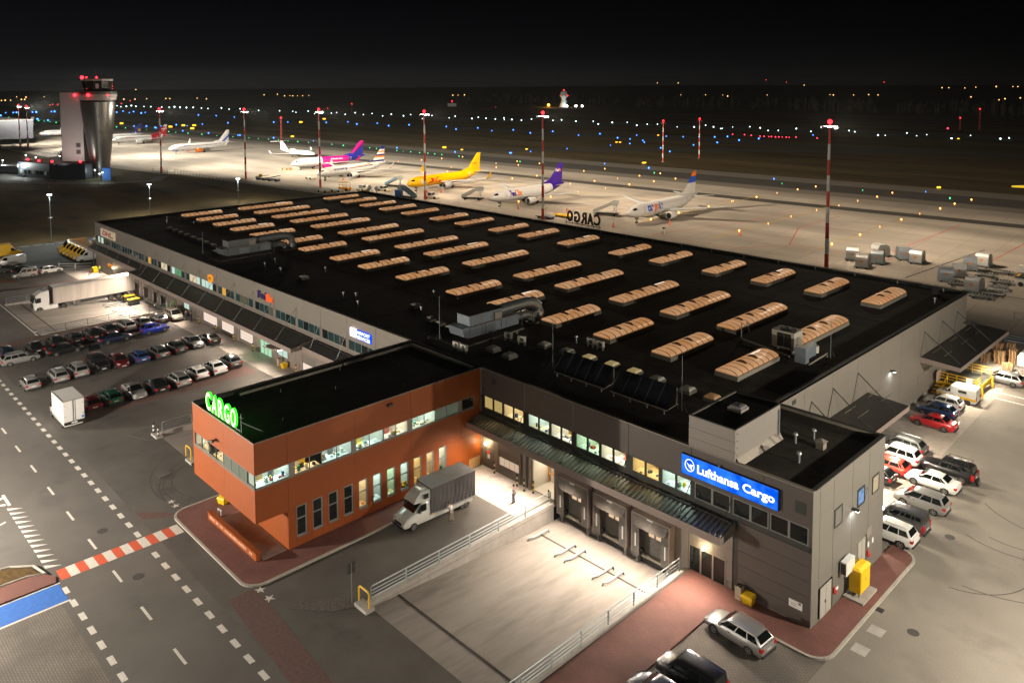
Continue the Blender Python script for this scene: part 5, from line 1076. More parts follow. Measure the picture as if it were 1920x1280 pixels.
# low orange wall with the hoop, before the overhang
t = thing("low_wall", "low orange rendered wall on the red pavement below the overhang", "low wall", (0, 0, 0.12))
P("wall", MB().prism([(-9.3, -24.0), (-0.35, -23.95), (-0.35, -23.62), (-9.3, -23.67)], 0, 0.62), orange_clad, t)
P("top", MB().prism([(-9.35, -24.05), (-0.3, -24.0), (-0.3, -23.57), (-9.35, -23.62)], 0.62, 0.68), orange_clad, t)
lv = MB(); xx = -8.9
while xx < -1.2:
    w_ = rq.uniform(0.10, 0.24)
    if rq.random() < 0.82: lv.box(xx, -24.0 - 0.012 + 0.0056 * (xx + 9.3), 0.22, xx + w_, -23.99 + 0.0056 * (xx + 9.3), 0.22 + rq.uniform(0.18, 0.27))
    xx += w_ + rq.uniform(0.04, 0.1)
P("weathered_lettering", lv, mat("worn_white_lettering", (0.62, 0.38, 0.27), 0.7, 0, 0.2, 9), t)
def hoop(label, pts, m, cat="barrier", group=None):
    t = thing("hoop_barrier", label, cat, pts[0], 0, group)
    P("hoop", MB().tube([Vector(p) - Vector(pts[0]) for p in pts], 0.07, 8), m, t)
    return t
hoop("thin white bicycle hoop at the end of the low orange wall", [(-8.5, -23.4, 0.12), (-8.5, -23.4, 1.15), (-7.9, -23.4, 1.15), (-7.9, -23.4, 0.12)], plastic_white)
hoop("yellow hoop barrier on the nose of the front ramp wall", [(9.7, -20.9, 0.35), (9.7, -20.9, 1.35), (9.85, -20.9, 1.5), (10.85, -20.9, 1.5), (11.0, -20.9, 1.35), (11.0, -20.9, 0.35)], yellow_steel)
hoop("yellow hoop barrier on the ramp wall behind the orange wing", [(-22.2, -20.7, 0.3), (-22.2, -20.7, 1.3), (-22.05, -20.7, 1.45), (-21.05, -20.7, 1.45), (-20.9, -20.7, 1.3), (-20.9, -20.7, 0.3)], yellow_steel)
# ------------------------------------------------------------------ ramp walls and railings
def rail_wall(label, x, y0, y1, zt, flip=1, nose=True, z_in=-1.25, lo=0.0):
    t = thing("ramp_wall", label, "ramp wall", (x, y0, 0))
    P("wall", MB().box(-0.22, 0, -1.3, 0.22, y1 - y0, zt), concrete, t)
    if nose: P("nose", MB().box(-0.75, -0.75, -0.2, 0.75, 0.0, zt - 0.08), concrete, t)
    r = P("top_rail", MB().tube([(0, 0.2, zt + 0.02), (0, 0.2, zt + 0.95), (0, 0.35, zt + 1.05), (0, y1 - y0 - 0.2, zt + 1.05), (0, y1 - y0 - 0.2, zt + 0.02)], 0.05), galv, t)
    for k in range(3): P("rail", MB().tube([(0, 0.25, zt + 0.22 + 0.25 * k), (0, y1 - y0 - 0.2, zt + 0.22 + 0.25 * k)], 0.035), galv, t)
    n = int((y1 - y0) / 2.9)
    for i in range(1, n + 1): P("post", MB().box(-0.045, 0.2 + i * (y1 - y0 - .4) / (n + 0.001) - 0.045, zt, 0.045, 0.2 + i * (y1 - y0 - .4) / (n + .001) + 0.045, zt + 1.04), galv, t)
    return t
rail_wall("concrete ramp wall with grey railing between the parked truck and the docks", 10.35, -20.5, 0.0 - 0.8, 0.35)
rail_wall("low ramp wall with grey railing beside the red entrance pavement", 24.1, -27.5, -0.8, 0.2, nose=False)
rail_wall("ramp wall with thin railing between the west docks and the first row of cars", -78.1, -20.2, -0.8, 0.15, nose=False)
rail_wall("ramp wall with thin railing on the far side of the articulated lorry", -101.2, -20.2, -0.8, 0.2, nose=False)
rail_wall("ramp wall with grey railing left of the orange wing", -29.6, -20.5, -0.8, 0.35)
rail_wall("ramp wall hidden close behind the orange wing", -21.1, -20.2, -0.8, 0.3)
for x, y, lb in ((-30.2, -21.0, "left"), (-28.9, -21.0, "right")):
    t = thing("striped_bollard", f"{lb} of two black and white bollards on the ramp wall left of the orange wing", "bollard", (x, y, 0.27), 0, "bollards on a ramp wall nose")
    for k in range(5): P("band", MB().cyl((0, 0, k * 0.22), (0, 0, k * 0.22 + 0.22), 0.1, n=10), plastic_white if k % 2 else black_plastic, t)
for i, (x, y) in enumerate(((-103.2, -20.9), (-77.9, -21.0))):
    t = thing("striped_bollard", ("black and white bollard at the far corner of the lorry ramp", "black and white bollard at the car row corner of the lorry ramp")[i], "bollard", (x, y, 0), 0, "bollards at the lorry ramp")
    for k in range(5): P("band", MB().cyl((0, 0, k * 0.22), (0, 0, k * 0.22 + 0.22), 0.1, n=10), plastic_white if k % 2 else black_plastic, t)
BL = ["striped bollard beside the grey door in the front corner", "striped bollard between the roller door and the steel columns", "striped bollard before the steel columns", "yellow black bollard inside the open goods doorway", "striped bollard at the dock side of the open goods doorway"]
for (x, y), lb in zip([(2.26, -0.38), (5.6, -0.55), (6.75, -0.75), (7.6, -0.4), (9.75, -0.6)], BL):
    t = thing("striped_bollard", lb, "bollard", (x, y, 0.005), 0, "bollards along the front loading wall")
    for k in range(5): P("band", MB().cyl((0, 0, k * 0.24), (0, 0, k * 0.24 + 0.24), 0.085, n=10), (plastic_yellow if "yellow" in lb else mat("cream_band", (0.65, 0.56, 0.3), 0.6, 0, 0)) if k % 2 else black_plastic, t)
for x, lb in ((-66.9, "left of the first lit west roller door"), (-60.5, "between the first and second lit west roller doors"), (-54.4, "between the second and third lit west roller doors"), (-48.3, "right of the third lit west roller door"), (-36.0, "at the step of the west canopy")):
    t = thing("striped_bollard", "yellow black bollard " + lb, "bollard", (x, -0.6, 0.005), 0, "bollards between the west roller doors")
    for k in range(5): P("band", MB().cyl((0, 0, k * 0.24), (0, 0, k * 0.24 + 0.24), 0.085, n=10), plastic_yellow if k % 2 else black_plastic, t)
# wheel guides on the dock floor
WG = ["leftmost", "second from left", "third from left", "fourth from left", "rightmost"]
for (x, y), lb in zip([(11.6, -4.6), (14.8, -4.7), (15.9, -4.7), (18.95, -4.8), (20.0, -4.8)], WG):
    t = thing("wheel_guide", f"{lb} of five bent steel wheel guides on the front dock floor", "wheel guide", (x, y, -1.16), 0, "wheel guides at the front docks")
    P("tube", MB().tube([(-0.25, -0.35, 0.0), (-0.2, -0.25, 0.22), (0, 0.1, 0.24), (0, 1.95, 0.24), (0, 2.1, 0.0)], 0.09, 8), galv, t)
for i, x in enumerate((-92.3, -90.6, -87.2, -86.2, -83.4, -82.2)):
    t = thing("wheel_guide", "%s of six steel wheel guides on the west dock floor" % ["leftmost", "second from left", "third from left", "fourth from left", "fifth from left", "rightmost"][i], "wheel guide", (x, -6.8, -1.0), 0, "wheel guides at the west docks")
    P("tube", MB().tube([(-0.25, -0.35, 0.0), (-0.2, -0.25, 0.22), (0, 0.1, 0.24), (0, 2.6, 0.2), (0, 2.8, 0.0)], 0.09, 8), galv, t)
for i, (x, y) in enumerate(((-94.0, -3.2), (-90.9, -3.4))):
    t = thing("dock_block", ("yellow topped dock block nearer the lorry trailer", "yellow topped dock block standing clear of the lorry trailer")[i], "dock block", (x, y, -1.25), 0, "yellow dock blocks")
    P("block", MB().box(0, 0, 0, 0.8, 1.8, 1.0), frame_dark, t); P("top", MB().box(-0.06, -0.06, 1.0, 0.86, 1.86, 1.14), yellow_steel, t)
# post with a small sign seen edge-on beside the yellow hoop
t = thing("sign_post", "thin grey post with a narrow sign beside the yellow hoop of the front ramp", "sign post", (9.2, -21.2, 0))
P("post", MB().tube([(0, 0, 0), (0, 0, 3.1)], 0.04), galv, t); P("plate", MB().box(-0.02, -0.35, 2.3, 0.02, 0.35, 3.1), frame_dark, t)
t = thing("gate_rail", "white horizontal rail barrier by the yellow vans", "barrier", (-125.0, -5.5, 0))
P("rail", MB().tube([(0, 0, 1.1), (4.2, 5.0, 1.1)], 0.06).tube([(0, 0, 0.6), (4.2, 5.0, 0.6)], 0.04), plastic_white, t); P("post", MB().box(-0.1, -0.1, 0, 0.1, 0.1, 1.3), plastic_white, t); P("post", MB().box(2.0, 2.4, 0, 2.2, 2.6, 1.1), plastic_white, t)
# lean-to canopy at the west end wall
t = thing("lean_to_roof", "pale lean-to roof with a yellow stripe behind the far west corner", "lean-to roof", (XL, 0, 0))
P("roof", MB().extr([(-4.6, 0.5, 5.3), (0.0, 0.5, 6.0), (0.0, 9.0, 6.0), (-4.6, 9.0, 5.3)], (0, 0, 0.12)), mat("pale_blue_roof_sheet", (0.30, 0.35, 0.37), 0.5, 0.2, 0.1), t)
P("stripe", MB().extr([(-4.4, 3.2, 5.46), (0.0, 3.2, 6.13), (0.0, 4.1, 6.13), (-4.4, 4.1, 5.46)], (0, 0, 0.01)), yellow_steel, t)
P("post", MB().box(-4.5, 0.7, 0, -4.3, 0.9, 5.3), galv, t); P("post", MB().box(-4.5, 8.6, 0, -4.3, 8.8, 5.3), galv, t)
# ------------------------------------------------------------------ vehicles
tyre_m = mat("tyre_rubber", (0.015, 0.015, 0.015), 0.85, 0, 0)
alloy = mat("wheel_alloy", (0.42, 0.41, 0.39), 0.35, 0.7, 0)
car_glass = mat("car_glass", (0.006, 0.008, 0.008), 0.04, 0, 0, spec=0.8)
lens_w = mat("headlight_lens", (0.55, 0.56, 0.55), 0.1, 0.2, 0, spec=0.8)
lens_r = mat("tail_light_lens", (0.42, 0.012, 0.012), 0.15, 0, 0, spec=0.7)
plate_m = mat("number_plate", (0.6, 0.6, 0.55), 0.6, 0, 0)
PAINT = {}
def paint(name, c, metal=0.35, rough=0.3):
    if name not in PAINT: PAINT[name] = mat("car_paint_" + name, c, rough, metal, 0.0, coat=0.8)
    return PAINT[name]
for nm, c, mt in (("black", (0.010, 0.010, 0.012), 0.2), ("anthracite", (0.05, 0.052, 0.055), 0.5), ("grey", (0.13, 0.135, 0.135), 0.6), ("silver", (0.42, 0.42, 0.41), 0.6), ("white", (0.72, 0.72, 0.70), 0.0), ("navy", (0.012, 0.022, 0.055), 0.3), ("blue", (0.015, 0.04, 0.45), 0.2), ("midblue", (0.02, 0.06, 0.22), 0.3), ("steelblue", (0.015, 0.05, 0.16), 0.4), ("red", (0.50, 0.012, 0.018), 0.1), ("darkred", (0.14, 0.008, 0.014), 0.3), ("orangered", (0.62, 0.05, 0.03), 0.1), ("green", (0.02, 0.16, 0.10), 0.3), ("beige", (0.55, 0.50, 0.42), 0.3), ("vanyellow", (0.85, 0.50, 0.0), 0.0), ("vangrey", (0.085, 0.09, 0.10), 0.4)): paint(nm, c, mt)

def wheel(parent, x, y, r, wd, sgn, rimr=0.64, paintm=None):
    w = P("wheel", MB().loft([MB().ring((0, sgn * -wd / 2, 0), (0, sgn, 0), r * 0.93, 16), MB().ring((0, sgn * -wd * 0.35, 0), (0, sgn, 0), r, 16), MB().ring((0, sgn * wd * 0.35, 0), (0, sgn, 0), r, 16), MB().ring((0, sgn * wd / 2, 0), (0, sgn, 0), r * 0.93, 16)]), tyre_m, parent, loc=(x, y, r))
    rm = MB()
    rr_ = r * rimr
    rm.loft([MB().ring((0, sgn * (wd / 2 - 0.02), 0), (0, sgn, 0), rr_, 16), MB().ring((0, sgn * (wd / 2 + 0.004), 0), (0, sgn, 0), rr_, 16), MB().ring((0, sgn * (wd / 2 + 0.004), 0), (0, sgn, 0), rr_ * 0.86, 16), MB().ring((0, sgn * (wd / 2 - 0.03), 0), (0, sgn, 0), rr_ * 0.80, 16)], cap=False)
    for i in range(5):
        a = 2 * math.pi * i / 5; ca, sa = math.cos(a), math.sin(a); q = rr_ * 0.13
        y0, y1 = sgn * (wd / 2 - 0.01), sgn * (wd / 2 + 0.006)
        pts = [(-sa * q, y1, ca * q), (sa * q, y1, -ca * q), (ca * rr_ * 0.9 + sa * q * 0.6, y1, sa * rr_ * 0.9 - ca * q * 0.6), (ca * rr_ * 0.9 - sa * q * 0.6, y1, sa * rr_ * 0.9 + ca * q * 0.6)]
        rm.add(pts, [(0, 1, 2, 3), (3, 2, 1, 0)])
    P("rim", rm, paintm or alloy, w)
    return w

def paintable(o):
    o.material_slots[0].link = "OBJECT"; o["paint"] = 1
    return o
def inset(mb, a, b, c, d, u0, u1, v0, v1, off=0.012):
    a, b, c, d = map(Vector, (a, b, c, d))
    n = (b - a).cross(d - a).normalized() * off
    f = lambda u, v: (a * (1 - u) + b * u) * (1 - v) + (d * (1 - u) + c * u) * v + n
    return mb.add([f(u0, v0), f(u1, v0), f(u1, v1), f(u0, v1)], [(0, 1, 2, 3)])
CARS = {
    # L, W, H, belt, wheel r, bonnet z, windscreen base x, roof front x, roof rear x, rear base x, deck, rear side-windows split
    "hatch": dict(L=4.1, W=1.76, H=1.48, belt=0.94, r=0.31, hood=0.82, f0=1.02, f1=0.30, r1=-1.45, r0=-1.93, deck=0.95),
    "sedan": dict(L=4.65, W=1.80, H=1.45, belt=0.93, r=0.32, hood=0.80, f0=1.05, f1=0.30, r1=-0.95, r0=-1.65, deck=0.98),
    "wagon": dict(L=4.75, W=1.82, H=1.50, belt=0.95, r=0.32, hood=0.82, f0=1.15, f1=0.40, r1=-1.75, r0=-2.22, deck=0.96),
    "suv": dict(L=4.55, W=1.85, H=1.68, belt=1.08, r=0.36, hood=0.98, f0=1.05, f1=0.45, r1=-1.75, r0=-2.10, deck=1.08),
    "mpv": dict(L=4.4, W=1.80, H=1.66, belt=1.02, r=0.32, hood=0.88, f0=1.35, f1=0.50, r1=-1.75, r0=-2.10, deck=1.02),
    "boxy": dict(L=4.45, W=1.80, H=1.84, belt=1.10, r=0.32, hood=0.95, f0=1.25, f1=0.62, r1=-2.05, r0=-2.16, deck=1.10),
    "coupe": dict(L=4.5, W=1.80, H=1.38, belt=0.90, r=0.33, hood=0.78, f0=0.95, f1=0.15, r1=-0.85, r0=-1.80, deck=0.95),
    "offroad": dict(L=4.7, W=1.88, H=1.82, belt=1.15, r=0.39, hood=1.08, f0=0.85, f1=0.50, r1=-2.05, r0=-2.22, deck=1.15),
}
PROTO = {}
def build_car(kind, root):
    s = CARS[kind]; L, W_, Hh, belt = s["L"], s["W"], s["H"], s["belt"]; hw = W_ / 2; h = L / 2
    zb = 0.2 if kind not in ("suv", "offroad") else 0.32
    boxy = kind in ("boxy", "offroad")
    rear = [(-h, 0.90, zb + 0.2, s["deck"] - 0.22), (-h + 0.06, 0.95, zb + 0.08, s["deck"] - 0.03), (-h + 0.25, 0.98, zb, s["deck"])]
    front = [(s["f0"], 0.985, zb, belt - 0.03), (h - 0.55, 0.96, zb, s["hood"] + (0.02 if boxy else 0.0)), (h - 0.2, 0.90, zb + 0.04, s["hood"] - (0.03 if boxy else 0.09)), (h - 0.04, 0.82, zb + 0.1, s["hood"] - (0.10 if boxy else 0.22)), (h, 0.74, zb + 0.16, s["hood"] - (0.2 if boxy else 0.32))]
    stn = rear + [(s["r0"] if s["r0"] > -h + 0.3 else -h + 0.5, 0.99, zb, s["deck"]), (0.0, 1.0, zb, belt)] + front
    rings = []
    for x, k, z0, z1 in stn:
        w = hw * k; zm = z0 + (z1 - z0) * 0.55
        half = [(w * 0.86, z0), (w * 0.97, z0 + 0.1), (w, zm), (w * 0.975, z1 - (z1 - z0) * 0.18), (w * 0.90, z1 - 0.02), (w * 0.6, z1 + 0.012)]
        rings.append([(x, y, z) for y, z in half] + [(x, -y, z) for y, z in reversed(half)])
    rings = [list(reversed(r)) for r in rings]
    body = paintable(P("body", MB().loft(rings), PAINT["grey"], root, True))
    wb, wt = hw * 0.90, hw * 0.70 if not boxy else hw * 0.80
    F0, F1, R1, R0 = s["f0"], s["f1"], s["r1"], s["r0"]; zt = Hh - 0.05; zf = belt - 0.03; zr = s["deck"] - 0.01
    def rg(xf, xr, w, za, zc): return [(xf, w, za), (xr, w, zc), (xr, -w, zc), (xf, -w, za)]
    def cs(x, w0, z0, w1, z1, d): return [(x, w0, z0), (x, w1, z1 - d), (x, w1 * 0.86, z1), (x, w1 * 0.4, z1 + d * 0.35), (x, -w1 * 0.4, z1 + d * 0.35), (x, -w1 * 0.86, z1), (x, -w1, z1 - d), (x, -w0, z0)]
    wm = (wt + wb) / 2
    cab = MB().loft([cs(F0, wb, zf, wb, zf + .02, .01), cs((F0 + F1) / 2, wb, zf, wm, (zf + zt) / 2 + .02, .02), cs(F1, wb, zf, wt, zt + .01, .03), cs(F1 - .3, wb, zf, wt, Hh - .01, .05), cs((F1 * .4 + R1 * .6), wb, (zf + zr) / 2, wt, Hh, .05), cs(R1 + .3, wb, zr, wt, zt + .01, .05), cs(R1, wb, zr, wt, zt - .04, .03), cs((R0 + R1) / 2, wb, zr, wm, (zr + zt) / 2, .02), cs(R0, wb, zr, wb, zr + .02, .01)])
    cabin = paintable(P("cabin", cab, PAINT["grey"], root, True))
    P("windscreen", inset(MB(), (F0, -wb, zf), (F0, wb, zf), (F1, wt, zt), (F1, -wt, zt), 0.05, 0.95, 0.06, 0.96, 0.035), car_glass, root)
    P("rear_window", inset(MB(), (R0, wb, zr), (R0, -wb, zr), (R1, -wt, zt - .03), (R1, wt, zt - .03), 0.07, 0.93, 0.16, 0.9, 0.035), car_glass, root)
    splits = {"sedan": [(0.05, 0.42), (0.46, 0.80), (0.82, 0.93)], "coupe": [(0.06, 0.52), (0.56, 0.88)], "hatch": [(0.05, 0.45), (0.49, 0.84), (0.87, 0.95)], "boxy": [(0.06, 0.36), (0.40, 0.66), (0.70, 0.94)], "offroad": [(0.06, 0.36), (0.40, 0.66), (0.70, 0.95)]}.get(kind, [(0.05, 0.38), (0.41, 0.68), (0.71, 0.95)])
    for sg in (1, -1):
        for u0, u1 in splits:
            q = ((F0, sg * wb, zf), (R0, sg * wb, zr), (R1, sg * wt, zt - .03), (F1, sg * wt, zt))
            m_ = inset(MB(), *q, u0, u1, 0.10, 0.86, 0.02 * sg)
            m_.f = [tuple(reversed(f)) for f in m_.f] if sg < 0 else m_.f
            P("side_window", m_, car_glass, root)
        xw = L * 0.295
        for x in (xw, -xw * 0.97):
            P("wheel_arch", MB().loft([MB().ring((x, sg * (hw * 0.80), s["r"]), (0, sg, 0), s["r"] + 0.06, 18), MB().ring((x, sg * (hw * 0.985), s["r"]), (0, sg, 0), s["r"] + 0.06, 18), MB().ring((x, sg * (hw * 0.985), s["r"]), (0, sg, 0), s["r"] - 0.06, 18)], cap=False), black_plastic, root)
            wheel(root, x, sg * (hw - 0.09), s["r"], 0.2, sg)
        P("headlight", MB().extr([(h - 0.42, sg * hw * 0.90, s["hood"] - 0.10), (h - 0.12, sg * hw * 0.76, s["hood"] - 0.16), (h - 0.10, sg * hw * 0.50, s["hood"] - 0.14), (h - 0.18, sg * hw * 0.50, s["hood"] - 0.04), (h - 0.44, sg * hw * 0.84, s["hood"] + 0.00)], (0.03, 0, -0.005)), lens_w, root)
        z0 = s["deck"] - (0.30 if not boxy else 0.5)
        P("tail_light", MB().box(-h - 0.01, min(sg * hw * 0.68, sg * hw * 0.985), z0, -h + 0.22, max(sg * hw * 0.68, sg * hw * 0.985), z0 + (0.2 if not boxy else 0.5)), lens_r, root)
        P("mirror", MB().box(F0 - 0.38, min(sg * hw * 0.95, sg * hw * 1.14), belt + 0.02, F0 - 0.2, max(sg * hw * .95, sg * hw * 1.14), belt + 0.18), black_plastic, root)
        P("door_handle", MB().box(F0 - 1.05, min(sg * hw * 1.0, sg * hw * 1.005), belt - 0.16, F0 - 0.88, max(sg * hw, sg * hw * 1.02), belt - 0.12), black_plastic, root)
    P("number_plate", MB().box(-h - 0.02, -0.26, zb + 0.38, -h + 0.03, 0.26, zb + 0.5), plate_m, root)
    P("number_plate", MB().box(h - 0.06, -0.26, zb + 0.18, h + 0.02, 0.26, zb + 0.3), plate_m, root)
    P("bumper", MB().box(-h - 0.04, -hw * 0.86, zb + 0.02, -h + 0.1, hw * 0.86, zb + 0.22), black_plastic, root)
    P("grille", MB().box(h - 0.16, -hw * 0.4, s["hood"] - 0.30, h + 0.008, hw * 0.4, s["hood"] - 0.22), black_plastic, root)
    if kind in ("wagon", "suv"):
        for sg in (1, -1): P("roof_rail", MB().tube([(F1 - 0.1, sg * wt * 0.9, Hh), (F1 - 0.3, sg * wt * 0.92, Hh + 0.06), (R1 + 0.3, sg * wt * 0.92, Hh + 0.05), (R1 + 0.1, sg * wt * 0.9, Hh - 0.01)], 0.02, 5), galv, root)
    if kind == "offroad":
        wheel(root, -h - 0.18, 0.1, 0.36, 0.22, -1).rotation_euler = (0, 0, rad(-90))
        root.children[-1].location = (-h - 0.16, 0.1, 0.95)
        P("roof_rack", MB().tube([(F1 - 0.3, -wt, Hh + 0.14), (R1 + 0.2, -wt, Hh + 0.14), (R1 + 0.2, wt, Hh + 0.14), (F1 - 0.3, wt, Hh + 0.14), (F1 - 0.3, -wt, Hh + 0.14)], 0.025, 5).tube([(F1 - 0.3, -wt, Hh), (F1 - 0.3, -wt, Hh + 0.14)], 0.02).tube([(-0.8, -wt, Hh), (-0.8, -wt, Hh + 0.14)], 0.02).tube([(R1 + .2, -wt, Hh), (R1 + .2, -wt, Hh + .14)], 0.02).tube([(R1 + .2, wt, Hh), (R1 + .2, wt, Hh + .14)], 0.02).tube([(-0.8, wt, Hh), (-0.8, wt, Hh + .14)], 0.02), black_plastic, root)
        for sg in (1, -1): P("sill_trim", MB().box(-1.0, min(sg * hw, sg * (hw + .02)), 0.38, 0.9, max(sg * hw, sg * (hw + .02)), 0.5), PAINT["silver"], root)

def repaint(o, m):
    for c in [o] + list(o.children_recursive):
        if c.get("paint"): c.material_slots[0].link = "OBJECT"; c.material_slots[0].material = m

def car(kind, colour, x, y, face, label, group="cars", z=0.0):
    """face: 0 bonnet towards +X, 180 towards -X, 90 towards +Y"""
    if kind not in PROTO:
        r = thing("parked_car", label, "car", (x, y, z), rad(face), group); PROTO[kind] = r; build_car(kind, r)
    else:
        r = dup(PROTO[kind]); r.location = (x, y, z); r.rotation_euler = (0, 0, rad(face)); tag(r, label, "car", group)
    repaint(r, PAINT[colour])
    return r
GA, GC, GD, GE = "cars along the west ramp railing", "cars in the middle west row", "cars in the west row by the box truck", "cars along the east wall"
car("hatch", "navy", -71.0, -26.4, 180, "dark hatchback cut by the left picture edge at the end of the railing row", GA)
car("sedan", "black", -70.6, -22.9, 180, "black car with red tail lights second from the left end of the railing row", GA)
car("hatch", "black", -71.2, -20.1, 180, "black hatchback behind the dark lengthwise saloon in the railing row", GA)
car("hatch", "anthracite", -71.2, -17.6, 180, "charcoal hatchback fourth from the left in the railing row", GA)
car("suv", "black", -71.1, -15.1, 180, "tall black car fifth from the left in the railing row", GA)
car("sedan", "anthracite", -72.0, -12.5, 180, "charcoal saloon left of the silver hatchback in the railing row", GA)
car("mpv", "silver", -72.0, -9.9, 180, "silver hatchback in the railing row behind the bright blue car", GA)
car("sedan", "grey", -72.0, -7.5, 180, "grey saloon in the railing row close behind the bright blue car", GA)
car("hatch", "grey", -72.4, -4.8, 180, "dark silver hatchback next to the beige car at the loading end", GA)
car("mpv", "beige", -72.4, -2.4, 0, "pale beige car facing out at the loading end of the railing row", GA)
GB = "cars parked lengthwise before the railing row"
car("wagon", "silver", -66.7, -25.6, 90, "silver estate car parked lengthwise at the far left", GB)
car("sedan", "black", -66.6, -20.0, 90, "black saloon parked lengthwise left of the navy one", GB)
car("sedan", "navy", -67.0, -13.1, 90, "navy saloon parked lengthwise left of the bright blue hatchback", GB)
car("hatch", "blue", -67.6, -7.2, 90, "bright blue hatchback parked lengthwise near the loading doors", GB)
car("hatch", "silver", -55.6, -27.0, 180, "small pale hatchback alone at the road end of the middle row", GC)
car("wagon", "silver", -56.1, -23.7, 180, "silver estate car second from the road in the middle row", GC)
car("mpv", "silver", -56.1, -21.3, 180, "silver compact third from the road in the middle row", GC)
car("offroad", "black", -56.6, -18.6, 0, "big black people carrier facing out in the middle row", GC)
car("hatch", "darkred", -55.9, -16.2, 0, "small dark red car facing out in the middle row", GC)
car("hatch", "midblue", -55.9, -13.6, 180, "royal blue hatchback beside the small dark red car", GC)
car("wagon", "grey", -56.1, -11.0, 180, "grey estate car right of the royal blue hatchback", GC)
car("sedan", "anthracite", -56.5, -8.3, 180, "charcoal saloon third from the roller doors in the middle row", GC)
car("coupe", "grey", -56.9, -5.6, 0, "blue grey saloon facing out second from the roller doors", GC)
car("coupe", "black", -57.0, -3.2, 180, "black coupe next to the roller doors in the middle row", GC)
car("hatch", "darkred", -43.2, -23.6, 180, "dark red hatchback right beside the white box truck", GD)
car("hatch", "green", -43.4, -21.2, 180, "green hatchback second from the box truck", GD)
car("sedan", "silver", -43.4, -18.5, 0, "silver saloon facing out third from the box truck", GD)
car("sedan", "black", -43.4, -15.9, 180, "black saloon between the two silver cars of the box truck row", GD)
car("wagon", "silver", -43.6, -13.1, 180, "silver hatchback with dark rear glass fifth from the box truck", GD)
car("hatch", "white", -44.2, -10.4, 180, "white hatchback left of the white saloon in the box truck row", GD)
car("sedan", "white", -44.5, -7.9, 180, "white saloon next to the grey hatchback at the building end", GD)
car("hatch", "grey", -45.2, -5.4, 180, "dark grey hatchback last in the box truck row by the green lit door", GD)
GW = "vehicles at the grass strip by the left picture edge"
car("boxy", "silver", -122.0, -12.4, 270, "silver small van in front of the other cars on the grass strip", GW)
car("sedan", "black", -126.6, -11.4, 90, "black car behind the silver small van on the grass strip", GW)
car("sedan", "grey", -129.6, -13.2, 90, "grey car cut by the left picture edge behind the silver small van", GW)
car("hatch", "white", -122.8, -7.5, 90, "white hatchback with a red light furthest up the grass strip", GW)
# east yard
car("hatch", "white", 27.7, 48.2, 180, "white hatchback beside the white and yellow van", GE)
car("hatch", "steelblue", 27.9, 45.1, 180, "dark blue hatchback between the white hatchback and the red saloon", GE)
car("sedan", "red", 28.7, 41.6, 180, "bright red saloon standing clear of the canopy", GE)
car("wagon", "grey", 28.3, 33.3, 180, "dark grey estate with a red light behind the white people carrier", GE)
car("suv", "white", 28.9, 30.4, 180, "white people carrier partly hidden by the corner of the end wall", GE)
car("hatch", "orangered", 29.0, 27.6, 180, "bright red hatchback mostly hidden by the end wall", GE)
car("hatch", "black", 28.6, 24.9, 180, "black car of which only the tail shows past the end wall", GE)
car("offroad", "black", 33.7, 30.6, 180, "black off road car with roof rack and spare wheel", GE)
car("sedan", "white", 33.2, 27.4, 180, "long white saloon next to the black off road car", GE)
car("mpv", "silver", 33.8, 22.8, 180, "silver compact car in front of the white saloon", GE)
car("boxy", "vangrey", 33.6, 18.2, 180, "dark grey passenger van between the silver compact and the nearest white car", GE)
car("suv", "white", 33.6, 15.5, 180, "nearest white sport utility car at the corner of the end wall", GE)
car("wagon", "silver", 30.4, 61.6, 180, "silver estate car parked by the yellow railing platform", GE)
car("hatch", "silver", 34.5, 63.0, 180, "silver car cut by the right picture edge beside the pallets", GE)
GF = "cars on the paved bays in the foreground"
car("wagon", "silver", 31.1, -4.3, 176, "silver estate car parked in front of the glazed entrance", GF)
car("boxy", "black", 31.2, -10.3, 180, "glossy black small van behind the silver estate car", GF)
car("hatch", "navy", 30.6, -12.9, 180, "dark car cut by the bottom picture edge beside the black small van", GF)

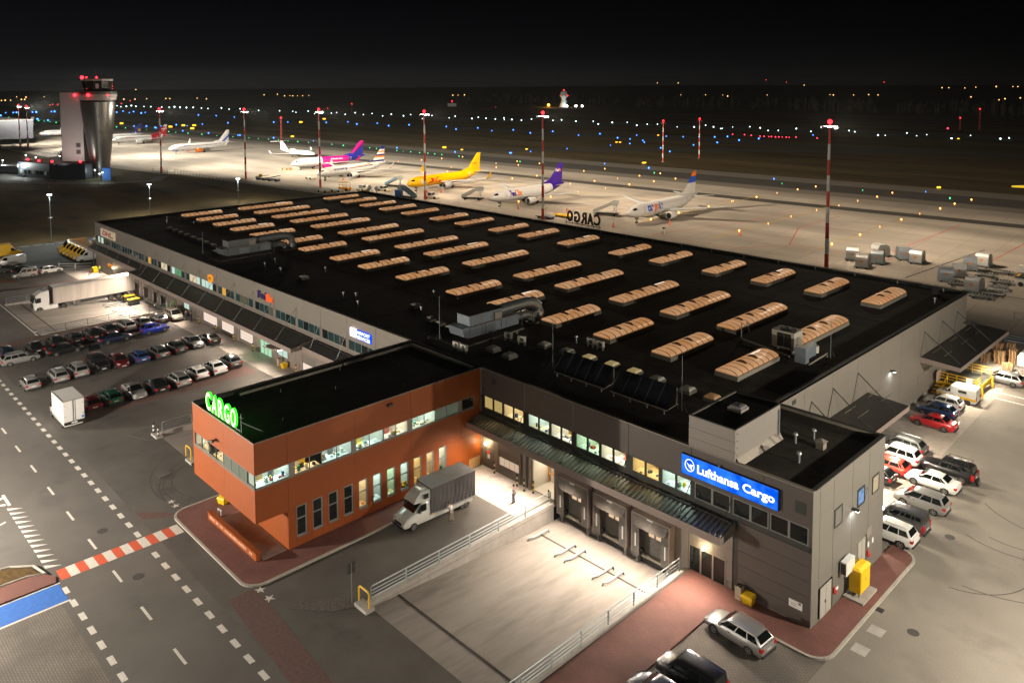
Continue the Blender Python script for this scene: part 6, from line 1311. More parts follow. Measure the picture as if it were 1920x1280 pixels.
# --- vans and lorries
def big_van(root, L=5.9, W_=2.0, Hh=2.6, colour="vanyellow", glass_rear=False):
    hw, h = W_ / 2, L / 2; pm = PAINT[colour]
    stn = [(-h, 0.97, 0.42, Hh - 0.06), (-h + 0.08, 1.0, 0.36, Hh), (h - 2.35, 1.0, 0.34, Hh), (h - 1.95, 0.98, 0.34, Hh - 0.12), (h - 1.05, 0.96, 0.34, 1.42), (h - 0.25, 0.90, 0.36, 1.08), (h - 0.04, 0.84, 0.42, 0.86), (h, 0.78, 0.5, 0.7)]
    rings = []
    for x, k, z0, z1 in stn:
        w = hw * k; half = [(w * 0.9, z0), (w, z0 + 0.12), (w, z0 + (z1 - z0) * 0.6), (w * 0.94, z1 - 0.1), (w * 0.84, z1)]
        rings.append(list(reversed([(x, y, z) for y, z in half] + [(x, -y, z) for y, z in reversed(half)])))
    paintable(P("body", MB().loft(rings), pm, root, True))
    w1, w2 = hw * 0.80, hw * 0.84
    P("windscreen", inset(MB(), (h - 1.05, -w2, 1.42), (h - 1.05, w2, 1.42), (h - 1.95, w1, Hh - 0.12), (h - 1.95, -w1, Hh - 0.12), 0.03, 0.97, 0.04, 0.92, 0.02), car_glass, root)
    for sg in (1, -1):
        y = sg * (hw * 0.985 + 0.012)
        P("side_window", MB().add([(h - 1.28, y, 1.42), (h - 2.3, y, 1.42), (h - 2.3, y * 0.985, 2.02), (h - 1.75, y * 0.985, 2.02)], [(0, 1, 2, 3), (3, 2, 1, 0)]), car_glass, root)
        for x in (h - 1.0, -h + 1.15): wheel(root, x, sg * (hw - 0.12), 0.35, 0.22, sg)
        P("headlight", MB().box(h - 0.36, min(sg * hw * 0.6, sg * hw * 0.9), 0.86, h - 0.08, max(sg * hw * 0.6, sg * hw * 0.9), 1.03), lens_w, root)
        P("tail_light", MB().box(-h - 0.02, min(sg * hw * 0.86, sg * hw * 0.99), 0.9, -h + 0.08, max(sg * hw * .86, sg * hw * .99), 1.5), lens_r, root)
        P("mirror", MB().box(h - 1.6, min(sg * hw, sg * (hw + .22)), 1.45, h - 1.45, max(sg * hw, sg * (hw + .22)), 1.8), black_plastic, root)
    P("grille", MB().box(h - 0.1, -hw * 0.55, 0.6, h + 0.01, hw * 0.55, 0.85), black_plastic, root)
    P("bumper", MB().box(h - 0.2, -hw * 0.82, 0.38, h + 0.03, hw * 0.82, 0.55), black_plastic, root)
    P("number_plate", MB().box(-h - 0.02, -0.26, 0.7, -h + 0.02, 0.26, 0.82), plate_m, root)
vy = None
VL = ["yellow van with a tall box body furthest back in the yellow row", "yellow van second from the back in the yellow row", "yellow van third from the back in the yellow row", "yellow van fourth from the back in the yellow row", "yellow van fifth from the back in the yellow row", "yellow van nearest to the white van in the yellow row"]
for (x, y), lb in zip(((-143.6, 2.2), (-141.0, 1.6), (-138.6, 1.6), (-136.2, 1.7), (-133.8, 1.8), (-131.4, 1.8)), VL):
    if vy is None: vy = thing("delivery_van", lb, "van", (x, y, 0), rad(-95), "yellow delivery vans"); big_van(vy); r = vy
    else: r = dup(vy); r.location = (x, y, 0); tag(r, lb, "van", "yellow delivery vans")
r = dup(vy); r.location = (-129.0, 1.8, 0); tag(r, "white van at the near end of the yellow van row", "van", "vans by the west wall"); repaint(r, PAINT["white"])
t = thing("box_van", "long yellow box van with a white roof edge behind the yellow row", "van", (-140.4, 7.4, 0), rad(-95))
big_van(t, 6.6, 2.1, 2.6); P("box", MB().box(-3.4, -1.1, 0.75, 1.05, 1.1, 3.1), paintable and PAINT["vanyellow"], t); P("roof_edge", MB().box(-3.4, 1.02, 3.1, 1.05, 1.12, 3.16).box(-3.4, -1.12, 3.1, 1.05, -1.02, 3.16), PAINT["white"], t)
t = thing("box_van", "yellow box van cut by the left picture edge", "van", (-146.5, -10.6, 0), rad(80))
big_van(t, 6.6, 2.1, 2.5); P("box", MB().box(-3.4, -1.1, 0.75, 1.05, 1.1, 3.0), PAINT["vanyellow"], t)
t = thing("pickup_truck", "white dropside pickup between the yellow box van and the cars on the grass strip", "pickup", (-135.6, -12.0, 0), rad(-100))
big_van(t, 5.6, 1.95, 2.2, "white"); P("dropside_body", MB().box(-2.9, -1.05, 0.8, 0.5, 1.05, 2.0), PAINT["silver"], t)
# white and yellow security van by the platform
t = thing("security_van", "white van with a broad yellow stripe by the yellow platform", "van", (28.2, 51.5, 0), rad(180), "vehicles by the east wall")
build_car("boxy", t); repaint(t, PAINT["white"])
P("box_body", MB().loft([[(-2.2, a * 0.9, 0.6) for a in (1, -1)] + [(0.55, a * 0.9, 0.6) for a in (-1, 1)], [(-2.2, a * 0.88, 1.9) for a in (1, -1)] + [(0.55, a * 0.88, 1.9) for a in (-1, 1)], [(-2.15, a * 0.78, 2.02) for a in (1, -1)] + [(0.45, a * 0.78, 2.02) for a in (-1, 1)]]), PAINT["white"], t)
for sg in (1, -1):
    P("stripe", MB().box(-2.22, min(sg * .905, sg * .915), 0.62, 2.0, max(sg * .905, sg * .915), 0.86), PAINT["vanyellow"], t)
    P("barred_window", MB().box(-1.2, min(sg * .89, sg * .905), 1.3, -0.3, max(sg * .89, sg * .905), 1.6), black_plastic, t)
# white box truck, back to the camera
t = thing("box_truck", "white box truck with two rear doors parked beside the road", "truck", (-41.3, -26.7, 0), rad(180))
big_van(t, 6.2, 1.95, 2.0, "white")
bx = P("box", MB().box(-3.25, -1.08, 0.95, 1.1, 1.08, 3.35), mat("white_box_body", (0.62, 0.62, 0.6), 0.5, 0, 0.05, 1), t)
for y0, y1 in ((-1.04, -0.03), (0.03, 1.04)):
    P("rear_door", MB().box(-3.3, y0, 1.02, -3.255, y1, 3.28), MATS["white_box_body"], bx)
P("door_bar", MB().box(-3.33, -0.14, 1.0, -3.30, -0.09, 3.3).box(-3.33, 0.09, 1.0, -3.3, 0.14, 3.3).box(-3.33, -1.0, 2.8, -3.3, -0.8, 2.85).box(-3.33, -1.0, 1.6, -3.3, -0.8, 1.65).box(-3.33, 0.8, 2.8, -3.3, 1.0, 2.85).box(-3.33, 0.8, 1.6, -3.3, 1.0, 1.65), galv, bx)
P("edge_trim", MB().box(-3.3, -1.11, 3.3, 1.1, -1.05, 3.38).box(-3.3, 1.05, 3.3, 1.1, 1.11, 3.38).box(-3.32, -1.05, 3.3, -3.25, 1.05, 3.38), coping, bx)
P("sticker", MB().box(-3.31, -1.0, 1.1, -3.302, -0.75, 1.35), blue_paint, bx)
P("number_plate", MB().box(-3.36, -0.3, 0.72, -3.33, 0.3, 0.88), plate_m, t); P("underrun_bar", MB().box(-3.3, -1.0, 0.6, -3.15, 1.0, 0.9), black_plastic, t)
# parked tarpaulin truck beside the orange wing
t = thing("tarpaulin_truck", "white cab truck with grey tarpaulin body parked beside the orange wing", "truck", (4.0, -9.4, 0), rad(-93))
big_van(t, 7.4, 1.98, 2.25, "white")
repaint(t, mat("car_paint_ivory", (0.60, 0.62, 0.58), 0.35, 0.0, 0, coat=0.5))
tarp = mat("grey_tarpaulin", (0.055, 0.054, 0.056), 0.55, 0, 0.12, 1.5)
rgs = []
for i in range(41):
    x = -3.9 + 4.9 * i / 40; q = 0.02 * math.sin(i * 1.7) + 0.015 * math.sin(i * 0.63 + 1)
    rgs.append([(x, -1.08 - q, 0.95), (x, -1.09 + q * 0.7, 2.0), (x, -1.08, 3.2), (x, 1.08, 3.2), (x, 1.09 - q * 0.7, 2.0), (x, 1.08 + q, 0.95)])
bx = P("tarpaulin", MB().loft(rgs), tarp, t)
P("roof_sheet", MB().box(-3.9, -1.1, 3.205, 1.02, 1.1, 3.24), mat("grey_roof_sheet", (0.22, 0.22, 0.215), 0.5, 0, 0.1, 1), bx)
P("roof_bow", MB().box(-1.5, -1.1, 3.24, -1.3, 1.1, 3.26).box(-3.9, -0.37, 3.24, 1.0, -0.33, 3.252).box(-3.9, 0.33, 3.24, 1.0, 0.37, 3.252), coping, bx)
P("roof_fairing", MB().loft([[(1.0, a * 1.0, 2.2) for a in (1, -1)] + [(2.55, a * 0.8, 2.2) for a in (-1, 1)], [(1.0, a * 1.02, 2.7) for a in (1, -1)] + [(2.3, a * 0.72, 2.55) for a in (-1, 1)], [(1.0, a * 0.96, 3.1) for a in (1, -1)] + [(1.75, a * 0.6, 2.95) for a in (-1, 1)]]), MATS["car_paint_ivory"], t, True)
P("sleeper_window", MB().box(1.2, 1.0, 2.45, 1.65, 1.03, 2.85), car_glass, t)
P("chassis", MB().box(-3.8, -0.9, 0.6, 1.0, 0.9, 0.95).box(-3.8, 1.02, 0.85, 1.0, 1.1, 0.95), galv, t)
for sg in (1, -1): wheel(t, -2.95, sg * 0.88, 0.35, 0.22, sg)
P("side_marker", MB().box(0.75, 1.1, 0.9, 0.95, 1.12, 1.0), mat("amber_marker", (0.8, 0.3, 0.02), 0.4, 0, 0), t)
# articulated lorry at the west dock
t = thing("articulated_lorry", "dusty white articulated lorry backed up to the west dock", "lorry", (-95.9, -9.0, -0.75), rad(-90))
dusty = mat("dusty_white_side", (0.42, 0.38, 0.34), 0.6, 0, 0.12, 0.7, stretch=(2.5, 1, 0.15), var2=0.2, scale2=0.3)
bx = P("trailer_body", MB().box(-8.3, -1.27, 1.15, 5.3, 1.27, 4.0), dusty, t)
P("roof", MB().box(-8.3, -1.25, 4.0, 5.3, 1.25, 4.04), mat("trailer_roof_white", (0.55, 0.53, 0.5), 0.5, 0, 0.1), bx)
P("front_edge", MB().box(5.3, -1.3, 1.2, 5.38, 1.3, 4.05), frame_dark, bx); P("roof_edge", MB().box(-8.3, 1.25, 3.9, 5.3, 1.3, 4.02), coping, bx)
P("side_seam", MB().box(-7.0, 1.27, 1.2, -6.95, 1.28, 3.95).box(-8.3, 1.27, 1.2, -8.2, 1.285, 3.95), frame_dark, bx)
P("chassis", MB().box(-8.2, -0.5, 0.85, 5.0, 0.5, 1.15).box(-3.5, 1.0, 0.55, 1.0, 1.05, 1.1), black_plastic, t)
P("support_leg", MB().box(1.8, 0.8, 0.2, 2.0, 1.0, 1.1).box(1.8, -1.0, 0.2, 2.0, -0.8, 1.1), galv, t)
for sg in (1, -1):
    for x in (-6.6, -5.3, -4.0): wheel(t, x, sg * 1.08, 0.5, 0.36, sg, 0.6)
    wheel(t, 3.7, sg * 1.08, 0.5, 0.5, sg, 0.6); wheel(t, 7.4, sg * 1.08, 0.5, 0.34, sg, 0.6)
cabm = PAINT["white"]
P("cab", MB().loft([[(5.9, a * 1.22, 0.65) for a in (1, -1)] + [(8.15, a * 1.2, 0.4) for a in (-1, 1)], [(5.9, a * 1.24, 1.9) for a in (1, -1)] + [(8.3, a * 1.2, 1.6) for a in (-1, 1)], [(5.9, a * 1.22, 3.0) for a in (1, -1)] + [(7.95, a * 1.12, 2.9) for a in (-1, 1)], [(5.9, a * 1.14, 3.7) for a in (1, -1)] + [(7.1, a * 0.95, 3.5) for a in (-1, 1)]]), cabm, t)
P("windscreen", MB().extr([(8.32, -1.08, 1.75), (8.32, 1.08, 1.75), (8.02, 1.0, 2.75), (8.02, -1.0, 2.75)], (0.015, 0, 0.005)), car_glass, t)
P("sun_visor", MB().box(7.95, -1.1, 2.85, 8.25, 1.1, 2.95), black_plastic, t)
for sg in (1, -1):
    P("side_window", MB().add([(7.95, sg * 1.24, 1.75), (7.15, sg * 1.25, 1.75), (7.15, sg * 1.225, 2.55), (7.8, sg * 1.215, 2.55)], [(0, 1, 2, 3), (3, 2, 1, 0)]), car_glass, t)
    P("mirror", MB().box(7.95, min(sg * 1.25, sg * 1.5), 1.9, 8.1, max(sg * 1.25, sg * 1.5), 2.7), black_plastic, t)
    P("side_skirt", MB().box(4.6, min(sg * 1.2, sg * 1.24), 0.4, 6.8, max(sg * 1.2, sg * 1.24), 1.1), cabm, t)
    P("headlight", MB().box(8.1, min(sg * 0.7, sg * 1.12), 0.75, 8.28, max(sg * .7, sg * 1.12), 1.05), lens_w, t)
P("grille", MB().box(8.25, -0.75, 0.75, 8.33, 0.75, 1.6), black_plastic, t)
P("roof_lamp", MB().ball((6.9, 0.7, 3.75), 0.12).ball((6.9, -0.7, 3.75), 0.12), galv, t)

# ------------------------------------------------------------------ people
skin = mat("skin", (0.42, 0.24, 0.16), 0.6, 0, 0)
def person(label, x, y, rz, J, top, legs_c, hair, z=0.0, sleeves=True):
    t = thing("person", label, "person", (x, y, z), rz)
    def chain(name, pts, edges, m, root_i=0):
        me = bpy.data.meshes.new(name); me.from_pydata([p[:3] for p in pts], edges, []); me.materials.append(m)
        o = put(name, me, t)
        o.modifiers.new("skin", "SKIN"); ss = o.modifiers.new("smooth", "SUBSURF"); ss.levels = 1; ss.render_levels = 1
        for i, p in enumerate(pts): me.skin_vertices[0].data[i].radius = (p[3], p[3])
        me.skin_vertices[0].data[root_i].use_root = True
        return o
    n = [J[k] for k in ("pelvis", "chest", "neck", "head", "crown", "shL", "elL", "haL", "shR", "elR", "haR", "hipL", "knL", "anL", "toL", "hipR", "knR", "anR", "toR")]
    rad_ = [.13, .14, .055, .085, .075, .06, .045, .035, .06, .045, .035, .085, .06, .045, .035, .085, .06, .045, .035]
    ed = [(0, 1), (1, 2), (2, 3), (3, 4), (1, 5), (5, 6), (6, 7), (1, 8), (8, 9), (9, 10), (0, 11), (11, 12), (12, 13), (13, 14), (0, 15), (15, 16), (16, 17), (17, 18)]
    chain("body", [(*p, r) for p, r in zip(n, rad_)], ed, skin)
    cl = [(n[0], .155), (n[1], .17), (n[5], .08), (n[6], .065), (n[8], .08), (n[9], .065)] + ([(n[7], .045), (n[10], .045)] if sleeves else [])
    chain("jacket", [(*p, r) for p, r in cl], [(0, 1), (1, 2), (2, 3), (1, 4), (4, 5)] + ([(3, 6), (5, 7)] if sleeves else []), top)
    chain("trousers", [(*n[0], .15), (*n[11], .105), (*n[12], .08), (*n[13], .062), (*n[15], .105), (*n[16], .08), (*n[17], .062)], [(0, 1), (1, 2), (2, 3), (0, 4), (4, 5), (5, 6)], legs_c)
    for a, b in ((13, 14), (17, 18)): P("shoe", MB().cyl(Vector(n[a]) - Vector((0, 0, .03)), n[b], 0.058, 0.05, 8), black_plastic, t)
    P("hair", MB().ball((n[4][0] - 0.01, n[4][1], n[4][2] + 0.02), 0.1, 10, 6), hair, t)
    return t
hair_d = mat("dark_hair", (0.02, 0.015, 0.01), 0.8, 0, 0)
STAND = dict(pelvis=(0, 0, .93), chest=(0, 0, 1.3), neck=(0, 0, 1.47), head=(.02, 0, 1.58), crown=(.01, 0, 1.68), shL=(0, .19, 1.38), elL=(-.03, .25, 1.1), haL=(.08, .26, .86), shR=(0, -.19, 1.38), elR=(-.02, -.25, 1.1), haR=(.2, -.24, .95), hipL=(0, .09, .88), knL=(.05, .1, .48), anL=(0, .1, .09), toL=(.16, .11, .04), hipR=(0, -.09, .88), knR=(.02, -.1, .48), anR=(-.08, -.1, .09), toR=(.08, -.11, .04))
p1 = person("person in grey jacket and dark trousers walking across the front loading pad", 7.57, -2.93, rad(200), STAND, mat("grey_jacket", (0.16, 0.16, 0.18), 0.8, 0, 0.1), mat("dark_trousers", (0.03, 0.035, 0.05), 0.8, 0, 0.1), hair_d)
t = thing("clipboard", "white sheet held by the person walking across the front loading pad", "clipboard", (7.35, -2.75, 0.86), rad(200))
P("sheet", MB().box(-0.1, -0.15, 0, 0.2, 0.15, 0.02), paper, t)
BEND = dict(STAND); BEND.update(chest=(.25, 0, 1.18), neck=(.38, 0, 1.28), head=(.46, 0, 1.36), crown=(.48, 0, 1.45), shL=(.27, .19, 1.22), elL=(.45, .26, 1.0), haL=(.62, .2, .95), shR=(.27, -.19, 1.22), elR=(.45, -.26, 1.0), haR=(.62, -.2, .95))
person("person in white shirt bending to the side of the tarpaulin truck", 5.9, -8.9, rad(170), BEND, mat("white_shirt", (0.65, 0.62, 0.62), 0.8, 0, 0.05), mat("beige_shorts", (0.3, 0.25, 0.2), 0.8, 0, 0.05), hair_d)
person("left one of two people in dark clothes by the lit west window", -70.2, -1.25, rad(-60), STAND, mat("navy_jacket", (0.015, 0.02, 0.05), 0.8, 0, 0), MATS["dark_trousers"], hair_d)
person("right one of two people in dark clothes by the lit west window", -68.6, -1.1, rad(-120), STAND, MATS["navy_jacket"], MATS["dark_trousers"], hair_d)
SIT = dict(STAND); SIT.update(pelvis=(0, 0, .45), chest=(.1, 0, .8), neck=(.14, 0, .97), head=(.18, 0, 1.08), crown=(.18, 0, 1.18), shL=(.1, .19, .88), elL=(.25, .24, .66), haL=(.42, .15, .6), shR=(.1, -.19, .88), elR=(.25, -.24, .66), haR=(.42, -.15, .6), hipL=(.02, .1, .44), knL=(.42, .13, .5), anL=(.4, .13, .09), toL=(.55, .14, .04), hipR=(.02, -.1, .44), knR=(.42, -.13, .5), anR=(.4, -.13, .09), toR=(.55, -.14, .04))
person("person crouching in a red and dark top on the pavement before the lorry", -114.4, -2.5, rad(-60), SIT, mat("red_dark_top", (0.15, 0.02, 0.02), 0.8, 0, 0), MATS["dark_trousers"], hair_d, 0.0)
person("person in a green yellow vest at the yellow bins by the parcel door", -114.9, -0.7, rad(-90), STAND, mat("hi_vis_vest", (0.4, 0.6, 0.1), 0.8, 0, 0), MATS["dark_trousers"], hair_d)
t = thing("yellow_bin", "yellow waste bins near the parcel door", "waste bin", (-116.2, -1.2, 0), 0)
P("body", MB().box(-0.6, -0.4, 0.1, 0.6, 0.4, 1.1), plastic_yellow, t); P("lid", MB().box(-0.65, -0.45, 1.1, 0.65, 0.45, 1.2), plastic_yellow, t); P("wheel", MB().cyl((-0.5, -0.42, 0.1), (-0.5, -0.36, 0.1), 0.1), black_rubber, t)

# ------------------------------------------------------------------ east goods yard
t = thing("railing_platform", "yellow railed loading platform under the far east canopy", "loading platform", (25.0, 53.6, 0))
P("deck", MB().box(0.1, 0.1, 0.9, 4.6, 6.2, 1.05), frame_dark, t)
P("side_plate", MB().box(0.1, 0.0, 0.7, 4.7, 0.08, 1.1).box(4.6, 0.08, 0.5, 4.7, 6.2, 1.1), yellow_steel, t)
def rails(name, a, b, n):
    a, b = Vector(a), Vector(b)
    for z in (0.45, 0.8, 1.15): P("rail", MB().tube([a + Vector((0, 0, z)), b + Vector((0, 0, z))], 0.05, 5), yellow_steel, t)
    for i in range(n + 1):
        p = a + (b - a) * i / n; P("post", MB().tube([p, p + Vector((0, 0, 1.15))], 0.05, 5), yellow_steel, t)
rails("r", (0.3, 0.15, 1.05), (4.5, 0.15, 1.05), 4); rails("r", (0.3, 6.1, 1.05), (4.6, 6.1, 1.05), 4); rails("r", (4.6, 0.15, 1.05), (4.6, 1.6, 1.05), 1)
P("stair", MB().box(0.3, -2.4, 0.25, 1.4, -2.0, 0.3).box(0.3, -1.8, 0.5, 1.4, -1.4, 0.55).box(0.3, -1.2, 0.75, 1.4, -0.6, 0.8).tube([(1.45, -2.5, 0), (1.45, 0, 1.0)], 0.06).tube([(1.45, -2.4, 1.0), (1.45, 0.1, 2.1)], 0.05).tube([(1.45, -2.4, 0), (1.45, -2.4, 1.0)], 0.05), yellow_steel, t)
P("board", MB().box(0.4, -0.9, 1.2, 0.45, 0.6, 2.4), mat("bare_board", (0.5, 0.36, 0.26), 0.7, 0, 0.1), t); P("notice", MB().box(3.5, 0.04, 1.6, 4.1, 0.09, 2.2), paper, t)
for x, y, lb in ((30.07, 54.5, "leaning yellow bollard nearer the white and yellow van"), (30.05, 58.8, "leaning yellow bollard in front of the silver estate car")):
    t = thing("yellow_bollard", lb, "bollard", (x, y, 0), 0, "leaning yellow bollards")
    P("tube", MB().cyl((0, 0, 0), (-0.12, 0.05, 1.5), 0.11, n=10), yellow_steel, t)
def pallet_mesh():
    mb = MB()
    for k in range(7): mb.box(-0.6, -0.4 + k * 0.118, 0.122, 0.6, -0.4 + k * 0.118 + 0.09, 0.144)
    for y in (-0.4, -0.05, 0.3): mb.box(-0.6, y, 0.0, 0.6, y + 0.1, 0.022)
    for x in (-0.6, -0.07, 0.46):
        for y in (-0.4, -0.05, 0.3): mb.box(x, y, 0.022, x + 0.14, y + 0.1, 0.122)
    return mb.mesh("pallet", wood)
ORD = "bottom second third fourth fifth sixth seventh eighth ninth tenth eleventh twelfth thirteenth fourteenth fifteenth".split()
PM = pallet_mesh(); rpal = random.Random(4); cnt = 0
where = ["under the canopy edge", "behind the silver estate car", "in the sunlit middle of the goods yard", "beside the wrapped load", "at the back of the goods yard", "next to the steel rollers"]
for i, (x, y, n_) in enumerate(((26.6, 68.6, 9), (28.1, 69.2, 12), (29.4, 70.6, 13), (27.2, 71.6, 14), (28.6, 72.6, 15), (29.6, 67.2, 6))):
    for k in range(n_):
        o = put("pallet", PM, None, (x + rpal.uniform(-.06, .06), y + rpal.uniform(-.06, .06), 0.005 + k * 0.146), rad(rpal.uniform(-4, 4) + (0 if i % 2 else 90)))
        tag(o, ("top" if k == n_ - 1 else ORD[k]) + (" pallet" if k == n_ - 1 or k == 0 else " pallet from the ground") + " in the stack " + ["under the dark canopy edge", "just behind the yellow platform", "beside the white wrapped load", "tallest at the back left", "tallest at the back right", "lowest beside the railings"][i], "pallet", "pallets stacked " + ["under the dark canopy edge", "just behind the yellow platform", "beside the white wrapped load", "tallest at the back left", "tallest at the back right", "lowest beside the railings"][i])
t = thing("wrapped_load", "white shrink wrapped load at the right picture edge among the pallets", "wrapped load", (31.0, 70.4, 0))
P("load", MB().loft([[(-0.9, -0.9, 0.15), (0.9, -0.9, 0.15), (0.9, 0.9, 0.15), (-0.9, 0.9, 0.15)], [(-0.92, -0.88, 1.4), (0.9, -0.92, 1.4), (0.88, 0.9, 1.4), (-0.9, 0.92, 1.4)], [(-0.6, -0.6, 1.9), (0.7, -0.7, 1.85), (0.6, 0.6, 1.95), (-0.6, 0.6, 1.9)]]), mat("cloudy_wrap", (0.62, 0.64, 0.66), 0.3, 0, 0.15, 3), t)
put("pallet_base", PM, t, (0, 0, 0))
for i, (x, y) in enumerate(((27.6, 81.0), (31.5, 80.2))):
    t = thing("roller_bed", ("long blue grey roller bed behind the pallets", "blue grey roller bed at the right picture edge")[i], "roller bed", (x, y, 0), rad(2), "roller beds behind the pallets")
    for k in range(3): P("beam", MB().box(-1.6, -1.5 + k * 1.2, 0.3, 1.9, -1.2 + k * 1.2, 0.6), steel_blue, t)
    P("rollers", MB().box(-1.5, -1.2, 0.35, 1.8, 0.9, 0.45), frame_dark, t); P("leg", MB().box(-1.5, -1.4, 0, -1.4, -1.3, 0.3).box(1.7, 1.0, 0, 1.8, 1.1, 0.3), galv, t)
def fence(label, pts, h=2.4, step=2.5, green=False, wires=3):
    t = thing("mesh_fence", label, "fence", (pts[0][0], pts[0][1], 0))
    o = Vector((pts[0][0], pts[0][1], 0)); fm = mat("green_fence_steel", (0.05, 0.07, 0.05), 0.6, 0.2, 0) if green else galv
    for i in range(len(pts) - 1):
        a, b = Vector((*pts[i], 0)) - o, Vector((*pts[i + 1], 0)) - o; L = (b - a).length; n = max(1, int(L / step))
        for k in range(n + (i == len(pts) - 2)):
            p = a + (b - a) * k / n; P("post", MB().cyl(p, p + Vector((0, 0, h)), 0.05, n=5), fm, t)
        wm = MB()
        for k in range(wires + 1): wm.tube([a + Vector((0, 0, 0.05 + (h - 0.1) * k / wires)), b + Vector((0, 0, 0.05 + (h - 0.1) * k / wires))], 0.02, 4)
        P("wire", wm, fm, t)
    return t
fence("grey mesh fence between the east yard and the pallets", [(29.6, 63.6), (31.5, 64.2), (38, 63.5)], 1.3, 2.0)
fence("tall mesh fence between the goods yard and the apron", [(25.2, 88.0), (34, 86.5), (60, 88)], 2.6, 2.6)
fence("long green mesh fence between the field and the apron", [(-290.5, 73.8), (-280, 79.0), (-206, 79.2), (-165, 88.0), (-125, 80)], 2.6, 3.0, True)
fence("mesh fence along the service road of the tower site", [(-280, 79), (-283, 60), (-262, 47), (-276, 14), (-290, -20)], 2.4, 3.2, True)
# ------------------------------------------------------------------ where the airfield lamps stand
BLUE = [(-1130,319),(-1029,328),(-911,354),(-874,360),(-819,357),(-672,329),(-666,341),(-627,361),(-623,383),(-578,364),(-578,387),(-530,366),(-529,388),(-483,394),(-445,373),(-446,398),(-407,378),(-403,398),(-365,379),(-321,384),(-320,407),(-365,404),(-283,381),(-270,378),(-245,326),(-245,345),(-255,372),(-245,360),(-248,290),(-250,262),(-251,248),(-178,238),(-152,237),(-290,412),(-268,417),(-256,420),(-247,426),(-239,433),(-235,443),(-211,390),(-210,362),(-212,331),(-194,314),(-460,218),(-413,222),(-365,226),(-325,226),(-302,229),(-278,231),(-263,236),(-252,248),(-93,238),(-38,240),(-1092,318),(-1137,341),(-1067,326),(-1101,343),(-1060,344),(-702,207),(-691,214),(-662,211),(-683,224),(-694,242),(-669,242),(-690,265),(-547,209),(-694,292),(-507,214),(-657,210),(-594,208),(-549,210),(-506,215),(-1202,211),(-1193,218),(-1189,221),(-1192,241),(-1182,243),(-1195,265),(-1191,268),(-939,186),(-893,185),(-1084,181),(-210,389),(-211,417),(-209,439),(-199,498)]
GREEN = [(-717,190),(-699,191),(-676,191),(-635,194),(-592,196),(-578,196),(-559,198),(-538,200),(-514,201),(-494,204),(-473,206),(-450,209),(-438,210),(-459,206),(-425,210),(-414,211),(-402,212),(-377,214),(-364,214),(-337,215),(-330,215),(-323,215),(-310,215),(-304,215),(-297,215),(-289,215),(-283,216),(-277,216),(-271,216),(-257,216),(-214,218),(-190,219),(-139,223),(-84,227),(-55,229),(-27,229),(-915,176),(-897,177),(-880,178),(-858,178),(-840,179),(-958,176),(-982,177),(-1016,175)]
AMBER = [(-74,174),(-73,188),(-73,202),(-72,215),(-71,227),(-46,189),(-46,203),(-45,216),(-45,229),(-23,190),(-22,204),(-22,217),(-21,230),(-46,130),(-46,145),(-47,160),(-47,176),(-22,130),(-22,146),(-23,161),(-23,176),(-216,204),(-203,192),(-203,206),(-201,218),(-216,218),(-165,208),(-164,221),(-138,197),(-139,184),(-123,171),(-123,185),(-122,199),(-121,212),(-136,223),(-137,210),(-167,181),(-140,171),(-123,156),(-122,141),(-122,126),(-72,128),(-73,143),(-73,159),(-74,175),(-168,168),(-219,179),(-206,166),(-254,202),(-253,215),(-255,190),(-217,205),(-203,192),(-258,178)]
SIGNS = [(-753,213),(-656,222),(-614,224),(-670,239),(-663,246),(-644,343),(-459,232),(-303,244),(-261,270),(-257,347),(-255,348),(-166,252),(-166,253),(-277,420),(-38,253),(-285,242),(-689,396),(-1215,353),(-112,523)]
WHITE = [(-1465,422),(-1416,410),(-1427,421),(-1449,434),(-1381,418),(-1390,430),(-1428,451),(-1376,441),(-1364,450),(-1338,452),(-1298,455),(-1287,463),(-1280,469),(-1249,466),(-1226,467),(-1231,480),(-1192,477),(-1163,475),(-1166,498),(-1104,482),(-1103,499),(-1011,483),(-976,497),(-946,501),(-905,483),(-929,515),(-835,470),(-848,487),(-846,501),(-853,513),(-793,488),(-826,524),(-768,498),(-789,525),(-716,490),(-749,526),(-697,506),(-723,536),(-624,477),(-678,533),(-615,507),(-645,541),(-583,512),(-603,539),(-539,518),(-569,546),(-577,527),(-557,522),(-569,546),(-533,523),(-517,521),(-528,547),(-489,538),(-490,552),(-460,540),(-448,552),(-411,515),(-417,543),(-410,557),(-371,520),(-375,541),(-368,547),(-330,522),(-319,531),(-326,560),(-307,542),(-290,528),(-289,524),(-294,551),(-286,565),(-271,555),(-248,525),(-242,530),(-244,564),(-219,537),(-202,566),(-193,555),(-165,527),(-160,527),(-159,565),(-143,538),(-142,555),(-117,526),(-117,566),(-93,544),(-91,556)]
RED = [(-245,467),(-236,468),(-229,465),(-220,461),(-217,461),(-214,462),(-212,462),(-209,462),(-207,463),(-205,464),(-202,464),(-200,464),(-198,470),(-183,470),(-156,645)]
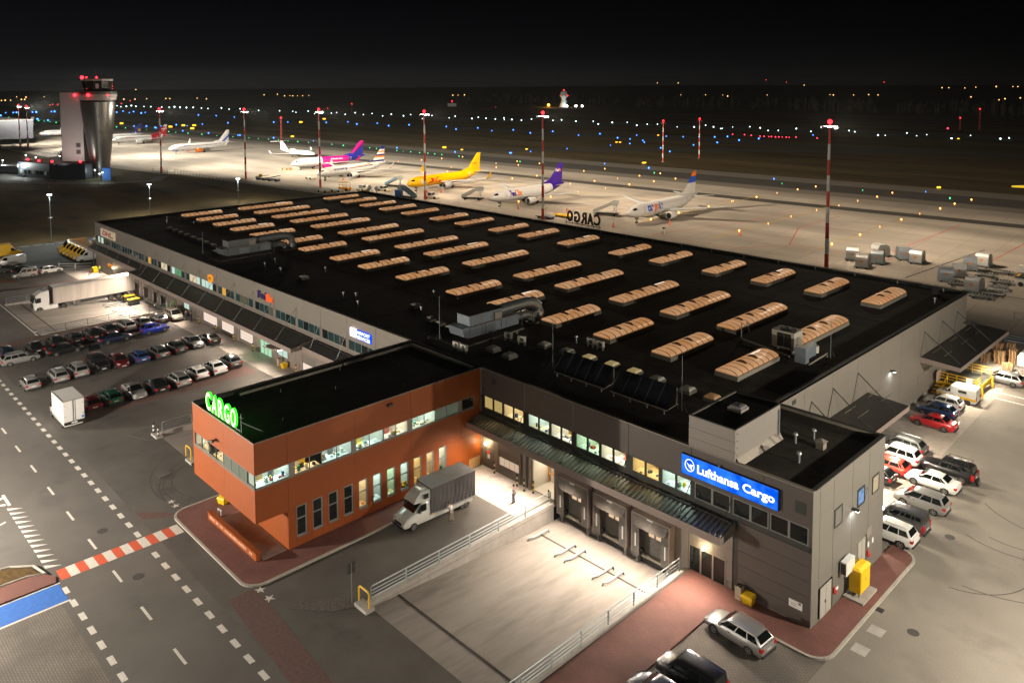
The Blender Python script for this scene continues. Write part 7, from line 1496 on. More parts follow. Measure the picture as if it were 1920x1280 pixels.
TOWN = [(-2324,1160,4),(-2405,1249,4),(-2052,1085,4),(-2061,1107,4),(-2030,1099,4),(-2018,1107,4),(-2027,1129,4),(-2058,1167,4),(-1716,1436,4),(-1702,1444,4),(-1726,1489,4),(-1627,1548,4),(-1631,1488,4),(-1631,1488,4),(-1627,1548,4),(-1554,1593,4),(-1191,1812,4),(-1134,1846,4),(-1083,1849,4),(-975,1692,4),(-1798,2555,37),(-1732,2601,36),(-1010,1751,4),(-991,1918,4),(-1328,2832,26),(-880,2051,4),(-850,2004,4),(-808,2029,4),(-798,2101,4),(-758,2060,4),(-902,3001,16),(-882,3007,16),(-835,3021,15),(-803,3030,18),(-745,3046,20),(-698,3058,20),(-684,3061,20),(-495,1895,4),(-369,1616,4),(-388,1730,4),(-386,1832,4),(-2968,990,20),(-2536,587,4),(-1913,705,4),(-1908,770,4),(-1798,746,4),(-1922,699,4),(-2002,371,4),(-2030,384,4),(-2018,392,4),(-2110,434,4),(-2102,439,4),(-2585,529,4),(-2501,533,4),(-1898,619,4),(-1922,602,4),(-1928,656,4)]
TOWNRED = [(-979,1888,44),(-934,1912,38),(-723,2005,37),(-2039,614,39),(-2039,615,34),(-2039,615,28),(-1471,333,4),(-1498,344,4),(-1491,350,4),(-1714,546,4),(-1466,447,4),(-1068,676,4),(-923,542,4),(-778,729,4)]
# ------------------------------------------------------------------ aircraft
def apaint(name, c, rough=0.35): return mat("aircraft_" + name, c, rough, 0, 0.04, 0.5, coat=0.3)
for nm, c in (("white", (0.72, 0.72, 0.72)), ("yellow", (0.90, 0.50, 0.0)), ("grey", (0.42, 0.43, 0.44)), ("purple", (0.045, 0.012, 0.26)), ("magenta", (0.50, 0.01, 0.22)), ("deepblue", (0.02, 0.03, 0.30)), ("royal", (0.02, 0.10, 0.60)), ("navy", (0.015, 0.025, 0.15)), ("orange", (0.85, 0.20, 0.01)), ("red", (0.45, 0.012, 0.03)), ("gold", (0.8, 0.45, 0.02)), ("textred", (0.60, 0.01, 0.02))): apaint(nm, c)
AP = lambda n: MATS["aircraft_" + n]
gear_m = mat("landing_gear", (0.2, 0.2, 0.2), 0.5, 0.5, 0)
class Jet:
    def __init__(s, L, r=1.95, zc=3.35):
        s.L, s.r, s.zc = L, r, zc; q = r / 1.95
        s.T = [(0.0, .04, -.40), (.35, .48, -.36), (.9, .86, -.28), (1.7, 1.2, -.18), (2.8, 1.52, -.08), (4.2, 1.8, 0), (6.2, 1.95, 0), (L - 13.5, 1.95, 0), (L - 10.5, 1.86, .09), (L - 7.5, 1.52, .42), (L - 4.5, 1.02, .86), (L - 2.0, .58, 1.2), (L - .4, .24, 1.45), (L, .1, 1.5)]
        s.T = [(a, b * q, c * q) for a, b, c in s.T]
    def at(s, x):
        for (a, r0, z0), (b, r1, z1) in zip(s.T, s.T[1:]):
            if a <= x <= b:
                k = (x - a) / (b - a); return r0 + (r1 - r0) * k, z0 + (z1 - z0) * k
        return s.T[-1][1:]
    def p(s, x, th, off=0.0):
        r, z = s.at(x); return (-x, (r + off) * math.cos(th), s.zc + z + (r + off) * math.sin(th))
    def skin_(s, x0, x1, n=20, off=0.0):
        xs = [x0] + [t[0] for t in s.T if x0 < t[0] < x1] + [x1]
        return MB().loft([[s.p(x, 2 * math.pi * i / n, off) for i in range(n)] for x in xs])
    def band(s, rows, off=0.015, steps=10):
        """rows: [(x, angle_low, angle_high)] in degrees on the left flank, mirrored to the right"""
        mb = MB()
        for sd in (1, -1):
            ring = []
            for x, a, b in rows:
                ring.append([(lambda q: (q[0], sd * q[1], q[2]))(s.p(x, rad(a + (b - a) * k / steps), off)) for k in range(steps + 1)])
            b0 = MB().loft(ring, cap=False, closed=False); mb.add(b0.v, b0.f)
        return mb
    def text(s, txt, x0, zmid, w, h, bold=0.02, shear=0.0, off=0.03):
        vs, fs = text_fit(txt, w, h, bold, 0, shear); out = []
        for u, v, _ in vs:
            r, z = s.at(x0 + u); dz = max(-0.98, min(0.98, (v + zmid - z) / r)); out.append((-(x0 + u), (r + off) * math.sqrt(1 - dz * dz), s.zc + z + dz * (r + off)))
        return MB().add(out, fs)
def airliner(name, label, nose, ang, L, body, fin, engine="white", r=1.95, winglet=None, cab=True, parts=None, group="airliners on the apron stands", wing_c="grey", tail=None):
    t = thing(name, label, "airliner", (nose[0], nose[1], 0.0), rad(ang), group)
    j = Jet(L, r); q = r / 1.95
    P("fuselage", j.skin_(0, L), AP(body), t, True)
    dk_ = car_glass
    P("cockpit_window", j.band([(1.45, 38, 58), (2.1, 30, 62), (2.75, 30, 52)], 0.02, 3), dk_, t)
    if cab:
        mb = MB()
        for sd in (1, -1):
            x = 6.5
            while x < L - 10.5:
                a = [j.p(x, 0.28, .02), j.p(x + .26, 0.28, .02), j.p(x + .26, 0.46, .02), j.p(x, 0.46, .02)]
                mb.add([(p_[0], sd * p_[1], p_[2]) for p_ in a], [(0, 1, 2, 3)]); x += 0.52
        w = P("cabin_windows", mb, mat("cabin_window", (0.09, 0.1, 0.11), 0.2, 0, 0), t); w["kind"] = "stuff"
    for x in (5.2, L - 9.0):
        P("cabin_door", j.band([(x, -14, 36), (x + 0.85, -14, 36)], 0.012, 4), mat("aircraft_door", (0.6, 0.6, 0.6), 0.4, 0, 0), t)
    xw = L * 0.365; span = 16.8 * q
    for sd in (1, -1):
        def foil(x0, ch, y, z, th): return [(-x0, y, z), (-(x0 + ch * .25), y, z + th), (-(x0 + ch * .6), y, z + th * .8), (-(x0 + ch), y, z), (-(x0 + ch * .6), y, z - th * .35), (-(x0 + ch * .25), y, z - th * .6)]
        zb = j.zc - 1.0 * q
        rg = [foil(xw, 7.6 * q, sd * 1.2 * q, zb, .45), foil(xw + 2.9 * q, 4.7 * q, sd * 5.4 * q, zb + .45, .3), foil(xw + 8.3 * q, 1.7 * q, sd * span, zb + 1.75, .12)]
        if sd < 0: rg = [list(reversed(x)) for x in rg]
        wg = P("wing", MB().loft(rg), AP(wing_c), t)
        if winglet:
            rg = [foil(xw + 8.3 * q, 1.7 * q, sd * span, zb + 1.75, .1), foil(xw + 8.9 * q, 1.4 * q, sd * (span + .45), zb + 2.4, .07), foil(xw + 10.0 * q, .7 * q, sd * (span + .85), zb + 4.2, .05)]
            if sd < 0: rg = [list(reversed(x)) for x in rg]
            P("winglet", MB().loft(rg), AP(winglet), wg)
        ex, ey, ez = xw - 0.9 * q, sd * 4.9 * q, 1.55
        en_ = P("engine", MB().loft([MB().ring((-(ex + a), ey, ez), (1, 0, 0), b * q, 16) for a, b in ((0.25, .72), (0.0, .86), (.25, 1.0), (1.2, 1.08), (2.6, 1.0), (3.6, .72), (3.62, .5), (4.5, .28))]), AP(engine), t, True)
        P("intake", MB().cyl((-(ex + .06), ey, ez), (-(ex + .2), ey, ez), .74 * q, n=16), dk_, en_)
        P("pylon", MB().box(-(ex + 4.2), ey - .15, ez + .7, -(ex + 1.0), ey + .15, ez + 1.25), AP(wing_c), en_)
        rg = [foil(L - 6.2 * q, 3.6 * q, sd * .5, j.zc + 1.15 * q, .18), foil(L - 2.9 * q, 1.5 * q, sd * 6.8 * q, j.zc + 1.75 * q, .07)]
        if sd < 0: rg = [list(reversed(x)) for x in rg]
        P("tailplane", MB().loft(rg), AP(tail or wing_c), t)
        P("main_gear", MB().cyl((-(xw + 5.4 * q), sd * 2.85 * q, 1.9), (-(xw + 5.4 * q), sd * 2.85 * q, .5), .14).cyl((-(xw + 5.4 * q), sd * 2.45 * q, .55), (-(xw + 5.4 * q), sd * 3.25 * q, .55), .55, n=12), tyre_m, t)
    P("nose_gear", MB().cyl((-4.3, 0, 1.6), (-4.3, 0, .4), .1).cyl((-4.3, -.3, .36), (-4.3, .3, .36), .36, n=12).box(-4.9, -.25, 1.0, -4.0, .25, 1.75), gear_m, t)
    # fin: leading edge swept, bands stacked from root to tip
    zb, zt = j.zc + 1.55 * q, j.zc + 1.55 * q + 6.7 * q
    def fin_x(z):
        k = (z - zb) / (zt - zb); return L - 9.0 * q + 6.3 * q * k, L - 1.4 * q + 0.6 * q * k
    f_ = None
    for z0, z1, c in fin:
        za, zc_ = zb + (zt - zb) * z0, zb + (zt - zb) * z1
        def ring(z):
            a, b = fin_x(z); th = .26 - .17 * (z - zb) / (zt - zb); return [(-a, 0, z), (-(a * .7 + b * .3), th, z), (-b, 0.02, z), (-b, -0.02, z), (-(a * .7 + b * .3), -th, z)]
        m_ = MB().loft([list(reversed(ring(za))), list(reversed(ring(zc_)))])
        o = P("fin" if f_ is None else "fin_band", m_, AP(c), t if f_ is None else f_)
        f_ = f_ or o
    P("dorsal_fin", MB().loft([[(-(L - 12.5 * q), 0, j.zc + 1.8 * q), (-(L - 12.4 * q), .02, j.zc + 1.75 * q), (-(L - 12.4 * q), -.02, j.zc + 1.75 * q)], [(-(L - 8.0 * q), 0, zb + 1.4 * q), (-(L - 7.6 * q), .14, zb), (-(L - 7.6 * q), -.14, zb)]]), AP(fin[0][2]), f_)
    if parts: parts(t, j, f_, fin_x, zb, zt)
    return t
def fin_text(f_, txt, x0, z0, w, h, m, y=0.3):
    vs, fs = text_fit(txt, w, h, 0.03); P("tail_lettering", MB().add([(-(x0 + u), y, z0 + v) for u, v, _ in vs], fs), m, f_)
def L_cargoair(t, j, f_, fx, zb, zt):
    P("lettering", j.text("car", 7.0, -0.3, 3.1, 1.6, .045), AP("royal"), t); P("lettering", j.text("go", 10.3, -0.8, 2.2, 2.1, .05), AP("orange"), t); P("lettering", j.text("air", 12.7, -0.3, 2.2, 2.0, .045), AP("royal"), t)
airliner("cargo_airliner", "white freighter with cargoair on its side and orange and blue fin tip", (-72.2, 117.8), -86.5, 37.2, "white", [(0, .52, "white"), (.52, .80, "royal"), (.80, 1, "orange")], parts=L_cargoair, cab=False, group="freighters on the apron")
def L_fedex(t, j, f_, fx, zb, zt):
    P("tail_cone", j.skin_(j.L - 7.6, j.L, 20, 0.02), AP("purple"), t, True)
    P("lettering", j.text("Fed", 7.2, -0.3, 3.1, 1.8, .06), AP("purple"), t); P("lettering", j.text("Ex", 10.4, -0.3, 2.4, 1.75, .06), AP("orange"), t)
    a, b = fx(zb + 3.9); fin_text(f_, "Fed", a + .5, zb + 3.9, 1.7, 1.0, AP("white")); fin_text(f_, "Ex", a + 2.25, zb + 3.9, 1.1, 1.0, AP("orange"))
airliner("cargo_airliner", "white freighter with purple tail and FedEx on its side", (-119.9, 111.3), -88.0, 35.5, "white", [(0, 1, "purple")], parts=L_fedex, cab=False, group="freighters on the apron")
def L_dhl(t, j, f_, fx, zb, zt):
    P("lettering", j.text("DHL", 8.2, -0.75, 7.0, 1.85, .11, .35), AP("textred"), t)
    a, b = fx(zb + 2.6); fin_text(f_, "DHL", a + 1.0, zb + 2.6, 2.4, .5, AP("textred"))
airliner("cargo_airliner", "all yellow freighter with red DHL letters", (-166.5, 115.0), -84.0, 39.2, "yellow", [(0, 1, "yellow")], engine="grey", winglet="yellow", parts=L_dhl, cab=False, group="freighters on the apron")
def L_smart(t, j, f_, fx, zb, zt):
    P("lettering", j.text("smartwings", 7.5, 0.2, 7.4, 1.2, .03), AP("navy"), t)
    P("sweep", j.band([(15, 22, 26), (22, 30, 40), (28, 42, 64), (32.5, 60, 88)], 0.02), AP("orange"), t); P("sweep", j.band([(16, 16, 19), (22, 20, 26), (29, 26, 36), (37.5, 26, 46)], 0.02), AP("navy"), t)
airliner("airliner", "white airliner with smartwings lettering and orange and blue striped fin", (-216.8, 109.0), -78.0, 39.5, "white", [(0, .14, "navy"), (.14, .30, "white"), (.30, .40, "orange"), (.40, .50, "navy"), (.50, .62, "white"), (.62, .70, "orange"), (.70, .80, "white"), (.80, 1, "navy")], winglet="white", parts=L_smart)
def L_wizz(t, j, f_, fx, zb, zt):
    P("rear_fuselage", j.skin_(14.5, j.L - 9.5, 20, 0.02), AP("magenta"), t, True); P("tail_cone", j.skin_(j.L - 9.5, j.L, 20, 0.024), AP("deepblue"), t, True)
    P("lettering", j.text("wizzair.com", 19.0, 0.55, 5.6, .65, .03, 0, .06), AP("white"), t)
    a, b = fx(zt); P("fin_flash", MB().add([(-fx(zb + 1.2)[0] - .02, .20, zb + 1.2), (-fx(zb + 1.2)[0] - 1.5, .30, zb + 1.2), (-b, .13, zt - 1.6), (-b, .11, zt), (-a, .08, zt)], [(0, 1, 2, 3, 4), (4, 3, 2, 1, 0)]), AP("magenta"), f_)
airliner("airliner", "airliner with white nose, magenta rear body and deep blue fin", (-259.5, 121.5), -92.0, 37.6, "white", [(0, 1, "deepblue")], engine="magenta", winglet="magenta", parts=L_wizz, tail="deepblue")
def L_enter(t, j, f_, fx, zb, zt):
    P("chin_stripe", j.band([(2.2, -70, -30), (4.5, -75, -35), (7.5, -45, -34), (12.0, -18, -14)], 0.02), AP("royal"), t); P("lettering", j.text("enterair", 8.0, .5, 4.0, .7, .01), AP("royal"), t)
    for y in (0.30, -0.30): P("fin_stripe", MB().add([(-(j.L - 6.6), y, zb), (-(j.L - 4.8), y, zb), (-(j.L - 1.0), y * .7, zb + 3.0), (-(j.L - .8), y * .6, zb + 5.4), (-(j.L - 2.2), y * .7, zb + 3.2)], [(0, 1, 2, 3, 4), (4, 3, 2, 1, 0)]), AP("royal"), f_)
ea = airliner("airliner", "white airliner with blue chin and blue fin stripe standing alone between two masts", (-384.0, 116.2), -79.0, 39.5, "white", [(0, 1, "white")], winglet="white", engine="orange", parts=L_enter)
r_ = dup(ea); r_.location = (-592.8, 104.0, 0); r_.rotation_euler = (0, 0, rad(-79)); tag(r_, "white airliner with blue chin whose rear is hidden by the control tower", "airliner", "airliners on the apron stands")
r_ = dup(ea); r_.location = (-690.5, 88.5, 0); r_.rotation_euler = (0, 0, rad(-78)); tag(r_, "white airliner furthest west behind the two close masts", "airliner", "airliners on the apron stands")
def L_red(t, j, f_, fx, zb, zt):
    P("tail_cone", j.skin_(j.L - 12.5, j.L, 20, 0.02), AP("red"), t, True); P("lettering", j.text("airmalta", 8.0, 0.4, 5.5, .8, .02), AP("red"), t)
    for y in (0.30, -0.30): P("fin_cross", MB().add([(-(j.L - 4.2), y, zb + 2.2), (-(j.L - 3.4), y, zb + 2.2), (-(j.L - 1.2), y * .5, zb + 5.8), (-(j.L - 1.9), y * .5, zb + 5.8)], [(0, 1, 2, 3), (3, 2, 1, 0)]).add([(-(j.L - 5.2), y, zb + 3.5), (-(j.L - 1.2), y * .9, zb + 3.9), (-(j.L - 1.2), y * .9, zb + 4.5), (-(j.L - 4.8), y, zb + 4.1)], [(0, 1, 2, 3), (3, 2, 1, 0)]), AP("white"), f_)
airliner("airliner", "white airliner with dark red tail bearing a white cross", (-479.2, 117.3), -83.0, 37.5, "white", [(0, .82, "red"), (.82, 1, "white")], winglet="white", parts=L_red, wing_c="white", engine="white")
def L_ryan(t, j, f_, fx, zb, zt):
    P("lettering", j.text("RYANAIR", 7.0, -.15, 11.0, 1.35, .03), AP("navy"), t); P("belly", j.band([(4.5, -88, -38), (16, -88, -38)], 0.02), AP("navy"), t)
    for y in (0.30, -0.30): P("fin_emblem", MB().add([(-(j.L - 3.2) + 1.0 * math.cos(i * math.pi / 5), y, zb + 2.4 + 1.1 * math.sin(i * math.pi / 5)) for i in range(10)], [tuple(range(10)), tuple(reversed(range(10)))]), AP("gold"), f_)
airliner("airliner", "white airliner with RYANAIR lettering and blue fin partly behind the control tower", (-507.5, 108.5), -86.0, 39.5, "white", [(0, 1, "navy")], winglet="white", parts=L_ryan)
# business jet with T tail, nose towards the terminal side right
t = thing("business_jet", "small white business jet with T tail behind the magenta airliner", "business jet", (-305.5, 160.2, 0.0), rad(9))
j = Jet(28.5, 1.25, 2.5); P("fuselage", j.skin_(0, 28.5), AP("white"), t, True); P("cockpit_window", j.band([(1.4, 30, 60), (2.4, 28, 60)], .02, 3), car_glass, t)
mb = MB()
for sd in (1, -1):
    for k in range(7): mb.add([(lambda q_: (q_[0], sd * q_[1], q_[2]))(j.p(6 + k * 1.5 + a, b, .02)) for a, b in ((0, .2), (.6, .2), (.6, .55), (0, .55))], [(0, 1, 2, 3)])
P("cabin_windows", mb, MATS["cabin_window"], t)
for sd in (1, -1):
    P("wing", MB().add([(-11, sd * .8, 1.7), (-17.5, sd * .8, 1.7), (-19.5, sd * 13, 2.5), (-18, sd * 13, 2.5), (-11, sd * .8, 1.95), (-17.5, sd * .8, 1.8), (-19.5, sd * 13, 2.56), (-18, sd * 13, 2.6)], [(0, 1, 2, 3), (7, 6, 5, 4), (0, 3, 7, 4), (1, 5, 6, 2), (3, 2, 6, 7)]), AP("white"), t)
    P("winglet", MB().extr([(-18.2, sd * 13, 2.5), (-19.6, sd * 13, 2.5), (-20.3, sd * 13.4, 4.0), (-19.6, sd * 13.4, 4.0)], (0, .08, 0)), AP("white"), t)
    P("engine", MB().loft([MB().ring((-(18.5 + a), sd * 2.1, 3.3), (1, 0, 0), b, 12) for a, b in ((0, .55), (.4, .75), (2.5, .75), (4.2, .45))]), AP("white"), t, True)
    P("tailplane", MB().extr([(-26.2, sd * .1, 7.7), (-28.6, sd * .1, 7.7), (-30.2, sd * 4.8, 7.7), (-29.0, sd * 4.8, 7.7)], (0, 0, .15)), AP("white"), t)
    P("main_gear", MB().cyl((-15.5, sd * 2, .4), (-15.5, sd * 2.4, .4), .4), tyre_m, t)
P("fin", MB().extr([(-21.5, .15, 3.4), (-27.5, .15, 3.4), (-28.4, .15, 7.7), (-26.0, .15, 7.7)], (0, -.3, 0)), AP("white"), t)
P("nose_gear", MB().cyl((-3.2, 0, 1.4), (-3.2, 0, .3), .08).cyl((-3.2, -.15, .28), (-3.2, .15, .28), .28), gear_m, t)

# ------------------------------------------------------------------ apron equipment
white_eq = mat("white_equipment_paint", (0.66, 0.66, 0.63), 0.5, 0, 0.08, 2); pale_blue = mat("pale_blue_panel", (0.32, 0.5, 0.62), 0.5, 0, 0.08, 2)
def stairs(x, y, rz, label, side=white_eq, truck=True):
    t = thing("passenger_stairs", label, "passenger stairs", (x, y, 0), rz, "passenger stairs on the apron")
    P("chassis", MB().box(-3.2, -0.9, 0.45, 3.6, 0.9, 0.75), black_plastic, t)
    for sd in (1, -1):
        P("side_panel", MB().add([(-3.6, sd * .85, 0.5), (1.8, sd * .85, 3.2), (1.8, sd * .85, 4.3), (-3.6, sd * .85, 1.6)], [(0, 1, 2, 3), (3, 2, 1, 0)]), side, t)
        P("platform_panel", MB().add([(1.8, sd * .95, 3.2), (3.6, sd * .95, 3.2), (3.6, sd * .95, 4.4), (1.8, sd * .95, 4.4)], [(0, 1, 2, 3), (3, 2, 1, 0)]), white_eq, t)
        for xx in (-2.4, 2.6): P("wheel", MB().cyl((xx, sd * .75, .4), (xx, sd * 1.0, .4), .4, n=10), tyre_m, t)
    P("steps", MB().add([(-3.6, -.8, .5), (-3.6, .8, .5), (1.8, .8, 3.2), (1.8, -.8, 3.2)], [(0, 1, 2, 3), (3, 2, 1, 0)]).box(1.8, -.95, 3.1, 3.7, .95, 3.2), galv, t)
    P("prop", MB().tube([(1.6, .6, .7), (3.0, .6, 3.1)], .08).tube([(3.0, .6, .7), (1.8, .6, 3.1)], .08).tube([(3.3, -.6, .7), (3.3, -.6, 3.1)], .08), galv, t)
    return t
stairs(-264.0, 131.5, rad(65), "passenger stairs at the front door of the magenta airliner")
stairs(-226.5, 122.8, rad(75), "passenger stairs at the front door of the orange striped airliner")
stairs(-182.5, 121.0, rad(20), "pale blue passenger stairs standing between the striped and the yellow airliner", pale_blue)
stairs(-155.0, 106.5, rad(190), "pale blue passenger stairs with a dark blue cab in front of the yellow freighter", pale_blue)
stairs(-137.5, 120.0, rad(25), "white passenger stairs left of the purple tailed freighter")
stairs(-86.5, 126.3, rad(25), "white passenger stairs left of the cargoair freighter")
t = thing("stair_cab", "dark blue truck cab under the pale blue stairs in front of the yellow freighter", "truck cab", (-159.2, 106.2, 0), rad(190)); P("cab", MB().box(-1, -1, .5, 1, 1, 2.6), blue_paint, t); P("windscreen", MB().box(1.0, -.9, 1.5, 1.02, .9, 2.4), car_glass, t); P("wheel", MB().cyl((0, -1.02, .4), (0, 1.02, .4), .4), tyre_m, t)
def tug(x, y, rz, label, cab=True, c=white_eq, h=1.0):
    t = thing("apron_tractor", label, "apron tractor", (x, y, 0), rz, "apron tractors")
    P("body", MB().loft([[(-2.4, a * 1.1, .4) for a in (1, -1)] + [(2.4, a * 1.1, .4) for a in (-1, 1)], [(-2.4, a * 1.05, h) for a in (1, -1)] + [(2.2, a * 1.0, h) for a in (-1, 1)]]), c, t)
    if cab:
        P("cab", MB().box(-1.2, -.95, h, .5, .95, h + 1.15), c, t); P("windscreen", MB().box(.5, -.85, h + .25, .53, .85, h + 1.0), car_glass, t); P("side_window", MB().box(-1.0, -.98, h + .3, .3, -.95, h + 1.0).box(-1.0, .95, h + .3, .3, .98, h + 1.0), car_glass, t)
    for sd in (1, -1):
        for xx in (-1.5, 1.5): P("wheel", MB().cyl((xx, sd * .85, .45), (xx, sd * 1.13, .45), .45, n=10), tyre_m, t)
    P("skirt", MB().box(-2.45, -1.12, .3, 2.45, 1.12, .5), yellow_steel, t)
    return t
tug(-149.0, 112.2, rad(20), "white tractor with cab beside the mast in front of the yellow freighter")
tug(-188.6, 95.2, rad(15), "low white tractor with yellow skirt left of the yellow lift", False); tug(-185.8, 98.9, rad(15), "low white tractor with yellow skirt right of the first low tractor", False)
tug(-182.5, 107.5, rad(100), "small white van shaped tractor at the roof corner of the terminal", True, white_eq, .9)
tug(-176.0, 112.0, rad(10), "white low loader right of the van shaped tractor", True, white_eq, .8)
tug(-226.7, 112.0, rad(0), "white low vehicle on the apron left of the striped airliner", False); tug(-265.5, 122.5, rad(10), "red striped tow tractor in front of the magenta airliner", False, mat("red_white_body", (0.5, .2, .16), .5, 0, .3, 2))
t = thing("lift_platform", "orange yellow lift platform with cage among the low tractors", "lift platform", (-187.0, 102.8, 0), rad(15))
P("chassis", MB().box(-2.2, -1, .4, 2.2, 1, 1.2), mat("orange_yellow_paint", (0.8, .36, .01), .5, 0, .05), t); P("cage", MB().tube([(-1.8, -1, 1.2), (-1.8, -1, 3.0), (1.8, -1, 3.0), (1.8, -1, 1.2)], .08).tube([(-1.8, 1, 1.2), (-1.8, 1, 3.0), (1.8, 1, 3.0), (1.8, 1, 1.2)], .08).tube([(-1.8, -1, 2.2), (1.8, -1, 2.2)], .07).tube([(0, -1, 1.2), (0, -1, 3)], .07).tube([(-1.8, -1, 3), (-1.8, 1, 3)], .08).tube([(1.8, -1, 3), (1.8, 1, 3)], .08), MATS["orange_yellow_paint"], t)
for sd in (1, -1): P("wheel", MB().cyl((-1.4, sd * .8, .4), (-1.4, sd * 1.05, .4), .4).cyl((1.4, sd * .8, .4), (1.4, sd * 1.05, .4), .4), tyre_m, t)
t = thing("belt_loader", "two low belt loaders beside the mast at the field fence", "belt loader", (-238.8, 97.2, 0), rad(8))
P("chassis", MB().box(-3, -.9, .5, 3, .9, 1.0), galv, t); P("belt", MB().extr([(-3.4, -.5, 1.0), (3.6, -.5, 2.0), (3.6, .5, 2.0), (-3.4, .5, 1.0)], (0, 0, .2)), black_rubber, t); P("cab", MB().box(-2.5, .3, 1, -1.2, 1.1, 2.2), yellow_steel, t); P("wheel", MB().cyl((-2, -1, .45), (-2, 1, .45), .45).cyl((2, -1, .45), (2, 1, .45), .45), tyre_m, t)
t = thing("belt_loader", "belt loader further from the mast by the field fence", "belt loader", (-231.5, 98.5, 0), rad(12))
P("chassis", MB().box(-3, -.9, .5, 3, .9, 1.0), galv, t); P("belt", MB().extr([(-3.4, -.5, 1.0), (3.6, -.5, 2.3), (3.6, .5, 2.3), (-3.4, .5, 1.0)], (0, 0, .2)), black_rubber, t); P("wheel", MB().cyl((-2, -1, .45), (-2, 1, .45), .45).cyl((2, -1, .45), (2, 1, .45), .45), tyre_m, t)
t = thing("equipment_cart", "yellow flat cart beside the mast near the rooftop letters", "cart", (-93.3, 115.5, 0), rad(3)); P("deck", MB().box(-3, -1.2, .5, 3, 1.2, .75), yellow_steel, t); P("wheel", MB().cyl((-2, -1, .25), (-2, 1, .25), .25).cyl((2, -1, .25), (2, 1, .25), .25), tyre_m, t)
t = thing("equipment_cart", "grey flat cart at the mast foot near the rooftop letters", "cart", (-95.6, 110.6, 0), rad(3)); P("deck", MB().box(-2.8, -1.2, .5, 2.8, 1.2, .75), galv, t); P("post", MB().tube([(-.6, .8, .75), (-.6, .8, 2.8), (-.2, 1.0, 3.0)], .07), galv, t); P("wheel", MB().cyl((-2, -1, .25), (-2, 1, .25), .25).cyl((2, -1, .25), (2, 1, .25), .25), tyre_m, t)
t = thing("apron_pole", "small grey pole with a white box near the cargoair freighter's stand line", "pole", (-57.8, 113.6, 0)); P("pole", MB().tube([(0, 0, 0), (0, 0, 1.6)], .06), galv, t); P("box", MB().box(-.4, -.3, .3, .4, .3, .9), white_eq, t); P("head", MB().box(-.2, -.2, 1.6, .5, .2, 1.9), frame_dark, t)
for x, y, lb in ((-168.9, 101.0, "left"), (-165.2, 101.4, "right")):
    t = thing("ventilation_stack", f"{lb} one of two white mushroom vents behind the far roof edge", "vent", (x, y, 0), 0, "white mushroom vents"); P("pipe", MB().cyl((0, 0, 0), (0, 0, 2.6), .22), white_eq, t); P("cap", MB().ball((0, 0, 3.0), .75, 12, 7), white_eq, t)
# air freight containers
alu = mat("container_aluminium", (0.52, 0.53, 0.53), 0.42, 0.35, 0.12, 1.5); alu_b = mat("container_bluish", (0.30, 0.34, 0.38), 0.4, 0.35, 0.12, 1.5)
def ulds(x, y, rz, label, m, open_=False):
    t = thing("freight_container", label, "freight container", (x, y, 0), rz, "air freight containers on the apron")
    prof = [(-1.55, .55), (1.55, .55), (1.55, 1.9), (1.15, 2.45), (.55, 2.8), (-1.1, 2.8), (-1.45, 2.3), (-1.55, 1.8)]
    P("shell", MB().extr([(-1.2, a, b) for a, b in prof], (2.4, 0, 0)), m, t)
    P("dolly", MB().box(-1.45, -1.7, .3, 1.45, 1.7, .5).box(1.45, -.15, .3, 2.4, .15, .42), galv, t)
    for k in range(3): P("seam", MB().box(1.2, -1.5, .95 + k * .5, 1.225, 1.5, .98 + k * .5), galv, t)
    P("logo", MB().add([(1.23, -.15 + .28 * math.cos(i), 1.75 + .28 * math.sin(i)) for i in (0.2, 1.2, 2.6, 3.4, 4.3, 5.4)], [(0, 1, 2, 3, 4, 5)]), mat("orange_logo", (.7, .25, .02), .6, 0, 0), t)
    P("logo", MB().add([(.4 * math.cos(i) * .7, -1.56, 1.6 + .3 * math.sin(i)) for i in (0.2, 1.2, 2.6, 3.4, 4.3, 5.4)], [(0, 1, 2, 3, 4, 5)]), MATS["orange_logo"], t)
    if open_: P("open_side", MB().box(-1.0, 1.555, .7, 1.0, 1.57, 2.5), mat("cream_inside", (.55, .5, .35), .7, 0, .1), t)
    for sd in (1, -1): P("wheel", MB().cyl((-.9, sd * 1.3, .18), (-.9, sd * 1.5, .18), .18).cyl((.9, sd * 1.3, .18), (.9, sd * 1.5, .18), .18), tyre_m, t)
UL = [(-12.3, 118.4, 20, "pale container nearest to the big mast", alu, 0), (-7.9, 113.0, 10, "pale container in front of the left group closest to the roof edge", alu, 0), (-7.2, 118.8, 15, "bluish container in the middle of the left group", alu_b, 0), (-9.5, 126.2, -30, "container with open cream side at the back of the left group", alu, 1), (-4.8, 126.5, 35, "bluish container left of the pair between the groups", alu_b, 0), (-1.4, 124.8, 5, "white container right of the pair between the groups", alu, 0), (7.8, 113.0, 20, "bluish grey container at the front of the right group", alu_b, 0), (8.6, 118.2, 15, "pale container behind the bluish grey one in the right group", alu, 0), (8.3, 126.0, 15, "bluish container left of the rear pair in the right group", alu_b, 0), (9.3, 131.4, 0, "white container right of the rear pair in the right group", alu, 0), (14.2, 107.8, -3, "white container standing alone beside the terminal corner", alu, 0)]
for x, y, a, lb, m, o_ in UL: ulds(x, y, rad(a), lb, m, o_)
DO = [(12.3, 122.0, "grey slatted dolly furthest left behind the lone white container"), (13.8, 127.0, "grey slatted dolly behind the others near the loader"), (16.0, 118.0, "grey slatted dolly next to the loader"), (16.8, 112.6, "slatted dolly with a white front bar right of the lone container"), (16.9, 108.6, "second slatted dolly with white front bar right of the lone container"), (16.4, 104.2, "grey slatted dolly nearest to the mesh fence"), (10.9, 111.0, "grey slatted dolly half hidden left of the lone white container")]
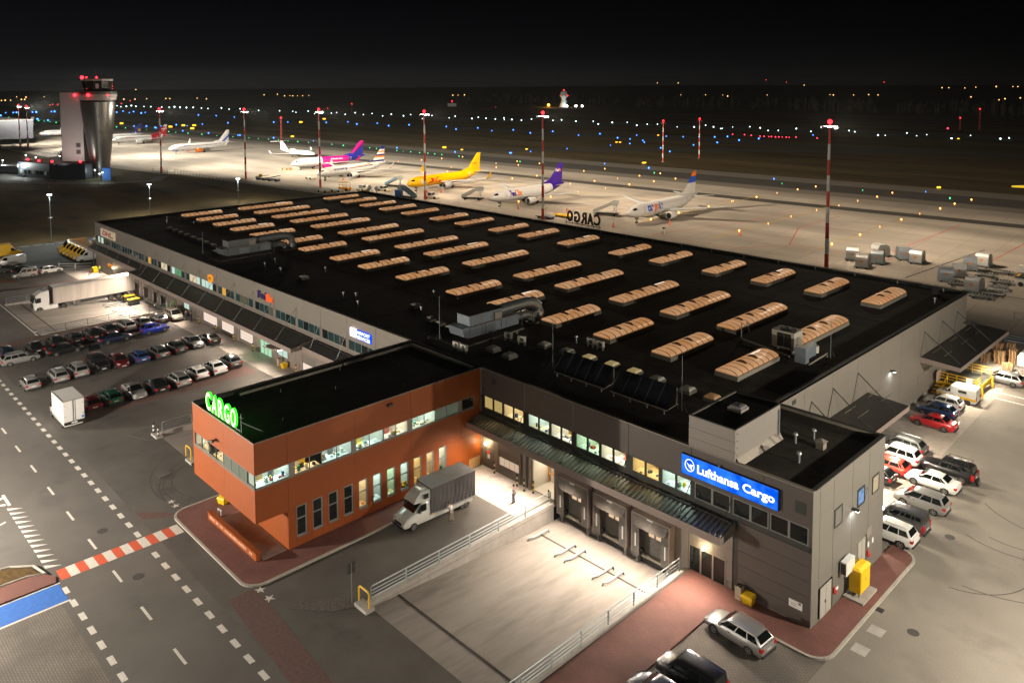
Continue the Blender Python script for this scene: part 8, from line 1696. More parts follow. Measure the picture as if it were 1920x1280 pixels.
for x, y, lb in DO:
    t = thing("cargo_dolly", lb, "dolly", (x, y, 0), rad(8), "slatted dollies near the containers")
    for k in range(7): P("slat", MB().box(-1.7 + k * .5, -1.4, .42, -1.45 + k * .5, 1.4, .5), galv, t)
    P("frame", MB().box(-1.8, -1.55, .3, 1.8, -1.4, .48).box(-1.8, 1.4, .3, 1.8, 1.55, .48), frame_dark if "front bar" not in lb else white_eq, t)
    P("wheel", MB().cyl((-1.2, -1.2, .16), (-1.2, 1.2, .16), .16).cyl((1.2, -1.2, .16), (1.2, 1.2, .16), .16), tyre_m, t)
t = thing("container_loader", "white container loader with yellow marked platform at the right picture edge", "loader", (20.5, 120.0, 0), rad(5))
P("platform", MB().box(-2.5, -2.0, 1.6, 5, 2.0, 1.9), frame_dark, t); P("chassis", MB().box(-2.4, -1.9, .4, 4.8, 1.9, 1.5), white_eq, t); P("yellow_mark", MB().box(-2.3, -2.0, 1.9, -1.9, 1.0, 1.93).box(1.5, -2, 1.9, 1.9, 1, 1.93), yellow_steel, t); P("cab", MB().box(-2.6, 2.1, .6, -1.2, 3.6, 3.1), white_eq, t); P("ladder", MB().box(-.9, 2.6, 1.0, -.7, 3.3, 3.6), yellow_steel, t); P("wheel", MB().cyl((-1.6, -1.95, .45), (-1.6, 1.95, .45), .45).cyl((3.8, -1.95, .45), (3.8, 1.95, .45), .45), tyre_m, t)
# cones round the parked aircraft
cone_m = mat("red_white_cone", (0.75, .2, .12), .6, 0, .1)
CME = MB().lathe([(.32, 0), (.32, .05), (.2, .06), (.05, .9), (.01, .9)], 8).mesh("traffic_cone", cone_m)
for x, y, lb in ((-112.5, 116.5, "orange cone under the purple tailed freighter's engine"), (-98.5, 122.8, "orange cone at the wing tip of the purple tailed freighter"), (-73.0, 112.7, "orange cone before the nose of the cargoair freighter"), (-64.8, 126.5, "orange cone beside the engine of the cargoair freighter"), (-43.5, 126.2, "orange cone at the wing tip of the cargoair freighter"), (-164.0, 121.5, "orange cone at the yellow freighter's engine"), (-158.0, 123.5, "orange cone behind the yellow freighter's engine"), (-213.0, 118.5, "orange cone at the striped airliner's engine")):
    o = put("traffic_cone", CME, None, (x, y, 0)); o.scale = (1.6, 1.6, 1.6); tag(o, lb, "traffic cone", "cones round the parked aircraft")
HAZE = 0.00004
# ------------------------------------------------------------------ floodlight masts (each carries its own lights)
def spot(parent, loc, target, power, col, angle=120, blend=0.6, size=0.4):
    d = bpy.data.lights.new("floodlight_beam", "SPOT"); d.energy = power; d.color = col; d.spot_size = rad(angle); d.spot_blend = blend; d.shadow_soft_size = size
    o = bpy.data.objects.new("floodlight_beam", d); COL.objects.link(o)
    if parent is not None: o.parent = parent; base = parent.matrix_world.translation if False else Vector(parent.location)
    else: base = Vector((0, 0, 0))
    o.location = Vector(loc) - base
    o.rotation_euler = (Vector(target) - Vector(loc)).to_track_quat("-Z", "Y").to_euler()
    return o
def glow_point(parent, loc, power, col, size=0.15):
    d = bpy.data.lights.new("lamp_light", "POINT"); d.energy = power; d.color = col; d.shadow_soft_size = size
    o = bpy.data.objects.new("lamp_light", d); COL.objects.link(o); o.parent = parent; o.location = Vector(loc) - Vector(parent.location); return o
mast_red = mat("mast_red", (0.50, 0.045, 0.025), 0.5, 0, 0.05, 1); mast_white = mat("mast_white", (0.66, 0.66, 0.62), 0.5, 0, 0.05, 1)
flood_face = lampmat("floodlight_face", (0.95, 1.0, 0.97), 9.0); red_lamp = lampmat("red_obstruction_lamp", (1.0, 0.02, 0.03), 5.0)
WARM = (1.0, 0.80, 0.58)
def mast(x, y, h, label, power, targets, col=WARM, r=0.42, lit=True):
    t = thing("floodlight_mast", label, "floodlight mast", (x, y, 0), 0, "red and white apron masts")
    n = 9
    for i in range(n):
        z0, z1 = h * i / n, h * (i + 1) / n; f = lambda z: r * (1 - 0.45 * z / h)
        P("band", MB().cyl((0, 0, z0), (0, 0, z1), f(z0), f(z1), 12, cap=False), mast_red if i % 2 == 0 else mast_white, t)
    P("base_plate", MB().cyl((0, 0, 0), (0, 0, 0.12), 0.75, n=12), concrete, t)
    P("lamp_ring", MB().cyl((0, 0, h), (0, 0, h + 0.25), 1.0, n=12).box(-1.6, -0.1, h + 0.05, 1.6, 0.1, h + 0.2), frame_dark, t)
    if lit:
        for k in range(6):
            a = rad(-20 + 44 * k); cx, cy = 1.35 * math.cos(a), 1.35 * math.sin(a)
            fl = P("floodlight", MB().box(-0.35, -0.25, h - 0.1, 0.35, 0.25, h + 0.35), frame_dark, t, loc=(cx, cy, 0), rz=a - rad(90))
            P("floodlight_glass", MB().add([(-0.32, 0.26, h - 0.12), (0.32, 0.26, h - 0.12), (0.32, 0.30, h + 0.28), (-0.32, 0.30, h + 0.28)], [(0, 1, 2, 3), (3, 2, 1, 0)]), flood_face, fl)
        for tg in targets: spot(t, (x, y + 0.6, h + 0.4), tg, power * 1.75, col, 118, 0.75, 0.8)
        glow_point(t, (x, y, h + 0.75), power * 0.15, col, 0.6)
    ol = P("obstruction_lamp", MB().cyl((0, 0, h + 0.25), (0, 0, h + 0.9), 0.12).ball((0, 0, h + 1.25), 0.5, 10, 6), red_lamp, t)
    return t
mast(-12.5, 106.0, 28.9, "red and white mast nearest to the containers", 190000, [(18, 132, 0), (-42, 140, 0), (15, 240, 0)])
mast(-94.6, 108.4, 28.7, "red and white mast crossing the purple tailed freighter", 190000, [(-72, 135, 0), (-122, 138, 0), (-75, 240, 0)])
mast(-149.3, 109.6, 27.8, "red and white mast crossing the yellow freighter's nose", 190000, [(-132, 135, 0), (-172, 138, 0), (-130, 240, 0)])
mast(-200.7, 101.0, 27.6, "red and white mast crossing the magenta and striped airliners", 210000, [(-182, 132, 0), (-228, 135, 0), (-190, 240, 0)], (1.0, 0.84, 0.62))
mast(-245.9, 93.9, 26.9, "red and white mast between the terminal corner and the lone white airliner", 230000, [(-228, 128, 0), (-275, 130, 0), (-247, 180, 0)], (1.0, 0.86, 0.66))
mast(-292.5, 78.1, 26.5, "red and white mast at the field corner by the tower's airliners", 260000, [(-285, 118, 0), (-330, 120, 0), (-300, 180, 0)], (1.0, 0.88, 0.70))
mast(-487.0, 72.6, 24.4, "right one of two close red and white masts behind the tower site", 330000, [(-440, 118, 0), (-510, 120, 0), (-400, 150, 0)], (1.0, 0.9, 0.74))
mast(-504.8, 72.4, 24.7, "left one of two close red and white masts behind the tower site", 330000, [(-560, 115, 0), (-620, 130, 0)], (1.0, 0.9, 0.74))
mast(-380.0, 74.0, 24.0, "red and white mast hidden behind the control tower", 300000, [(-360, 112, 0), (-400, 125, 0), (-380, 170, 0)], (1.0, 0.9, 0.74))
mast(-165.2, 266.5, 18.6, "slim red and white mast left of two out on the airfield", 0, [], r=0.32, lit=False)
mast(-163.1, 294.8, 18.7, "slim red and white mast right of two out on the airfield", 0, [], r=0.32, lit=False)
# lattice antenna masts with red lamps
def lattice(x, y, h, label, lamps=1):
    t = thing("antenna_mast", label, "antenna mast", (x, y, 0), 0, "antenna masts on the airfield")
    mb = MB()
    for a in range(3):
        c_, s_ = math.cos(a * 2.094), math.sin(a * 2.094); mb.tube([(c_ * .6, s_ * .6, 0), (c_ * .3, s_ * .3, h)], .07, 4)
        for k in range(int(h / 1.5)):
            c2, s2 = math.cos((a + 1) * 2.094), math.sin((a + 1) * 2.094); mb.tube([(c_ * .55, s_ * .55, k * 1.5), (c2 * .5, s2 * .5, k * 1.5 + 1.5)], .04, 4)
    P("lattice", mb, mast_red, t); P("obstruction_lamp", MB().ball((0, 0, h + .4), .6, 8, 5), red_lamp, t)
lattice(-415, 200, 16, "lattice mast with red lamp behind the mast of the magenta airliner"); lattice(-829, 521, 12, "antenna mast with red lamp far across the runway"); lattice(-146.3, 642, 9, "short antenna mast with red lamp at the far right"); lattice(-135.3, 652, 16, "taller striped antenna mast with red lamp at the far right")
# ------------------------------------------------------------------ street lamps on the tower site and in the field
led = lampmat("led_lamp_face", (0.93, 1.0, 0.96), 14.0)
def street_lamp(x, y, h, label, power, rz=0.0, col=(0.92, 1.0, 0.95), cam_=False, big=1.0, arm=0.0, group="street lamps in the field"):
    t = thing("street_lamp", label, "street lamp", (x, y, 0), rz, group)
    P("pole", MB().cyl((0, 0, 0), (0, 0, h), 0.11, 0.07, 8), galv, t)
    if arm: P("arm", MB().tube([(0, 0, h), (arm, 0, h + 0.3)], 0.05), galv, t)
    hd_ = P("lamp_head", MB().box(arm - 0.5 * big, -0.22 * big, h + 0.22, arm + 0.5 * big, 0.22 * big, h + 0.38), galv, t)
    P("lamp_face", MB().box(arm - 0.42 * big, -0.2 * big, h + 0.02, arm + 0.42 * big, 0.2 * big, h + 0.2), led, hd_)
    if cam_: P("camera_box", MB().box(-0.25, -0.5, h * 0.52, 0.25, 0.5, h * 0.52 + 0.22), white_eq, t)
    if power:
        d = bpy.data.lights.new("lamp_light", "POINT"); d.energy = power; d.color = col; d.shadow_soft_size = 0.25
        o = bpy.data.objects.new("lamp_light", d); COL.objects.link(o); o.parent = t; o.location = (arm, 0, h - 0.35)
    return t
street_lamp(-183.5, 34.0, 8.8, "bright street lamp in the middle of the dark field", 7000, 0.6, cam_=True, big=1.15)
street_lamp(-185.9, 62.4, 7.8, "bright street lamp at the field fence beside the terminal roof", 7000, 0.6, cam_=True, big=1.3)
street_lamp(-157.2, 1.3, 11.6, "bright street lamp at the yard edge left of the terminal", 6000, 0.6, cam_=True, big=1.1)
LT = [(-372, 45.2), (-355, 45.3), (-336.5, 44.6), (-354.7, 55.1), (-340.6, 55.8), (-321.8, 55.7), (-321.8, 30.9), (-309.9, 39.8), (-350.4, 31.3)]
LN = ["beside the blue container left of the tower base", "third along the car park from the left", "in front of the tower base entrance", "behind the blue container", "at the left corner of the tower base", "at the right corner of the tower base", "nearest car park corner below the tower", "brightest before the tower base", "furthest left in the tower car park"]
for (x, y), lb in zip(LT, LN): street_lamp(x, y, 5.0, "bright lamp " + lb, 4500, 0, big=1.0, group="lamps on the tower site")
for i, (x, y) in enumerate(((-283.5, 52.5), (-279.5, 50.5), (-275.5, 48.2), (-292.0, 51.5))): street_lamp(x, y, 3.5, ["first", "second", "third", "leftmost"][i] + " of the low lamps along the path right of the tower", 500, 0, big=0.8, group="low lamps by the tower path")
# lamps of the public road, just outside the picture, that light the crossing
RC = (1.0, 0.88, 0.74)
for x, y, pw, lb in ((-22, -56, 95000, "beyond the grass island"), (14, -52, 9000, "beyond the paved forecourt"), (-50, -46, 15000, "opposite the box truck"), (-88, -46, 9000, "opposite the far end of the car rows"), (-135, -40, 9000, "opposite the yellow vans")):
    street_lamp(x, y, 9.8, "street lamp on the road verge " + lb, pw, rad(90), RC, arm=1.6, group="street lamps of the public road")
for x, y, pw, lb in ((60, -30, 9000, "nearest the paved bays"), (57, 6, 32000, "opposite the end wall"), (57, 38, 24000, "near the pallets")):  # unseen lamps added as soft fill for the east walls and yard
    street_lamp(x, y, 14.0, "unseen lamp added on the east side of the yard " + lb, pw, rad(180), (1.0, 0.88, 0.72), arm=1.6, group="added lamps of the east yard")
# ------------------------------------------------------------------ lamps fixed to the terminal
DOCKC = (1.0, 0.82, 0.66)
def canopy_lamp(x, y, z, power, tgt, col=DOCKC, parent=None, ang=150):
    o = P("canopy_lamp", MB().box(x - 0.3, y - 0.12, z, x + 0.3, y + 0.12, z + 0.12), lampmat("canopy_lamp_face", (1.0, 0.9, 0.78), 6.0), parent or CAN_E)
    s_ = spot(None, (x, y, z - 0.06), tgt, power, col, ang, 0.8, 0.25); return o
for x, pw in ((3.2, 3800), (7.6, 4200), (12.6, 5000), (16.9, 5400), (21.2, 5000), (26.0, 4200)): canopy_lamp(x, -1.75, 4.55, pw, (x, -6.5, 0), parent=CAN_E)
for x in (-114, -107, -101): canopy_lamp(x, -1.2, 4.5, 5500, (x, -6, 0), parent=CAN_W1)
for x in (-96, -91, -86.5, -81.5): canopy_lamp(x, -3.0 if x > -90 else -1.2, 4.5, 8500, (x, -8.5, 0), parent=CAN_W2)
for x in (-70, -58, -50): canopy_lamp(x, -3.0, 4.5, 2600, (x, -7, 0), parent=CAN_W2)
for x, pw in ((-41, 3000), (-34.5, 3800), (-29.5, 6500), (-24, 6000)): canopy_lamp(x, -3.0 if x < -32 else -1.5, 4.5, pw, (x, -8, 0), parent=CAN_W3)
def wall_lamp(name, x, y, z, d, power, tgt, col, face, parent=bld):
    o = P("wall_lamp", MB().box(min(x, x + d[0]) - 0.12, min(y, y + d[1]) - 0.12, z, max(x, x + d[0]) + 0.12, max(y, y + d[1]) + 0.12, z + 0.14), frame_dark, parent)
    P("lamp_face", MB().box(x + d[0] - 0.12, y + d[1] - 0.12, z - 0.03, x + d[0] + 0.12, y + d[1] + 0.12, z - 0.005), face, o)
    spot(None, (x + d[0], y + d[1], z - 0.06), tgt, power, col, 160, 0.5, 0.15)
coolf = lampmat("cool_wall_lamp_face", (0.95, 1.0, 1.0), 12.0)
wall_lamp("w", XR, 39.0, 5.95, (0.45, 0), 150, (XR - 0.4, 37.6, 0), (0.9, 0.97, 1.0), coolf)
wall_lamp("w", XE, 6.6, 6.2, (0.4, 0), 170, (XE - 0.3, 5.9, 0), (0.9, 0.97, 1.0), coolf)
ev = lampmat("warm_wall_lamp_face", (1.0, 0.9, 0.75), 8.0)
for x, y, pw in ((28.7, 19.0, 5200), (28.7, 25.0, 5200), (28.7, 31.5, 4800), (28.9, 50.5, 3200), (28.9, 57.0, 4200), (28.9, 64.5, 6500)):
    P("canopy_lamp", MB().box(x - 0.15, y - 0.3, 4.5, x + 0.15, y + 0.3, 4.62), ev, bld)
    spot(None, (x, y, 4.44), (x + 5, y, 0), pw, (1.0, 0.85, 0.66), 165, 0.5, 0.2)
bulb = lampmat("doorway_bulb", (1.0, 0.80, 0.42), 14.0)
for x, z in ((0.75, 2.42), (25.7, 2.32)):
    o = P("doorway_lamp", MB().ball((x, -0.12, z), 0.17, 10, 6), bulb, bld)
    d = bpy.data.lights.new("lamp_light", "POINT"); d.energy = 90; d.color = (1.0, 0.78, 0.45); d.shadow_soft_size = 0.17
    ob = bpy.data.objects.new("lamp_light", d); COL.objects.link(ob); ob.location = (x, -0.45, z)
for x, z, c in ((-46.9, 2.8, (0.6, 1.0, 0.45)), (-76.8, 2.2, (0.75, 1.0, 0.5)), (-108.4, 2.1, (1.0, .8, .5))):
    P("doorway_lamp", MB().ball((x, -0.14, z), 0.2, 10, 6), lampmat("doorway_bulb_green" if c[0] < .8 else "doorway_bulb", c, 12.0), bld)
    d = bpy.data.lights.new("lamp_light", "POINT"); d.energy = 60; d.color = c; d.shadow_soft_size = 0.2
    ob = bpy.data.objects.new("lamp_light", d); COL.objects.link(ob); ob.location = (x, -0.5, z)
# ------------------------------------------------------------------ control tower
t = thing("control_tower", "tall control tower with a tapering silver drum, slab shaft and red obstruction lamps", "control tower", (-303.0, 54.5, 0), 0)
drum_m = mat("tower_metal_cladding", (0.17, 0.165, 0.155), 0.32, 0.75, 0.06, 1.0, stretch=(0.2, 0.2, 4)); slab_m = mat("tower_slab_cladding", (0.30, 0.27, 0.26), 0.55, 0.1, 0.04, 1, stretch=(.3, .3, 4))
cx, cy = 1.5, 2.0
prof = [(3.2, 0)]
for k in range(46):
    z = 0.6 + k * 0.66; r_ = 3.2 + 3.6 * min(1, z / 31.0) ** 0.95
    prof += [(r_, z), (r_ + .02, z + .54), (r_ - .06, z + .56), (r_ - .06, z + .64)]
P("drum", MB().lathe(prof, 40, (cx, cy, 0)), drum_m, t, True)
P("drum_slot", MB().lathe([(6.5, 31.0), (6.5, 31.8)], 40, (cx, cy, 0)), black_plastic, t)
P("gallery", MB().lathe([(6.7, 31.8), (7.0, 31.9), (7.0, 33.0), (7.4, 33.2), (7.4, 34.2), (5.6, 34.5), (5.6, 35.4), (0.1, 35.4)], 40, (cx, cy, 0)), slab_m, t)
P("balcony_rail", MB().lathe([(7.35, 34.2), (7.35, 35.3), (7.28, 35.3), (7.28, 34.2)], 40, (cx, cy, 0)), frame_dark, t)
cabt = P("control_cab", MB().lathe([(4.9, 35.4), (5.4, 37.0), (5.9, 39.6), (6.1, 39.8), (6.1, 40.4), (0.1, 40.5)], 12, (cx, cy, 0)), dark_pane, t)
P("cab_roof", MB().lathe([(6.15, 39.75), (6.25, 40.5), (0.1, 40.62)], 12, (cx, cy, 0)), slab_m, cabt)
for k in range(12):
    a = 2 * math.pi * k / 12; P("cab_mullion", MB().tube([(cx + 4.92 * math.cos(a), cy + 4.92 * math.sin(a), 35.4), (cx + 5.42 * math.cos(a), cy + 5.42 * math.sin(a), 37.0), (cx + 5.92 * math.cos(a), cy + 5.92 * math.sin(a), 39.6)], .1, 4), frame_dark, cabt)
P("cab_blind", MB().add([(cx + 4.9, cy - 2.1, 36.6), (cx + 5.15, cy - .1, 36.6), (cx + 5.6, cy - .1, 38.6), (cx + 5.2, cy - 2.2, 38.6)], [(0, 1, 2, 3), (3, 2, 1, 0)]), mat("pale_blind", (.3, .24, .24), .7, 0, .1, emit=(.5, .3, .3), es=.08), cabt)
P("antenna", MB().cyl((cx - 1, cy, 40.5), (cx - 1, cy, 44.0), .06).cyl((cx + 2, cy - 1, 40.5), (cx + 2, cy - 1, 43.0), .05).cyl((cx + 3, cy + 1, 40.5), (cx + 3, cy + 1, 43.5), .05), frame_dark, t)
# slab shaft: pale face to the camera, dark edge
sl = [(-10.2, -6.6, 0), (-3.0, -4.8, 0), (-3.0, -4.8, 34.3), (-10.2, -6.6, 34.3)]
P("slab_shaft", MB().prism([(-8.2, -9.6), (-0.8, -3.3), (-4.2, 0.6), (-10.2, -7.4)], 0, 35.0), slab_m, t)
for k in range(50): P("cladding_strip", MB().extr([(-8.19, -9.63, .5 + k * .69), (-0.79, -3.33, .5 + k * .69), (-0.79, -3.33, 1.13 + k * .69), (-8.19, -9.63, 1.13 + k * .69)], (0.03, -0.04, 0)), slab_m, t)
P("dark_edge", MB().prism([(-10.35, -7.4), (-8.2, -9.75), (-8.15, -9.62), (-10.2, -7.3)], 0, 35.2), frame_dark, t)
for z in (9.4, 12.2): P("window", MB().extr([(-3.3, -5.55, z), (-1.9, -4.36, z), (-1.9, -4.36, z + 1.8), (-3.3, -5.55, z + 1.8)], (.05, -.06, 0)), mat("dim_tower_window", (.06, .05, .05), .3, 0, 0), t)
rl = lampmat("tower_red_lamp", (1.0, .012, .02), 14.0)
for lx, ly, lz, r_, pw in ((-2.2, -2.6, 41.2, .65, 160), (4.6, 1.0, 41.2, .38, 40), (2.4, -2.2, 41.2, .3, 30), (-1.2, -5.9, 33.9, .55, 150), (7.6, -3.4, 34.0, .6, 180), (8.5, 3.6, 33.8, .4, 60)):
    P("obstruction_lamp", MB().ball((lx, ly, lz), r_, 10, 6), rl, t); glow_point(t, (-303.0 + lx * 1.06, 54.5 + ly * 1.15 - .4, lz + .4), pw, (1, .02, .02), .3)
added_slab_lamp = P("floodlight", MB().cyl((9, -17, 0), (9, -17, 6.5), .1).box(8.6, -17.2, 6.5, 9.4, -16.9, 6.9), frame_dark, t)  # pole lamp added only to brighten the slab shaft
spot(t, (-294, 37.8, 6.9), (-307, 48, 18), 15000, (1.0, .9, .82), 95, .8, .3)
# base building
b2 = thing("tower_base_building", "low dark technical building with red roof lamps at the foot of the control tower", "building", (-303, 52, 0))
darkw = mat("dark_blue_grey_wall", (0.045, 0.05, 0.065), 0.5, 0.1, 0.05, 1); greyw = mat("mid_grey_wall", (.12, .12, .13), .5, 0, .1, 1)
P("wall", MB().prism([(-22, -20.5), (-1.0, -14.0), (10.5, -4.0), (8, -0.5), (-12, 2.5), (-36, -2)], 0, 6.2), darkw, b2)
P("roof", MB().prism([(-21.6, -20.2), (-1.2, -13.7), (10.2, -4.0), (7.8, -.8), (-12, 2.2), (-35.6, -2)], 6.2, 6.35), bitumen, b2)
P("annex", MB().prism([(-48, -12), (-24, -18), (-22.2, -14), (-36.2, -2), (-44, -2)], 0, 4.6), greyw, b2)
P("annex_roof", MB().prism([(-48.3, -12.3), (-24, -18.4), (-22.2, -13.8), (-36.2, -1.8), (-44.3, -1.8)], 4.6, 4.8), mat("annex_roof_edge", (.2, .19, .19), .6, 0, .1), b2)
for k in range(7): P("window", MB().extr([(-20.5 + 2.7 * k, -20.1 + .835 * k, 1.5), (-19 + 2.7 * k, -19.64 + .835 * k, 1.5), (-19 + 2.7 * k, -19.64 + .835 * k, 3.0), (-20.5 + 2.7 * k, -20.1 + .835 * k, 3.0)], (.02, -.07, 0)), dull_pane if k % 3 == 0 else dark_pane, b2)
for lx, ly, lz, pw in ((-21, -17, 7.0, 90), (-31, -10, 5.8, 70), (-2.5, -12.5, 7.0, 130), (6.5, -4.5, 7.0, 90), (-12, -15, 6.9, 50)):
    P("obstruction_lamp", MB().ball((lx, ly, lz), .42, 10, 6), rl, b2); glow_point(b2, (-303 + lx, 52 + ly, lz + .8), pw, (1, .02, .02), .3)
for i, (x, y, rz_a, L_, c) in enumerate(((-352, 43.5, .55, 9, blue_paint), (-343, 50, .5, 7, blue_paint), (-283.2, 53.2, 1.2, 3, blue_paint), (-345, 33.2, .6, 12, greyw))):
    t = thing("site_container", ["long dark blue site container left of the tower base", "short dark blue site container behind the long one", "small upright blue container right of the tower drum", "grey low shed at the left edge of the tower site"][i], "container", (x, y, 0), rz_a)
    P("body", MB().box(-L_ / 2, -1.3, 0, L_ / 2, 1.3, 3.0 if i != 2 else 5.0), c, t); P("door", MB().box(L_ / 2, -1.2, .1, L_ / 2 + .05, 1.2, 2.6), frame_dark, t)
struct("tower_car_park", MB().sheet([(-400, 20), (-330, 12), (-296, 34), (-318, 52), (-395, 50)], -0.006), asphalt)
struct("tower_lawn", MB().sheet([(-300, 36), (-276, 47), (-284, 58), (-296, 50)], -0.005), mat("green_lawn", (.07, .09, .02), .9, 0, .3, .6, world=True))  # green patch amid the dry grass
struct("service_road", strip([(-420, 18), (-330, 8), (-290, 34), (-272, 50), (-268, 66), (-283, 76)], 5, -0.004), asphalt_road)
rk = random.Random(8)
CP = [(-362, 34), (-357, 31.5), (-352, 29), (-347, 27), (-342, 25), (-337, 23.5), (-366, 40), (-361, 42), (-331, 38), (-326, 36), (-321, 34), (-316, 40)]
PL = ["at the far left end", "second from the far left end", "third from the far left end", "in the middle of the front row", "right of the middle of the front row", "at the near end of the front row", "left in the back row", "right in the back row", "left in the row before the tower base", "middle left in the row before the tower base", "middle right in the row before the tower base", "nearest to the tower base door"]
for (x, y), lb in zip(CP, PL): car(rk.choice(["hatch", "sedan", "wagon"]), rk.choice(["silver", "anthracite", "white", "black"]), x, y, 120, "small parked car " + lb + " of the tower lot", "cars on the tower site")
# far terminal building at the left picture edge
t = thing("airport_building", "dark airport building with a lit ground floor at the left picture edge", "building", (-560, 62, 0), rad(4))
P("wall", MB().box(-70, -6, 3.6, 30, 22, 15.5), darkw, t); P("canopy", MB().box(-70, -10, 7.2, 30, -6, 8.2), greyw, t)
P("lit_front", MB().box(-70, -7, .6, 24, -6.5, 3.4), lampmat("lit_ground_floor", (.85, 1.0, .95), 1.5), t); P("roof", MB().box(-70.5, -6.5, 15.5, 30.5, 22.5, 15.8), MATS["annex_roof_edge"], t); P("corner_column", MB().box(28, -9, 0, 30, -6, 15.4), greyw, t); P("wall_lamp", MB().ball((22, -7, 10.0), .5), led, t)
P("obstruction_lamp", MB().ball((29.5, -5, 17), .6), red_lamp, t); P("obstruction_lamp", MB().ball((2, -5, 17.6), .6), red_lamp, t)
# bare shrubs before the tower
def bush(x, y, s, label):
    rb_ = random.Random(int(x * 7 + y)); mb = MB()
    for i in range(70):
        a = rb_.uniform(0, 6.28); e_ = rb_.uniform(.5, 1.5); l = s * rb_.uniform(.5, 1.0); d_ = Vector((math.cos(a) * math.cos(e_), math.sin(a) * math.cos(e_), math.sin(e_)))
        p0 = Vector((rb_.uniform(-.3, .3), rb_.uniform(-.3, .3), 0)); p1 = p0 + d_ * l; q_ = Vector((-d_.y, d_.x, .2)).normalized() * .06 * s
        mb.add([p0 - q_, p0 + q_, p1 + q_ * .2, p1 - q_ * .2], [(0, 1, 2, 3)]); m_ = p0 + d_ * l * .6; k_ = m_ + (d_ + Vector((rb_.uniform(-1, 1), rb_.uniform(-1, 1), .2))).normalized() * l * .35
        mb.add([m_ - q_ * .6, m_ + q_ * .6, k_], [(0, 1, 2)])
    t = thing("shrub", label, "shrub", (x, y, 0), 0, "bare shrubs near the tower"); P("twigs", mb, mat("bare_twigs", (.09, .06, .04), .9, 0, .2), t)
for i, (x, y, s) in enumerate(((-392, 66, 5.5), (-379, 67, 4.6), (-371, 68, 6.0), (-362, 70, 5.0), (-352, 71, 4.2))): bush(x, y, s, "bare shrub %s left of the tower slab" % ["furthest left", "second", "tallest in the middle", "fourth", "nearest"][i])
# radar tower beyond the runway
t = thing("radar_tower", "small radar tower with a white dome lit from below beyond the runway", "radar tower", (-790, 888, 0), 0)
P("column", MB().lathe([(7, 0), (5.0, 6), (3.6, 12), (4.2, 15), (6.0, 16.5), (6.0, 19.0), (5.2, 19.2)], 16), mat("radar_white", (.55, .6, .6), .6, 0, .1), t)
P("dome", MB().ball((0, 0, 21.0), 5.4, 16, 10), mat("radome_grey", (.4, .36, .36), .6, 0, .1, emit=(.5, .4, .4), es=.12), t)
P("obstruction_lamp", MB().ball((0, 0, 27), .9).ball((-6.2, -1, 18.2), 1.0).ball((6.2, 2, 18.2), 1.0), red_lamp, t)
P("ground_lamp", MB().ball((12, -6, 2.0), 1.6).ball((22, 4, 2.2), 1.8).ball((28, 12, 2.0), 1.7), lampmat("white_ground_lamp", (1, .95, .8), 12), t)
P("ground_lamp", MB().ball((-18, -16, 3.2), 2.0), lampmat("orange_ground_lamp", (1.0, .35, .03), 14), t)
for lx, ly, c, pw in ((10, -9, (.8, 1, 1), 5000), (-16, -20, (1, .4, .05), 14000)): glow_point(t, (-790 + lx, 888 + ly, 4), pw, c, .5)
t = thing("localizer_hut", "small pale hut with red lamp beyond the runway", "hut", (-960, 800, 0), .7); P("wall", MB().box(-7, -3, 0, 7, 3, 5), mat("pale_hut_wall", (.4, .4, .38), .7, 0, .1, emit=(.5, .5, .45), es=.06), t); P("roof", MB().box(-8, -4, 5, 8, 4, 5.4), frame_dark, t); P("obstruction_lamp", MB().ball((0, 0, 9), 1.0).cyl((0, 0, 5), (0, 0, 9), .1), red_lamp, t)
# ------------------------------------------------------------------ airfield lamps, one object each
CAMP = Vector((57.7, -51.8, 38.2))
def lamps(name, pts, m, label, cat, group, k=1.0, z=0.45, rmin=0.22, rmax=1.15):
    for p_ in pts:
        x, y = p_[0], p_[1]; zz_ = p_[2] if len(p_) > 2 else z
        r_ = min(rmax, max(rmin, (Vector((x, y, 0)) - CAMP).length / 800 * 0.62 * k)); r_ = round(r_ * rlamp.uniform(.62, 1.15) * 8) / 8 if r_ > .2 else .2
        key = (name, r_)
        if key not in LCACHE: LCACHE[key] = MB().ball((0, 0, 0), r_, 8, 5).cyl((0, 0, -max(.4, r_)), (0, 0, -r_ * .8), .05, n=5).mesh(name, m)
        o = put(name, LCACHE[key], None, (x, y, max(zz_, r_ * .9))); tag(o, label, cat, group)
LCACHE = {}; rlamp = random.Random(6)
lamps("taxiway_edge_light", BLUE, lampmat("blue_taxi_lamp", (0.05, 0.22, 1.0), 6.0), "small blue edge light along the taxiways on the airfield", "taxiway light", "blue taxiway edge lights")
lamps("taxiway_centre_light", GREEN, lampmat("green_taxi_lamp", (0.05, 0.85, 0.25), 3.0), "small green light on the centre line of the near taxiway", "taxiway light", "green taxiway centre lights", .75)
lamps("stand_line_light", AMBER, lampmat("amber_stand_lamp", (1.0, 0.42, 0.10), 5.0), "small amber light set in the stand lead in lines", "stand light", "amber stand lights", .8)
lamps("runway_edge_light", WHITE, lampmat("white_runway_lamp", (0.72, 1.0, 1.0), 6.0), "small white light along the distant runway", "runway light", "white runway lights", .85)
lamps("stop_bar_light", RED, lampmat("red_approach_lamp", (1.0, 0.03, 0.08), 7.0), "small red light in the row at the far runway end", "runway light", "red runway lights", .9)
lamps("town_light", TOWN, lampmat("amber_town_lamp", (1.0, 0.55, 0.16), 3.5), "tiny amber light of the distant town on the horizon", "town light", "amber town lights", .72, 4, .5, 2.3)
lamps("warning_light", TOWNRED, lampmat("red_town_lamp", (1.0, 0.03, 0.03), 4.0), "tiny red warning light far out in the dark", "warning light", "distant red warning lights", .7, 4, .5, 2.0)
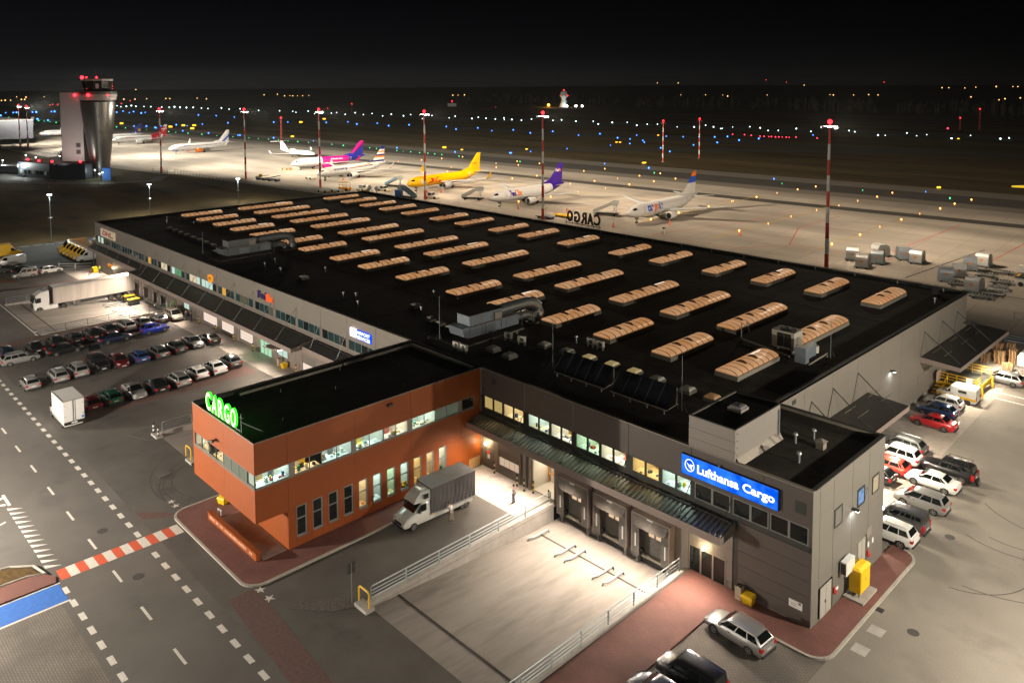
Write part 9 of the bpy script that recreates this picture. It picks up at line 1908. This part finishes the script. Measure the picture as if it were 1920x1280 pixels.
for i, (x, y) in enumerate(SIGNS):
    t = thing("taxiway_sign", "small lit yellow guidance sign beside the taxiways", "taxiway sign", (x, y, 0), rad(50), "lit yellow taxiway signs")
    w_ = .6 + (abs(x) > 300) * .4 + (abs(x) > 600) * .4
    P("board", MB().box(-w_ * 1.1, -.15, .35, w_ * 1.1, .15, .35 + w_), lampmat("yellow_sign_face", (1.0, .52, .03), 2.6), t); P("foot", MB().box(-w_, -.1, 0, -w_ + .2, .1, .35), frame_dark, t)
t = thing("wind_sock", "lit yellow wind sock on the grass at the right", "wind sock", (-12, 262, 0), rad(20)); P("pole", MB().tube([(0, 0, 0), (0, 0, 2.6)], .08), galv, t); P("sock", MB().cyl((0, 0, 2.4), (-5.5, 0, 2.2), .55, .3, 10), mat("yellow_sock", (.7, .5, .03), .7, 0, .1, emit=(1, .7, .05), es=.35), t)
# far woods beyond the runway: one dark mass
fw = MB(); rf = random.Random(2)
for i in range(520):
    x = rf.uniform(-1150, 700); y = 930 + rf.uniform(-25, 120) - 0.06 * x; h_ = rf.uniform(9, 19); r_ = rf.uniform(2.5, 5); ph = rf.uniform(0, 6)
    if -830 < x < -740: continue
    def rg_(z, q_): return [(x + q_ * r_ * (0.8 + .3 * math.sin(ph + k * 2.3)) * math.cos(k * 1.047), y + q_ * r_ * math.sin(k * 1.047), z) for k in range(6)]
    fw.loft([rg_(0, .3), rg_(h_ * .25, .9), rg_(h_ * .6, 1.0), rg_(h_ * .85, .55), rg_(h_, .08)], cap=False)
tag(P("woods", fw, mat("far_woods", (.03, .028, .02), .95, 0, .4, .2, spec=.05)), "dark far wood beyond the runway", "woods", kind="stuff")

# ------------------------------------------------------------------ thin night haze in one closed box
hz = tag(P("haze", MB().box(-2300, -140, -1.3, 420, 1800, 47.0), None), kind="stuff")
hm = bpy.data.materials.new("night_haze"); hm.use_nodes = True; n = hm.node_tree; n.nodes.clear()
ho = n.nodes.new("ShaderNodeOutputMaterial"); hv = n.nodes.new("ShaderNodeVolumePrincipled"); hv.inputs["Color"].default_value = (0.85, 0.92, 0.95, 1); hv.inputs["Density"].default_value = HAZE; hv.inputs["Anisotropy"].default_value = 0.4
n.links.new(hv.outputs[0], ho.inputs["Volume"]); hz.data.materials.append(hm)
